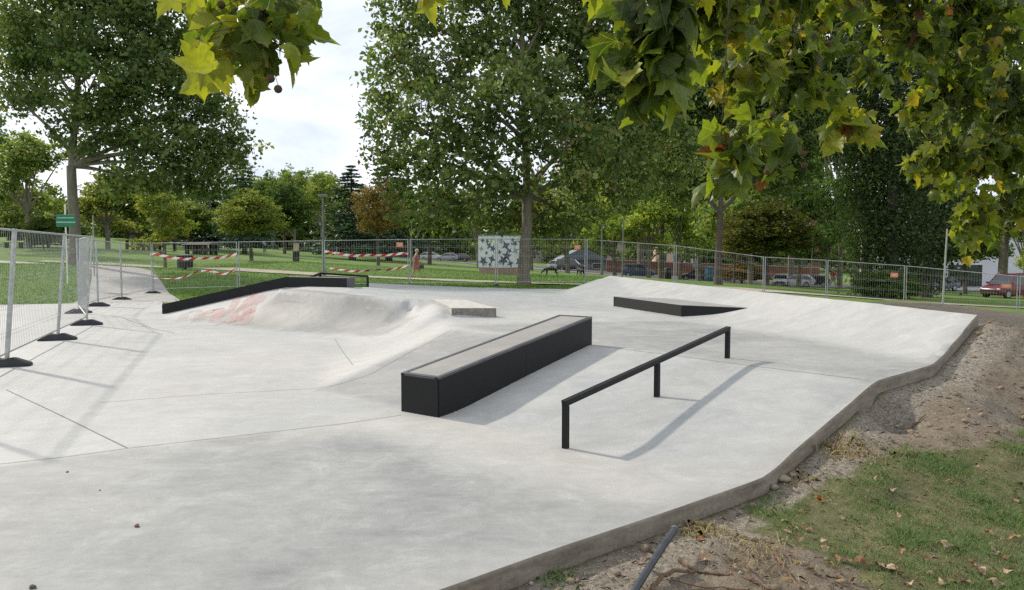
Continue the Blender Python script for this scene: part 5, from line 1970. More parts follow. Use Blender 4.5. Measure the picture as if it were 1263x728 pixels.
def building(name, label, px0, px1, top, d, depth, mat, wins=(), roof=None, rz=0.0, floors=1, gable=False, balcony=False):
    a = on_ground(px0, d); b_ = on_ground(px1, d)
    zb = min(a[2], b_[2]) - .5
    w_ = b_[0] - a[0]
    h = D(px0, top, d)[2] - zb
    root = thing(name, label, 'building', (a[0], d, zb), rz)
    MB().box((w_ / 2, depth / 2, h / 2), (w_, depth, h)).build('wall', mat, root)
    rf_ = MB()
    if gable:
        rf_.prism([(-.4, 0), (w_ + .4, 0), (w_ * .62, h * .75), (w_ * .38, h * .75)], (0, -.4, h), (1, 0, 0), (0, 0, 1), (0, 1, 0), depth + .8)
    else:
        rf_.box((w_ / 2, depth / 2, h + .12), (w_ + .5, depth + .5, .24))
    rf_.build('roof', roof or MB_ROOF, root)
    for fl in range(floors):
        fh = (h - .5) / floors
        z = .5 + fh * fl
        for (x, ww, z0, hh_) in wins:
            wnd = MB().box((x * w_, -.02, z + z0 * fh + hh_ * fh / 2), (ww, .08, hh_ * fh)).build('window', M['white_paint'], root)
            MB().box((x * w_, -.065, z + z0 * fh + hh_ * fh / 2), (ww - .14, .04, hh_ * fh - .14)).build('pane', M['glass'], wnd)
        if balcony:
            for x in (.22, .72):
                MB().box((x * w_, -.7, z + .12 * fh), (3.0, 1.3, .16)).build('balcony', M['white_paint'], root)
                MB().box((x * w_, -1.33, z + .28 * fh), (3.0, .05, .9)).build('balcony_rail', M['white_paint'], root)
    return root


W6 = [(i / 8 + .06, 1.8, .28, .5) for i in range(8)]
building('low_building', 'long low beige building behind the distant cars and the painted block', 520, 688, 305, 165, 14, MB_BEIGE, W6)
building('low_hall', 'low grey gabled hall behind the dogs, right of the middle plane trunk', 690, 748, 321, 128, 12, MB_ROOF, [(.2, 1.6, .2, .5), (.8, 1.6, .2, .5)], None, 0, 1, True)
building('house', 'pink rendered house with a pale roof behind the street trees right of the blue van', 808, 858, 306, 150, 10, MB_PINK, [(.2, 1.3, .3, .5), (.5, 1.3, .3, .5), (.8, 1.3, .3, .5)], M['white_paint'])
building('apartment_block', 'red brick apartment block with white balconies behind the dark plane trunk', 862, 1010, 60, 160, 14, M['red_brick'], [(.08, 1.5, .3, .5), (.38, 1.5, .3, .5), (.56, 1.5, .3, .5), (.88, 1.5, .3, .5)], None, 0, 11, False, True)
building('apartment_block', 'pale apartment block far behind the trees above the blue van', 690, 800, 170, 200, 14, MB_BEIGE, [(.1, 1.5, .3, .5), (.3, 1.5, .3, .5), (.5, 1.5, .3, .5), (.7, 1.5, .3, .5), (.9, 1.5, .3, .5)], None, 0, 8)
building('white_building', 'white building with a dark glazed front at the right behind the red van', 1118, 1330, 292, 88, 12, MB_WHITE, [(.06, 1.9, .08, .42), (.17, 1.9, .08, .42), (.28, 1.9, .08, .42), (.39, 1.9, .08, .42), (.82, 2.2, .1, .5)], M['white_paint'])
# red wall along the street
a, b_ = on_ground(748, 121), on_ground(1010, 113)
rw = thing('garden_wall', 'long low red wall along the far side of the street behind the parked cars', 'wall', tuple(a))
v_ = b_ - a
MB().hexa([(0, 0, -.5), tuple(v_ + [0, 0, -.5]), tuple(v_ + [0, .3, -.5]), (0, .3, -.5)], [(0, 0, 1.9), tuple(v_ + [0, 0, 2.0]), tuple(v_ + [0, .3, 2.0]), (0, .3, 1.9)]).build('wall', M['red_brick'], rw)
MB().hexa([(0, -.05, 1.903), tuple(v_ + [0, -.05, 2.003]), tuple(v_ + [0, .35, 2.003]), (0, .35, 1.903)], [(0, -.05, 2.0), tuple(v_ + [0, -.05, 2.1]), tuple(v_ + [0, .35, 2.1]), (0, .35, 2.0)]).build('coping', MB_BEIGE, rw)

# round traffic sign, blue container
b = on_ground(858, 98)
ts = thing('traffic_sign', 'small pale traffic sign on a thin post above the black car', 'sign', tuple(b))
hz = D(858, 325, 98)[2] - b[2]
MB().tube([(0, 0, -.2), (0, 0, hz + .5)], .05, 8).build('post', M['pole_grey'], ts, True)
MB().box((0, -.07, hz), (.9, .04, 1.1), 0, 0, .02).build('plate', simple('sign_grey_blue', (.3, .36, .42), .5), ts)
b = on_ground(874.5, 75)
bc_ = thing('recycling_bin', 'blue bin standing beside the dark plane trunk', 'bin', tuple(b))
MB().lathe((0, 0, .05), [(.3, 0), (.38, .1), (.42, 1.25), (.38, 1.3)], 14).build('bucket', simple('blue_plastic', (.04, .12, .22), .5), bc_, True)
MB().lathe((0, 0, 1.355), [(.43, 0), (.4, .14), (.2, .22)], 14).build('lid', simple('blue_lid', (.03, .08, .16), .5), bc_, True)
b = on_ground(823.5, 92)
bc_ = thing('street_bin', 'dark street bin behind the ramp left of the black car', 'bin', tuple(b))
MB().lathe((0, 0, .05), [(.35, 0), (.42, .1), (.45, 1.3), (.4, 1.4), (.3, 1.42)], 14).build('bucket', M['dark'], bc_, True)
MB().tube([(0, 0, -.2), (0, 0, .2)], .1, 8).build('post', M['dark'], bc_, True)

# ------------------------------------------------------------------ people and dogs
def skin_mesh(name, verts, edges, rad, mat, parent, root=0, levels=2):
    me = bpy.data.meshes.new(name)
    me.from_pydata([tuple(v) for v in verts], edges, [])
    o = bpy.data.objects.new(name, me)
    COL.objects.link(o)
    md = o.modifiers.new('skin', 'SKIN')
    md.use_smooth_shade = True
    sv = me.skin_vertices[0].data
    for i, r in enumerate(rad):
        r = r if hasattr(r, '__len__') else (r, r)
        sv[i].radius = r
        sv[i].use_root = (i == root)
    ms = o.modifiers.new('sub', 'SUBSURF')
    ms.levels = levels
    ms.render_levels = levels
    bpy.context.view_layer.update()
    dg = bpy.context.evaluated_depsgraph_get()
    nm = bpy.data.meshes.new_from_object(o.evaluated_get(dg))
    bpy.data.objects.remove(o)
    return link_mesh(name, nm, mat, parent)


M['skin'] = simple('skin', (.45, .27, .19), .55, 0, .08, 8)
M['hair_grey'] = simple('hair_pale', (.42, .36, .28), .7, 0, .25, 20)
M['hair_dark'] = simple('hair_dark', (.03, .022, .016), .6, 0, .3, 20)
M['dress'] = simple('rust_dress', (.30, .09, .065), .85, 0, .3, 7)
M['red_shirt'] = simple('red_shirt', (.42, .04, .06), .8, 0, .15, 7)
M['pale_trousers'] = simple('pale_trousers', (.42, .42, .43), .85, 0, .15, 7)
M['blue_shirt'] = simple('pale_blue_shirt', (.33, .45, .60), .85, 0, .12, 7)
M['jeans'] = simple('blue_jeans', (.05, .08, .15), .85, 0, .2, 7)
M['shoe'] = simple('shoe', (.06, .05, .045), .7)
M['cap_white'] = simple('white_cap', (.66, .65, .62), .8)


def person(label, loc, rz, legs, arms, top_m, low_m, hair, dress=False, H=1.7, cap=None, bag=False, lean=.03):
    """faces +x; legs: [(knee),(ankle)] per side, arms: [(elbow),(wrist)] per side as (x,z)"""
    root = thing('person', label, 'person', tuple(loc), rz)
    V, E, R = [], [], []

    def add(p, r, par=None):
        V.append(np.array(p, float)); R.append(r)
        if par is not None: E.append((par, len(V) - 1))
        return len(V) - 1
    pel = add((0, 0, .93), (.13, .10))
    wai = add((lean * .5, 0, 1.08), (.12, .09), pel)
    che = add((lean, 0, 1.27), (.14, .10), wai)
    nb_ = add((lean * 1.2, 0, 1.42), (.075, .07), che)
    nk = add((lean * 1.4, 0, 1.49), (.05, .05), nb_)
    h1_ = add((lean * 1.6 + .015, 0, 1.56), (.085, .08), nk)
    h2_ = add((lean * 1.6 + .015, 0, 1.63), (.088, .082), h1_)
    add((lean * 1.6 + .0, 0, 1.69), (.06, .06), h2_)
    add((lean * 1.6 + .115, 0, 1.595), (.014, .014), h1_)
    for s in (-1, 1):
        hip = add((0, s * .09, .87), (.085, .085), pel)
        k_, a_ = legs[0 if s < 0 else 1]
        kn = add((k_[0], s * .085, k_[1]), (.056, .056), hip)
        an = add((a_[0], s * .08, a_[1]), (.038, .038), kn)
        add((a_[0] + .17, s * .085, max(.03, a_[1] - .055)), (.03, .03), an)
        shd = add((lean, s * .17, 1.38), (.055, .055), nb_)
        e_, w_ = arms[0 if s < 0 else 1]
        el = add((e_[0], s * .23, e_[1]), (.038, .038), shd)
        wr_ = add((w_[0], s * .24, w_[1]), (.026, .026), el)
        dv = np.array([w_[0] - e_[0], 0, w_[1] - e_[1]]); dv /= np.linalg.norm(dv)
        pm = add(V[wr_] + dv * .07, (.034, .018), wr_)
        for fi, (oy, ln_) in enumerate(((-.028, .05), (-.009, .062), (.010, .058), (.028, .045))):
            f1 = add(V[pm] + dv * .035 + np.array([oy, s * .0, 0]), .009, pm)
            add(V[f1] + dv * ln_ + np.array([oy * .1, -s * .015, 0]), .008, f1)
        th = add(V[wr_] + dv * .045 + np.array([.03, -s * .02, 0]), .011, wr_)
        add(V[th] + dv * .035 + np.array([.018, -s * .005, 0]), .009, th)
    body = skin_mesh('body', V, E, R, M['skin'], root, 0, 2)
    hx = lean * 1.6 + .015
    for s in (-1, 1):
        MB().lathe((hx + .078, s * .033, 1.605), [(.002, -.012), (.011, -.006), (.012, 0), (.011, .006), (.002, .012)], 8).build('eye', M['white_paint'], body, True)
    m = MB()
    rings = []
    for z, rx, ry, ox in ((1.54, .06, .07, -.06), (1.58, .085, .09, -.045), (1.63, .105, .1, -.022), (1.68, .1, .098, -.01), (1.72, .07, .07, -.005), (1.735, .02, .02, 0)):
        rings.append([(hx + ox + rx * math.cos(a), ry * math.sin(a), z) for a in np.linspace(0, 2 * math.pi, 14, endpoint=False)])
    m.loft(rings)
    m.build('hair', hair, root, True)
    if cap:
        MB().lathe((hx, 0, 1.655), [(.108, 0), (.11, .03), (.09, .08), (.03, .105)], 14).box((hx + .13, 0, 1.665), (.12, .15, .015), 0, 0, .004).build('cap', cap, root, True)
    # clothing
    if dress:
        m = MB()
        rings = []
        for z, rx, ry, ox in ((.50, .22, .22, .02), (.62, .205, .21, .01), (.8, .175, .195, 0), (.95, .155, .175, 0), (1.08, .125, .145, lean * .5), (1.25, .135, .165, lean), (1.38, .11, .185, lean * 1.1), (1.44, .075, .11, lean * 1.3)):
            rings.append([(ox + (rx + .012 * math.sin(5 * a) * (1.1 - z)) * math.cos(a), ry * math.sin(a), z) for a in np.linspace(0, 2 * math.pi, 20, endpoint=False)])
        m.loft(rings, caps=False)
        m.build('dress', top_m, root, True)
    else:
        m = MB()
        rings = []
        for z, rx, ry, ox in ((.84, .15, .185, 0), (.95, .15, .18, 0), (1.08, .14, .165, lean * .5), (1.25, .15, .185, lean), (1.38, .115, .20, lean * 1.1), (1.45, .075, .11, lean * 1.3)):
            rings.append([(ox + rx * math.cos(a), ry * math.sin(a), z) for a in np.linspace(0, 2 * math.pi, 20, endpoint=False)])
        m.loft(rings, caps=False)
        for s in (-1, 1):
            e_, w_ = arms[0 if s < 0 else 1]
            q1 = np.array([lean, s * .17, 1.38]); q2 = np.array([e_[0], s * .23, e_[1]])
            m.tube([q1 - np.array([0, s * .05, -.0]), q1 + (q2 - q1) * .4, q1 + (q2 - q1) * .85], [.075, .068, .062], 10)
        m.build('shirt', top_m, root, True)
        V2_, E2_, R2_ = [(0, 0, .93)], [], [(.145, .115)]
        for s in (-1, 1):
            k_, a_ = legs[0 if s < 0 else 1]
            V2_ += [(0, s * .09, .86), (k_[0], s * .085, k_[1]), (k_[0] + (a_[0] - k_[0]) * .9, s * .082, k_[1] + (a_[1] - k_[1]) * .9)]
            n_ = len(V2_)
            E2_ += [(0, n_ - 3), (n_ - 3, n_ - 2), (n_ - 2, n_ - 1)]
            R2_ += [(.105, .105), (.078, .078), (.065, .065)]
        skin_mesh('trousers', V2_, E2_, R2_, low_m, root, 0, 2)
    for s in (-1, 1):
        a_ = legs[0 if s < 0 else 1][1]
        m = MB()
        rings = []
        for x, hy, z1 in ((-.07, .03, .05), (-.04, .042, .075), (.06, .045, .07), (.15, .046, .05), (.2, .03, .03)):
            zf = max(0.0, a_[1] - .09)
            rings.append([(a_[0] + x, s * .082 + hy * math.cos(a), zf + max(0.0, z1 / 2 + z1 / 2 * math.sin(a))) for a in np.linspace(0, 2 * math.pi, 10, endpoint=False)])
        m.loft(rings)
        m.build('shoe', M['shoe'], root, True)
    if bag:
        w_ = arms[1][1]
        o = MB().box((w_[0] + .02, .27, w_[1] - .27), (.26, .09, .24), 0, 0, .03).tube([(w_[0] - .06, .27, w_[1] - .16), (w_[0], .255, w_[1] - .04), (w_[0] + .08, .27, w_[1] - .16)], .01, 6)
        bo = o.build('handbag', M['dark'], None, True)
        bo.matrix_world = Matrix.Translation(Vector(loc)) @ Matrix.Rotation(rz, 4, 'Z')
        tag(bo, 'small dark bag in the hand of the walking woman', 'bag')
    root.scale = (H / 1.73,) * 3
    return root


walk = [((.20, .50), (.32, .09)), ((-.10, .48), (-.34, .17))]
walk2 = [((-.06, .49), (-.30, .16)), ((.2, .5), (.30, .09))]
pw = ground(513.5, 343)
person('woman in a rust-red dress walking right along the path behind the fence', pw, -.1, [((-.08, .49), (-.26, .13)), ((.16, .5), (.34, .09))], [((-.14, 1.13), (-.1, .9)), ((.12, 1.13), (.24, .92))], M['dress'], None, M['hair_grey'], True, 1.68, None, True)
pm_ = ground(1027.5, 358)
person('man in a red shirt, pale trousers and white cap walking left at the right', pm_, math.pi + .15, walk, [((.06, 1.12), (.2, .98)), ((-.12, 1.12), (-.06, .9))], M['red_shirt'], M['pale_trousers'], M['hair_dark'], False, 1.75, M['cap_white'])
pb = ground(326.5, 313)
person('distant person in a pale blue shirt and jeans on the lawn below the round tree', pb, 1.9, walk2, [((-.08, 1.12), (.04, .9)), ((.08, 1.12), (.16, .92))], M['blue_shirt'], M['jeans'], M['hair_grey'], False, 1.72)


def dog(label, loc, rz, head_low=True):
    root = thing('dog', label, 'dog', tuple(loc), rz, None)
    V = [(0, 0, .46), (.18, 0, .47), (.34, 0, .47), (-.2, 0, .46), (-.36, 0, .47)]
    E = [(0, 1), (1, 2), (0, 3), (3, 4)]
    R = [.115, .14, .13, .10, .105]

    def add(p, r, par):
        V.append(p); R.append(r); E.append((par, len(V) - 1)); return len(V) - 1
    if head_low:
        n_ = add((.48, 0, .44), .08, 2); h_ = add((.60, 0, .32), .075, n_); mz = add((.68, 0, .22), .045, h_); add((.74, 0, .16), .034, mz)
        ear = (.57, .36)
    else:
        n_ = add((.46, 0, .58), .08, 2); h_ = add((.54, 0, .68), .08, n_); mz = add((.64, 0, .66), .05, h_); add((.71, 0, .64), .036, mz)
        ear = (.51, .75)
    for s in (-1, 1):
        e_ = add((ear[0], s * .06, ear[1]), .03, h_); add((ear[0] - .02, s * .09, ear[1] - .05), .018, e_)
        sh_ = add((.32, s * .09, .38), .065, 2); el = add((.30 + .03 * s, s * .095, .24), .04, sh_); wr = add((.33 + .05 * s, s * .095, .11), .028, el); add((.36 + .05 * s, s * .095, .025), .03, wr)
        th = add((-.34, s * .09, .38), .085, 4); kn = add((-.27, s * .1, .25), .05, th); hk = add((-.43 - .04 * s, s * .1, .16), .03, kn); pa = add((-.40 - .04 * s, s * .1, .03), .028, hk); add((-.34 - .04 * s, s * .1, .022), .026, pa)
    t1 = add((-.47, 0, .5), .035, 4); t2 = add((-.58, 0, .44), .025, t1); add((-.66, 0, .34), .014, t2)
    skin_mesh('body', V, E, R, M['fur'], root, 0, 2)
    MB().tube([(n_x, 0.085 * math.cos(a), n_z + .085 * math.sin(a)) for a in np.linspace(0, 2 * math.pi, 12) for n_x, n_z in [((.47, .45) if head_low else (.45, .56))]], .008, 5).build('collar', M['dark'], root, True)
    return root


M['fur'] = simple('black_fur', (.012, .011, .011), .8, 0, .3, 30, bmp=.3)
dog('black dog sniffing the grass with lowered head, left of the pair by the plane trunk', ground(680, 340), math.pi + .1, True)
dog('black dog seen from behind, right of the pair, near the fence join', ground(716, 341), 1.9, False)
# ------------------------------------------------------------------ overhanging plane tree
HALF = [(0, -.02), (.10, -.07), (.22, -.03), (.30, -.05), (.47, .07), (.40, .13), (.37, .21), (.44, .27), (.50, .38), (.63, .50), (.50, .51), (.42, .56), (.33, .55), (.25, .57), (.27, .66), (.21, .72), (.19, .81), (.09, .90), (0, 1.08)]


def leaf_template(curl, fold, seed):
    r = np.random.default_rng(seed)
    right = [(x * r.uniform(.9, 1.1), y + r.uniform(-.02, .02)) for x, y in HALF]
    left = [(-x * r.uniform(.9, 1.1), y + r.uniform(-.02, .02)) for x, y in HALF[-2:0:-1]]
    out = right + left
    n = len(out)
    mid = [(.45 * x + 0, .40 + (y - .40) * .48) for x, y in out]
    V = [(0, .40)] + mid + out
    V = np.array([(x, y, 0) for x, y in V])
    V[:, 2] = -fold * np.abs(V[:, 0]) - curl * (V[:, 1] - .3) ** 2 + .05 * np.sin(V[:, 0] * 6 + seed) * V[:, 1]
    T = [(0, 1 + i, 1 + (i + 1) % n) for i in range(n)]
    for i in range(n):
        j = (i + 1) % n
        T += [(1 + i, 1 + n + i, 1 + n + j), (1 + i, 1 + n + j, 1 + j)]
    rim = np.concatenate([[0], np.full(n, .35), np.full(n, 1.0)])
    return V, np.array(T), rim


TEMPL = [leaf_template(.35, .25, 1), leaf_template(.6, .15, 2), leaf_template(.2, .45, 3), leaf_template(.9, .3, 4), leaf_template(.1, .1, 5)]


def near_leaves(name, items, parent, origin, rng):
    """items: (position of the leaf base, direction to the tip, normal, size, tint)"""
    Vs, Fs, rims, tints, uvs = [], [], [], [], []
    off = 0
    for (p, a, nrm, s, t) in items:
        V, T, rim = TEMPL[rng.integers(len(TEMPL))]
        a = a / np.linalg.norm(a)
        V = V.copy()
        V[:, 2] += rng.uniform(-.5, .35) * np.abs(V[:, 0]) ** 1.4 - rng.uniform(-.15, .75) * (V[:, 1] - .2) ** 2 + .07 * np.sin(V[:, 0] * rng.uniform(4, 9) + rng.uniform(0, 6)) * rim
        x = np.cross(a, nrm); x /= np.linalg.norm(x) + 1e-9
        z = np.cross(x, a)
        W = p + (V[:, :1] * x * rng.uniform(.8, 1.02) + V[:, 1:2] * a + V[:, 2:3] * z) * s
        uvs.append(np.column_stack([V[:, 0], V[:, 1], 0 * V[:, 0]])); Vs.append(W - origin); Fs.append(T + off); rims.append(rim); tints.append(np.full(len(V), t))
        off += len(V)
    return mesh_np(name, np.vstack(Vs), np.vstack(Fs), M['leaf_near'], parent, True, {'tint': ('POINT', np.concatenate(tints)), 'rim': ('POINT', np.concatenate(rims)), 'leafxy': ('POINT', np.vstack(uvs))})


TB = np.array([5.6, -2.4, gz(5.6, -2.4)])
ot = thing('plane_tree', 'plane tree overhead whose leafy branch tips hang into the top of the photo', 'tree', tuple(TB))
MB().tube([(0, 0, -.3), (0, 0, .1), (.02, 0, 1.2), (-.05, .05, 2.8), (-.1, .1, 4.4), (0, .1, 7)], [.42, .34, .28, .25, .2, .1], 14).build('trunk', M['bark_plane'], ot, True)
rngn = np.random.default_rng(42)


def hang(rng, up=.0):
    """direction from leaf base to tip: mostly down and outwards"""
    a = rng.normal(size=3) * np.array([.75, .6, .45]) + np.array([-.1, -.05, -.75 + up])
    return a


LIMBS = {
    'left': [(0, 0, 3.4), (-2.2, 1.6, 4.6), (-4.6, 3.6, 4.5), (-5.9, 4.75, 3.55), (-6.35, 5.0, 3.05)],
    'near': [(0, 0, 3.0), (-1.8, 2.2, 4.3), (-3.8, 4.6, 4.3), (-4.9, 5.6, 3.6)],
    'mid': [(0, 0, 3.6), (-1.2, 2.8, 4.9), (-2.8, 5.6, 4.9), (-3.8, 6.6, 4.1)],
    'right': [(0, 0, 3.2), (-.5, 3.4, 4.8), (-1.3, 7.0, 5.0), (-1.7, 8.4, 4.4)],
}
for k, pts_ in LIMBS.items():
    P = smooth_line(pts_, 2)
    MB().tube(P, np.linspace(.11, .02, len(P)), 8).build('limb', M['bark_plane'], ot, True)

BLOBS = [  # px, py, rx, ry, d, leaves, size, tint mean, tint spread, limb
    (800, 45, 42, 60, 3.0, 42, .19, .22, .16, 'near'), (792, 110, 34, 34, 3.0, 16, .19, .42, .2, 'near'), (815, -5, 60, 24, 3.1, 22, .18, .35, .22, 'near'),
    (888, 40, 50, 46, 3.9, 50, .17, .42, .24, 'mid'), (925, 105, 46, 46, 4.2, 42, .165, .62, .2, 'mid'), (900, 188, 34, 34, 3.4, 14, .20, .40, .15, 'near'), (950, 185, 42, 38, 4.2, 26, .165, .5, .22, 'mid'),
    (985, 95, 46, 70, 4.6, 58, .16, .45, .24, 'mid'), (1048, 165, 36, 26, 4.6, 13, .18, .72, .15, 'mid'), (960, 5, 90, 34, 4.4, 62, .16, .45, .24, 'mid'), (1010, 40, 60, 40, 5.2, 46, .16, .5, .25, 'mid'),
    (1090, 20, 100, 46, 5.6, 110, .155, .42, .22, 'right'), (1200, 40, 90, 60, 6.0, 150, .155, .4, .22, 'right'), (1070, 95, 30, 40, 5.2, 14, .15, .5, .2, 'right'), (1130, 70, 50, 50, 5.6, 40, .15, .42, .2, 'right'),
    (1170, 140, 56, 50, 6.2, 100, .155, .42, .22, 'right'), (1235, 140, 50, 60, 6.5, 105, .155, .35, .2, 'right'), (1160, 210, 44, 34, 6.1, 50, .155, .5, .22, 'right'), (1225, 215, 52, 44, 6.3, 95, .155, .45, .24, 'right'),
    (1205, 275, 34, 40, 6.2, 40, .15, .58, .2, 'right'), (1250, 265, 30, 40, 6.6, 36, .15, .45, .2, 'right'), (860, -40, 120, 24, 3.8, 40, .17, .4, .2, 'near'), (1060, -40, 200, 30, 5.2, 90, .16, .4, .2, 'right'),
    (1300, 100, 50, 100, 6.4, 90, .155, .4, .2, 'right'),
]
for bi_, (px, py, rx, ry, d, n, size, tm, ts, limb) in enumerate(BLOBS):
    n = int(n * (2.7 if d > 4.3 else 1.9)); size *= .72 if d > 4.3 else .80
    k = d / FPX
    c = D(px, py, d)
    Lp = smooth_line(LIMBS[limb], 2) + TB
    src_t = D(px + 10, min(-30, py - ry - 60), d)
    i0 = int(np.argmin(np.linalg.norm(Lp - (src_t + np.array([.2, -.5, .3])), axis=1)))
    src = Lp[i0]
    tw = MB()
    hub = D(px + rngn.uniform(-.3, .3) * rx, py - ry * .8, d)
    tw.tube(np.vstack([curve_pts(src - TB, hub - TB, (0, 0, .35), 9)]), np.linspace(.005, .002, 9), 6)
    items = []
    nt_ = max(3, n // 6)
    for i in range(nt_):
        a = rngn.uniform(0, 6.28); r = math.sqrt(rngn.uniform(.05, 1))
        e = c + np.array([rx * k * r * math.cos(a), rngn.normal(0, .5) * (rx + ry) * .5 * k * .8, ry * k * r * math.sin(a)])
        cv = curve_pts(hub, e, (0, 0, .05 + .1 * rngn.uniform()), 6)
        tw.tube(cv - TB, np.linspace(.0022, .0012, 6), 5)
        for j in range(int(round(n / nt_))):
            t = rngn.uniform(.3, 1.0)
            f = t * 5; q0 = int(min(4, f))
            b0 = cv[q0] + (cv[q0 + 1] - cv[q0]) * (f - q0)
            dr = rngn.normal(size=3); dr[2] -= .4; dr /= np.linalg.norm(dr)
            pet = rngn.uniform(.03, .07)
            b1 = b0 + dr * pet
            tw.tube([b0 - TB, b1 - TB], [.0016, .0012], 4, caps=False)
            nv = rngn.normal(size=3) * .8 + np.array([0, -.35, .55])
            items.append((b1, hang(rngn) + dr * .4, nv, size * rngn.uniform(.5, 1.25), float(np.clip(rngn.normal(tm + .04, ts), 0, .95) if rngn.uniform() > .015 else 1.0)))
    near_leaves('foliage', items, ot, TB, rngn)
    tw.build('twig', M['twig'], ot, True)

# the yellow-green spray at the top left, leaf by leaf: px, py of the base, px, py of the tip, tint
SPRAY = [(222, -12, 192, 12, .80), (240, -14, 232, 18, .78), (262, 2, 236, 22, .62), (276, 0, 250, 30, .86), (300, -6, 280, 34, .42), (322, -10, 318, 36, .30), (346, -12, 352, 34, .45), (366, -8, 394, 26, .55), (378, -14, 396, 10, .35), (356, 8, 392, 52, .62),
         (288, 22, 240, 64, .80), (282, 40, 226, 60, .74), (296, 34, 262, 80, .93), (306, 46, 232, 96, .78), (300, 60, 214, 94, .80), (298, 72, 216, 116, .82), (292, 66, 252, 118, .88), (316, 40, 300, 84, .66), (312, 62, 280, 112, .76), (330, 56, 284, 92, .72),
         (330, 40, 316, 90, .28), (344, 30, 360, 74, .40), (350, 46, 376, 78, .74), (352, 60, 358, 96, .70), (340, 62, 322, 104, .12), (316, 84, 327, 130, .66), (322, 70, 306, 116, .70), (310, 20, 330, 60, .5), (360, 30, 388, 74, .60), (372, 20, 384, 66, .5), (286, 10, 262, 50, .9), (318, 84, 296, 116, .78)]
items = []
tw = MB()
stem0 = smooth_line(LIMBS['left'], 2)[-1] + TB
st = [stem0, D(330, -60, 2.62), D(318, 10, 2.62), D(322, 60, 2.60), D(326, 84, 2.6)]
stc = smooth_line(st, 2)
tw.tube(stc - TB, np.linspace(.016, .0025, len(stc)), 6)
for (bx, by, tx, ty, t) in SPRAY:
    d = 2.6 + rngn.normal(0, .09)
    p = D(bx, by, d); q_ = D(tx, ty, d + rngn.normal(0, .05))
    ax = q_ - p
    s = np.linalg.norm(ax) * 1.12
    nv = np.array([rngn.normal(0, .8), -1.0, rngn.normal(.35, .8)])
    sz_ = min(max(s * .72, .085), .135)
    p = q_ - ax / np.linalg.norm(ax) * sz_ * 1.02
    items.append((p, ax, nv, sz_, t))
    j = int(np.argmin(np.linalg.norm(stc - p, axis=1)))
    tw.tube([stc[max(0, j - 2)] - TB, (stc[j] + p) / 2 - TB + np.array([0, 0, .012]), p - TB], [.0024, .0018, .0013], 4, caps=False)
for i in range(95):
    bx, by = rngn.uniform(238, 382), rngn.uniform(-25, 78)
    if by > 95 - abs(bx - 300) * .75: continue
    p = D(bx, by, 2.72 + rngn.normal(0, .12))
    items.append((p, hang(rngn), rngn.normal(size=3) * .7 + np.array([0, -.6, .3]), rngn.uniform(.07, .12), float(np.clip(rngn.normal(.55, .28), 0, .95))))
    j = int(np.argmin(np.linalg.norm(stc - p, axis=1)))
    tw.tube([stc[max(0, j - 2)] - TB, p - TB], [.0018, .0011], 4, caps=False)
near_leaves('foliage', items, ot, TB, rngn)
tw.build('twig', M['twig'], ot, True)
# loose leaves in the middle of the upper edge
items = []
tw = MB()
for (bx, by, tx, ty, t, d) in [(522, -14, 530, 24, .80, 3.0), (536, -20, 524, 4, .97, 3.0), (548, -26, 540, 2, .6, 3.0), (740, -20, 738, 16, .72, 3.2), (752, -26, 750, 4, .9, 3.2), (728, -24, 722, -2, .8, 3.2), (625, -20, 622, 3, .75, 3.2)]:
    p, q_ = D(bx, by, d), D(tx, ty, d)
    items.append((p, q_ - p, np.array([rngn.normal(0, .4), -1, .4]), np.linalg.norm(q_ - p) * 1.1, t))
    j = int(np.argmin(np.linalg.norm(smooth_line(LIMBS['near'], 2) + TB - p, axis=1)))
    s0 = (smooth_line(LIMBS['near'], 2) + TB)[j]
    tw.tube(curve_pts(s0 - TB, p - TB, (0, 0, .25), 7), np.linspace(.006, .0015, 7), 5)
near_leaves('foliage', items, ot, TB, rngn)
tw.build('twig', M['twig'], ot, True)
for px, py, d, sx, sy in [(334, 97, 2.5, 328, 70), (343, 110, 2.5, 331, 76), (953, 141, 3.9, 950, 110), (991, 190, 4.0, 985, 160), (992, 204, 4.0, 985, 165), (946, 212, 3.9, 940, 180), (769, 99, 3.0, 775, 70), (1022, 54, 4.4, 1020, 20), (953, 2, 3.8, 955, -30), (273, 6, 2.6, 280, -20)]:
    p = D(px, py, d) - TB
    r = .0135 if d < 2.8 else .0165
    prof = [(r * math.sin(a) * (1 + .06 * math.sin(a * 9)), -r * math.cos(a)) for a in np.linspace(.02, math.pi - .02, 12)]
    MB().lathe(p, prof, 14).tube([p + [0, 0, r * .9], (D(sx, sy, d) - TB) * .5 + p * .5 + [.006, 0, 0], D(sx, sy, d) - TB], .0011, 4).build('seed_ball', M['seed'], ot, True)

# ------------------------------------------------------------------ grass, earth, litter in front
def blades(name, X, Y, h, w, tint, rng, lean=.7, mat='blade'):
    n = len(X)
    Z = terr(X, Y) - .004
    a = rng.uniform(0, 6.28, n)
    l = rng.normal(0, lean, (n, 2)) * h[:, None]
    B = np.column_stack([X, Y, Z])
    s = np.column_stack([np.cos(a), np.sin(a), np.zeros(n)]) * (w / 2)[:, None]
    mid = B + np.column_stack([l * .35, h * .6])
    tip = B + np.column_stack([l, h * .95])
    V = np.stack([B - s, B + s, mid + s * .8, tip, mid - s * .8], 1).reshape(-1, 3)
    F = np.arange(5 * n).reshape(n, 5)
    o = mesh_np(name, V, F, M[mat], attrs={'tint': ('FACE', tint)})
    return tag(o, kind='stuff')


rg = np.random.default_rng(5)


def view_px(X, Y, Z):
    q = np.column_stack([X, Y, Z]) - CAM
    t = q @ FWD
    return CX + FPX * (q[:, 0]) / t, CY - FPX * (q @ UP) / t, t


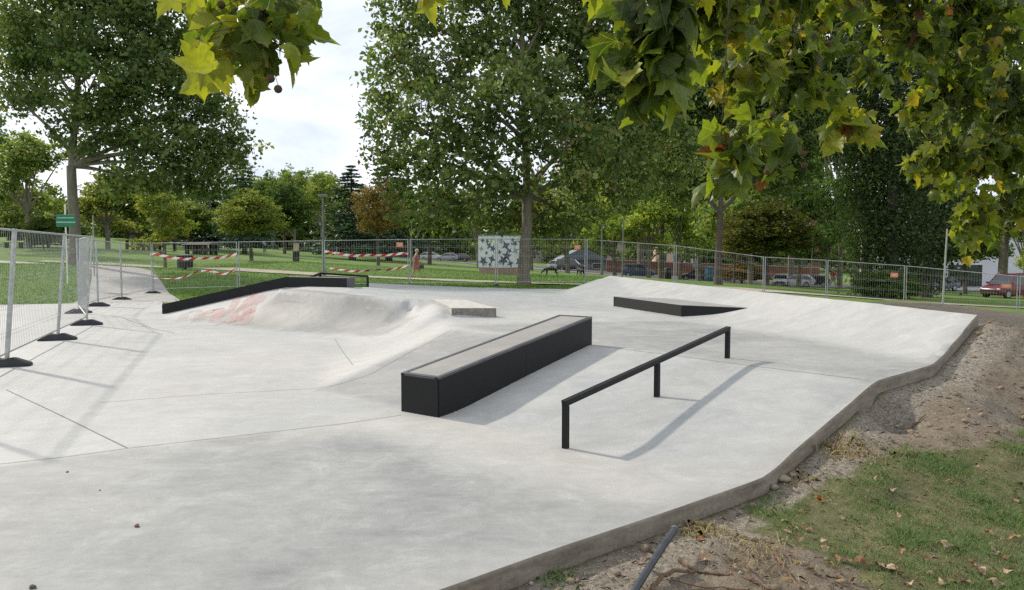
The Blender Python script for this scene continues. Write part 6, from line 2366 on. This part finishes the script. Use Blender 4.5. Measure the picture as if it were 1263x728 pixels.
n = 1300000
X = rg.uniform(.8, 9.5, n); Y = rg.uniform(2.2, 9.0, n)
px_, py_, t_ = view_px(X, Y, np.full(n, -.12))
ok = (px_ < 2100) & (py_ < 1000) & (px_ > 700) & (t_ > .5)
X, Y = X[ok], Y[ok]
sd = sdist(GRASS_POLY, X, Y) + fbm(X, Y, 1.6, 5, 4) * .13
patch = fbm(X, Y, .9, 31, 3)
prob = .72 * (1 - sstep(-.30, .16, sd)) * np.clip(.46 + .55 * patch, .05, 1.0)
prob = np.maximum(prob, .004 * (sd < 1.2))
off_slab = sdist(slab_poly, X, Y) > .06
ok = (rg.uniform(size=len(X)) < prob) & off_slab
X, Y, patch = X[ok], Y[ok], patch[ok]
h = rg.uniform(.016, .048, len(X)) * (1 + .25 * patch)
dry = rg.uniform(size=len(X)) < np.clip(.30 - .32 * patch, .08, .8)
tint = np.where(dry, rg.uniform(.8, 1.0, len(X)), np.clip(rg.normal(.38, .2, len(X)), 0, .78))
h = np.where(dry, h * .7, h)
blades('grass', X, Y, h, rg.uniform(.0018, .0038, len(X)), tint, rg, .55)
# lawn beyond the fence
n = 90000
X = rg.uniform(-30, 8, n); Y = 20 + 34 * rg.uniform(0, 1, n) ** 1.3
pxl = [np.array([-11.5, 22.2]), np.array([-13.2, 26]), np.array([-15.0, 29.5]), np.array([-16.9, 33]), np.array([-20.8, 40]), np.array([-30, 45]), np.array([-45, 48])]
ok = (sdist(slab_poly, X, Y) > .1) & (segdist(np.array(pxl), X, Y) > 1.45) & (segdist(np.array([p[:2] for p in pp] + [np.array([12, 41])]), X, Y) > 1.25)
X, Y = X[ok], Y[ok]
blades('grass', X, Y, rg.uniform(.05, .11, len(X)), rg.uniform(.012, .03, len(X)), np.clip(rg.normal(.42, .22, len(X)), 0, .9), rg, .6, 'lawn_blade')


# straw, rootlets and crumbs of earth on the bare soil
n = 90000
X = rg.uniform(-.5, 9.5, n); Y = rg.uniform(2.4, 11, n)
px_, py_, t_ = view_px(X, Y, np.full(n, -.1))
ok = (px_ < 1320) & (py_ < 780) & (rg.uniform(size=n) < np.maximum(dirt_mask(X, Y) * np.clip(.4 + .5 * fbm(X, Y, 1.0, 41, 3), .03, 1) * np.where(t_ < 6, .9, .45), .30 * (sdist(GRASS_POLY, X, Y) < 0))) & (sdist(slab_poly, X, Y) > .05)
X, Y = X[ok], Y[ok]
n = len(X)
Z = terr(X, Y) + .004
a_ = rg.uniform(0, 6.28, n); ln_ = rg.uniform(.012, .06, n); wd_ = rg.uniform(.0012, .004, n)
e_ = np.column_stack([np.cos(a_), np.sin(a_), rg.normal(0, .22, n)]) * ln_[:, None]
s_ = np.column_stack([-np.sin(a_), np.cos(a_), np.zeros(n)]) * wd_[:, None]
B = np.column_stack([X, Y, Z])
md = np.array([0, 0, 1.0]) * (ln_ * rg.uniform(.0, .22, n))[:, None]
V = np.stack([B - s_ * .5, B + s_ * .5, B + e_ * .5 + s_ + md, B + e_, B + e_ * .5 - s_ * .3 + md], 1).reshape(-1, 3)
st_ = mesh_np('straw_litter', V, np.arange(5 * n).reshape(n, 5), leaf_mat('straw', [(0, (.07, .045, .028)), (.5, (.16, .115, .07)), (1, (.36, .29, .2))], .15, .8, .1), attrs={'tint': ('FACE', rg.beta(1.6, 2.2, n))})
tag(st_, kind='stuff')
n = 9000
X = rg.uniform(-.5, 9.5, n); Y = rg.uniform(2.4, 10, n)
ok = (rg.uniform(size=n) < dirt_mask(X, Y) * np.clip(.3 + .6 * fbm(X, Y, .8, 43, 3), .02, 1)) & (sdist(slab_poly, X, Y) > .07)
X, Y = X[ok], Y[ok]; n = len(X)
r_ = rg.gamma(2.0, .0055, n) + .004
bm = bmesh.new(); bmesh.ops.create_icosphere(bm, subdivisions=1, radius=1)
iv = np.array([v_.co[:] for v_ in bm.verts]); if_ = np.array([[v_.index for v_ in f_.verts] for f_ in bm.faces]); bm.free()
V = iv[None] * rg.uniform(.65, 1.3, (n, len(iv), 1)) * r_[:, None, None] * np.array([1, 1, .75]) + np.column_stack([X, Y, terr(X, Y) + r_ * .25])[:, None]
F = (if_[None] + len(iv) * np.arange(n)[:, None, None]).reshape(-1, 3)
tag(mesh_np('earth_crumbs', V.reshape(-1, 3), F, M['earth']), kind='stuff')


def tuft(label, px, py, n, h, tr, spread, cat='tuft', name='grass_tuft'):
    b = ground(px, py)
    b[2] = gz(b[0], b[1])
    root_x = rg.normal(0, spread, n); root_y = rg.normal(0, spread, n)
    zbs = terr(b[0] + root_x, b[1] + root_y)
    hh_ = rg.uniform(.4, 1.0, n) * h
    Vt, Ft, tt = [], [], []
    for i in range(n):
        a = rg.uniform(0, 6.28); l = rg.normal(0, .8, 2) * hh_[i]
        zb = zbs[i] - b[2] - .01
        s = np.array([math.cos(a), math.sin(a), 0]) * .0022
        p0 = np.array([root_x[i], root_y[i], zb]); p1 = p0 + np.array([l[0] * .4, l[1] * .4, hh_[i] * .7]); p2 = p0 + np.array([l[0], l[1], hh_[i] * rg.uniform(.5, 1.0)])
        k_ = len(Vt)
        Vt += [p0 - s, p0 + s, p1 + s, p2, p1 - s]
        Ft.append([k_, k_ + 1, k_ + 2, k_ + 3, k_ + 4]); tt.append(rg.uniform(*tr))
    o = mesh_np(name, np.array(Vt), np.array(Ft), M['blade'], attrs={'tint': ('FACE', np.array(tt))})
    o.location = b
    return tag(o, label, cat)


tuft('dry root-filled turf clod on the earth beside the kerb, at the top of the lawn', 1046, 556, 420, .09, (.85, 1.0), .13)
tuft('withered brown tuft above the end of the black pipe', 868, 660, 260, .09, (.85, 1.0), .09)
tuft('small clump of green weeds against the kerb foot at the bottom', 688, 712, 160, .06, (.3, .75), .07, 'weeds', 'weeds')
tuft('low straggling weeds beside the kerb left of the pipe end', 805, 660, 120, .05, (.5, .95), .07, 'weeds', 'weeds')
tuft('dry straw at the inner bend of the kerb', 975, 590, 200, .06, (.85, 1.0), .1)
tuft('withered straw tuft on the root heap at the bottom', 935, 690, 260, .07, (.82, 1.0), .14)

# loose stones as stuff, and a few single stones
rs = np.random.default_rng(9)
n = 16000
X = rs.uniform(-1.0, 9.5, n); Y = rs.uniform(2.5, 10.5, n)
px_, py_, t_ = view_px(X, Y, np.full(n, -.1))
dm_ = dirt_mask(X, Y)
near_kerb = segdist(np.array(edge_right), X, Y)
pr = dm_ * np.where(near_kerb < .35, .9, .28)
ok = (px_ < 1320) & (py_ < 780) & (rs.uniform(size=n) < pr) & (sdist(slab_poly, X, Y) > .04)
X, Y = X[ok], Y[ok]
Z = terr(X, Y)
n = len(X)
r = rs.uniform(.003, .011, n) * np.where(rs.uniform(size=n) < .05, 2.2, 1)
oct_ = np.array([(1, 0, 0), (0, 1, 0), (-1, 0, 0), (0, -1, 0), (0, 0, 1), (0, 0, -1), ], float)
of = np.array([(0, 1, 4), (1, 2, 4), (2, 3, 4), (3, 0, 4), (1, 0, 5), (2, 1, 5), (3, 2, 5), (0, 3, 5)])
V = (oct_[None] * rs.uniform(.6, 1.25, (n, 6, 1))) * r[:, None, None] * np.array([1, 1, .7]) + np.column_stack([X, Y, Z + r * .2])[:, None]
F = (of[None] + 6 * np.arange(n)[:, None, None]).reshape(-1, 3)
gr = mesh_np('gravel', V.reshape(-1, 3), F, M['stone'])
gr.color = (.95, .92, .88, 1)
tag(gr, kind='stuff')


def stone(px, py, r, col, label, slab=False):
    p = G(px, py, 0) if slab else ground(px, py)
    p[2] = sz(p) if slab else gz(p[0], p[1])
    bm = bmesh.new()
    bmesh.ops.create_icosphere(bm, subdivisions=2, radius=r)
    rr = np.random.default_rng(int(px * 7 + py))
    for v_ in bm.verts:
        q_ = v_.co / r
        v_.co *= 1 + .18 * math.sin(q_.x * 3 + px) + .15 * math.sin(q_.y * 4 + py) + rr.uniform(-.04, .04)
        v_.co.z *= .65
    me = bpy.data.meshes.new('stone'); bm.to_mesh(me); bm.free()
    o = link_mesh('stone', me, M['stone'])
    me.polygons.foreach_set('use_smooth', np.ones(len(me.polygons), dtype=bool))
    o.location = (p[0], p[1], p[2] + r * .45)
    o.rotation_euler = (0, 0, rr.uniform(0, 6))
    o.color = (*col, 1)
    return tag(o, label, 'stone')


stone(169, 650, .016, (.55, .28, .2), 'small red-brown pebble alone on the grey foreground concrete', True)
stone(83, 583, .009, (.4, .35, .3), 'tiny dark stone on the concrete just below the long joint', True)
stone(40, 726, .016, (.3, .3, .3), 'dark pebble on the concrete at the lower left edge', True)
stone(123, 605, .006, (.35, .3, .28), 'speck-like dark stone on the concrete left of the red-brown pebble', True)
stone(967, 594, .045, (.85, .8, .72), 'pale fist-sized stone at the inner bend of the kerb')
stone(978, 588, .03, (.7, .66, .58), 'smaller grey stone beside the pale stone at the kerb bend')
stone(955, 603, .035, (.75, .72, .66), 'flat pale stone lying lowest at the kerb bend')
stone(840, 642, .022, (.7, .72, .7), 'rounded grey stone next to the end of the black pipe')

# black pipe
p0 = ground(768, 756); p0[2] = gz(p0[0], p0[1]) + .02
p1 = G(832, 653, .03)
pi = thing('water_pipe', 'black plastic pipe sticking up out of the earth at the bottom beside the kerb', 'pipe', tuple(p0))
dv = p1 - p0
c = [p0 * 0 - dv * .3 + np.array([0, 0, -.14]), dv * 0, dv * .35 + np.array([0, 0, .012]), dv * .7 + np.array([0, 0, .008]), dv]
cs = smooth_line(c, 2)
mpipe = simple('black_polythene', (.03, .036, .042), .45, 0, .35, 12)
MB().tube(cs, .021, 14).build('tube', mpipe, pi, True)
e_ = dv / np.linalg.norm(dv)
MB().tube([dv - e_ * .012, dv + e_ * .006, dv + e_ * .006, dv - e_ * .02], [.0235, .0235, .016, .016], 14).build('cut_end', simple('pipe_end', (.09, .11, .12), .6), pi, True)

# roots and sticks
z7 = lambda x, y: (780 + x * 483 / 1263, 480 + y * 248 / 648)


def root_stick(pts_, r0, r1, label, lift=.012, cat='root', name='root', arch=0.0):
    P = []
    for i, q_ in enumerate(pts_):
        g_ = ground(*z7(*q_))
        g_[2] = gz(g_[0], g_[1]) + lift + arch * math.sin(math.pi * i / (len(pts_) - 1))
        P.append(g_)
    P = smooth_line(P, 2)
    jit = rg.normal(0, .004, P.shape)
    o = MB().tube(P + jit, np.linspace(r0, r1, len(P)), 7).build(name, M['root'], None, True, origin=P[0])
    o.location = P[0]
    return tag(o, label, cat)


root_stick([(150, 562), (200, 590), (270, 604), (350, 612), (410, 640), (440, 665)], .010, .008, 'long bare root running level across the root heap at the bottom')
root_stick([(455, 556), (480, 585), (510, 610), (545, 655)], .012, .009, 'thick short root slanting down to the bottom edge right of the heap')
root_stick([(342, 566), (352, 590), (366, 604), (380, 628)], .007, .005, 'pale hooked root in the middle of the heap', .03, arch=.05)
root_stick([(60, 655), (100, 618), (150, 606), (200, 604)], .014, .010, 'stout curved root at the bottom beside the pipe', .012, arch=.02)
root_stick([(120, 625), (200, 632), (300, 640), (380, 655)], .006, .004, 'thin straight root below the long bare root')
root_stick([(500, 552), (528, 566), (532, 590)], .005, .003, 'small bent root on the lawn side of the heap', .02, arch=.02)
root_stick([(583, 176), (615, 186), (652, 186)], .010, .006, 'forked bare stick lying at the kerb beside the turf clod', .02, 'stick', 'stick')
root_stick([(648, 205), (656, 178), (668, 150)], .009, .005, 'upright bare stick on the turf clod', .03, 'stick', 'stick')
root_stick([(888, 140), (915, 115), (945, 92)], .010, .004, 'thin stick on the bare earth above the lawn', .015, 'stick', 'stick')
root_stick([(150, 372), (180, 378), (210, 392), (205, 405)], .005, .003, 'thin twig leaning over the kerb edge above the pipe', .04, 'stick', 'stick', .03)
root_stick([(0, 560), (40, 572), (70, 580)], .006, .004, 'short stick on the gravel left of the pipe', .01, 'stick', 'stick')
for i, (x, y, ln_) in enumerate([(250, 470, 60), (225, 500, 50), (300, 560, 50), (430, 600, 60)]):
    root_stick([(x, y), (x + ln_ * .5, y + 12 * (-1) ** i), (x + ln_, y + 8)], .004, .002, ['fine root thread below the withered tuft', 'fine root thread right of the pipe end', 'fine root thread above the long bare root', 'fine root thread beside the thick short root'][i], .02, 'root', 'root', .02)

# fallen leaves
FL = []
for ti, (cu, fo) in enumerate(((.7, .5), (-.9, .6), (1.2, -.4), (.4, -.7), (-.5, -.9))):
    V, T, rim = leaf_template(cu, fo, 50 + ti)
    rr = np.random.default_rng(60 + ti)
    V = V.copy()
    V[:, 1] -= .45
    V[:, 2] += .12 * np.sin(V[:, 0] * 9 + ti) + .1 * np.sin(V[:, 1] * 7)
    V[:, 2] -= V[:, 2].min()
    o = mesh_np('fallen_leaf', V, T, M['dry_leaf'], None, True)
    FL.append(o.data)
    bpy.data.objects.remove(o)
spots = [(490, 432, 1.2), (520, 460, 1.2), (545, 455, 1.1), (565, 458, 1.0), (540, 498, 1.3), (500, 470, 1.1), (620, 500, 1.0), (450, 495, .9), (455, 402, .8), (600, 362, 1.2), (575, 325, 1.1), (840, 335, .9), (870, 213, 1.1), (905, 212, 1.0), (915, 225, .9),
         (1010, 515, 2.0), (1165, 532, 1.2), (1205, 550, 1.0), (1230, 485, 1.6), (1250, 318, 1.2), (1240, 370, 1.3), (1115, 600, 1.8), (1090, 578, 1.3), (1020, 620, 1.8), (1060, 632, 1.6), (1170, 640, 1.6), (1000, 632, 1.2), (740, 570, 1.8), (655, 555, 1.3), (690, 560, 1.1),
         (800, 580, 1.6), (830, 585, 1.4), (850, 600, 1.3), (665, 632, 1.3), (710, 625, 1.2), (620, 520, .9), (230, 560, 1.6), (215, 505, 1.2), (700, 236, .9), (750, 220, .8), (990, 185, .8), (1115, 255, .8), (1000, 300, .7), (680, 420, .8), (945, 440, .9), (1005, 400, .7), (780, 300, .8),
         (720, 470, .8), (1150, 470, 1.0), (1190, 410, .9), (960, 600, 1.0), (900, 640, 1.2), (660, 600, 1.0), (640, 575, .9), (575, 610, 1.2), (330, 580, 1.0), (280, 520, .9), (420, 520, .9), (60, 590, .9), (40, 545, .8), (560, 300, .8), (520, 330, .7), (640, 262, .8), (1060, 180, .7), (1180, 160, .8), (1240, 150, .8),
         (820, 190, .8), (770, 210, .9), (860, 180, .7), (1085, 430, .8), (925, 360, .8), (860, 420, .8), (640, 340, .8), (545, 400, .8), (480, 370, .8), (1120, 490, .9), (1215, 600, 1.1), (950, 560, 1.0), (870, 530, .8), (760, 520, .8)]
for i, (x, y, s) in enumerate(spots):
    p = ground(*z7(x, y))
    if float(sdist(slab_fast, np.array([p[0]]), np.array([p[1]]))[0]) < .05: continue
    o = link_mesh('fallen_leaf', FL[i % 5])
    size = .047 * s * rg.uniform(.85, 1.15)
    o.location = (p[0], p[1], gz(p[0], p[1]) + .012)
    o.rotation_euler = (rg.normal(0, .25), rg.normal(0, .25), rg.uniform(0, 6.28))
    o.scale = (size, size * rg.uniform(.6, 1.1), size * rg.uniform(.3, .75))
    cl = [(.9, .9, .92), (1.3, 1.3, 1.35), (.5, .42, .36), (.9, .78, .65), (.7, .68, .66)][i % 5]
    lab, grp = 'dry curled tan leaf fallen on the grass or earth in front', 'dry leaves fallen in front'
    if (x, y) in ((600, 362), (215, 505)):
        cl = (1.1, .38, .12)
        lab = 'orange-brown fallen leaf on the lawn near its tip' if x == 600 else 'orange-brown fallen leaf on the earth right of the pipe end'
        grp = None
    o.color = (*cl, 1)
    tag(o, lab, 'leaf', grp)
# ------------------------------------------------------------------ camera, light, world
cam = bpy.data.cameras.new('camera')
cam.sensor_width = 36.0
cam.lens = FPX / 1263.0 * 36.0
cam.clip_start = 0.05
cam.clip_end = 3000
co = bpy.data.objects.new('camera', cam)
COL.objects.link(co)
co.location = CAM
co.rotation_euler = (math.pi / 2 - PITCH, 0, 0)
scene.camera = co

SUN_EL = math.radians(35)
to_sun = Vector((-.8 * math.cos(SUN_EL), .6 * math.cos(SUN_EL), math.sin(SUN_EL)))
sun = bpy.data.lights.new('sun', 'SUN')
sun.energy = 3.1
sun.angle = math.radians(2.0)
sun.color = (1.0, .92, .79)
so = bpy.data.objects.new('sun', sun)
COL.objects.link(so)
so.rotation_euler = (-to_sun).to_track_quat('-Z', 'Y').to_euler()
so.location = (-30, 30, 40)

world = bpy.data.worlds.new('World')
scene.world = world
world.use_nodes = True
nt = world.node_tree
bg = nt.nodes['Background']
bg.inputs['Strength'].default_value = 0.1
sky = nt.nodes.new('ShaderNodeTexSky')
sky.sky_type = 'NISHITA'
sky.sun_disc = False
sky.sun_elevation = SUN_EL
sky.sun_rotation = math.atan2(to_sun.x, to_sun.y)
sky.dust_density = 2.0
tcw = nt.nodes.new('ShaderNodeTexCoord').outputs['Generated']
cl = noise(nt, 2.1, 7, 0.58, tcw, stretch=((0, 0, .6), (1, 1, 2.6)), dist=.5)
cover = ramp(nt, cl, [(0.26, (0, 0, 0)), (0.42, (1, 1, 1))])
body = noise(nt, 2.7, 6, 0.6, tcw, stretch=((.3, .1, 1.2), (1, 1, 3.2)), dist=.4)
ccol = ramp(nt, body, [(0.34, (5.9, 6.6, 7.5)), (0.47, (7.4, 7.9, 8.7)), (0.58, (9.2, 9.4, 9.8))])
L(nt, mixc(nt, cover, sky.outputs['Color'], ccol), bg.inputs['Color'])

scene.view_settings.view_transform = 'Standard'
scene.view_settings.look = 'None'
scene.view_settings.gamma = 1
scene.view_settings.exposure = 0.42
scene.view_settings.use_curve_mapping = False
scene.cycles.max_bounces = 8
scene.cycles.sample_clamp_indirect = 4.0
scene.cycles.sample_clamp_direct = 12.0
scene.cycles.transparent_max_bounces = 8
scene.cycles.use_denoising = False
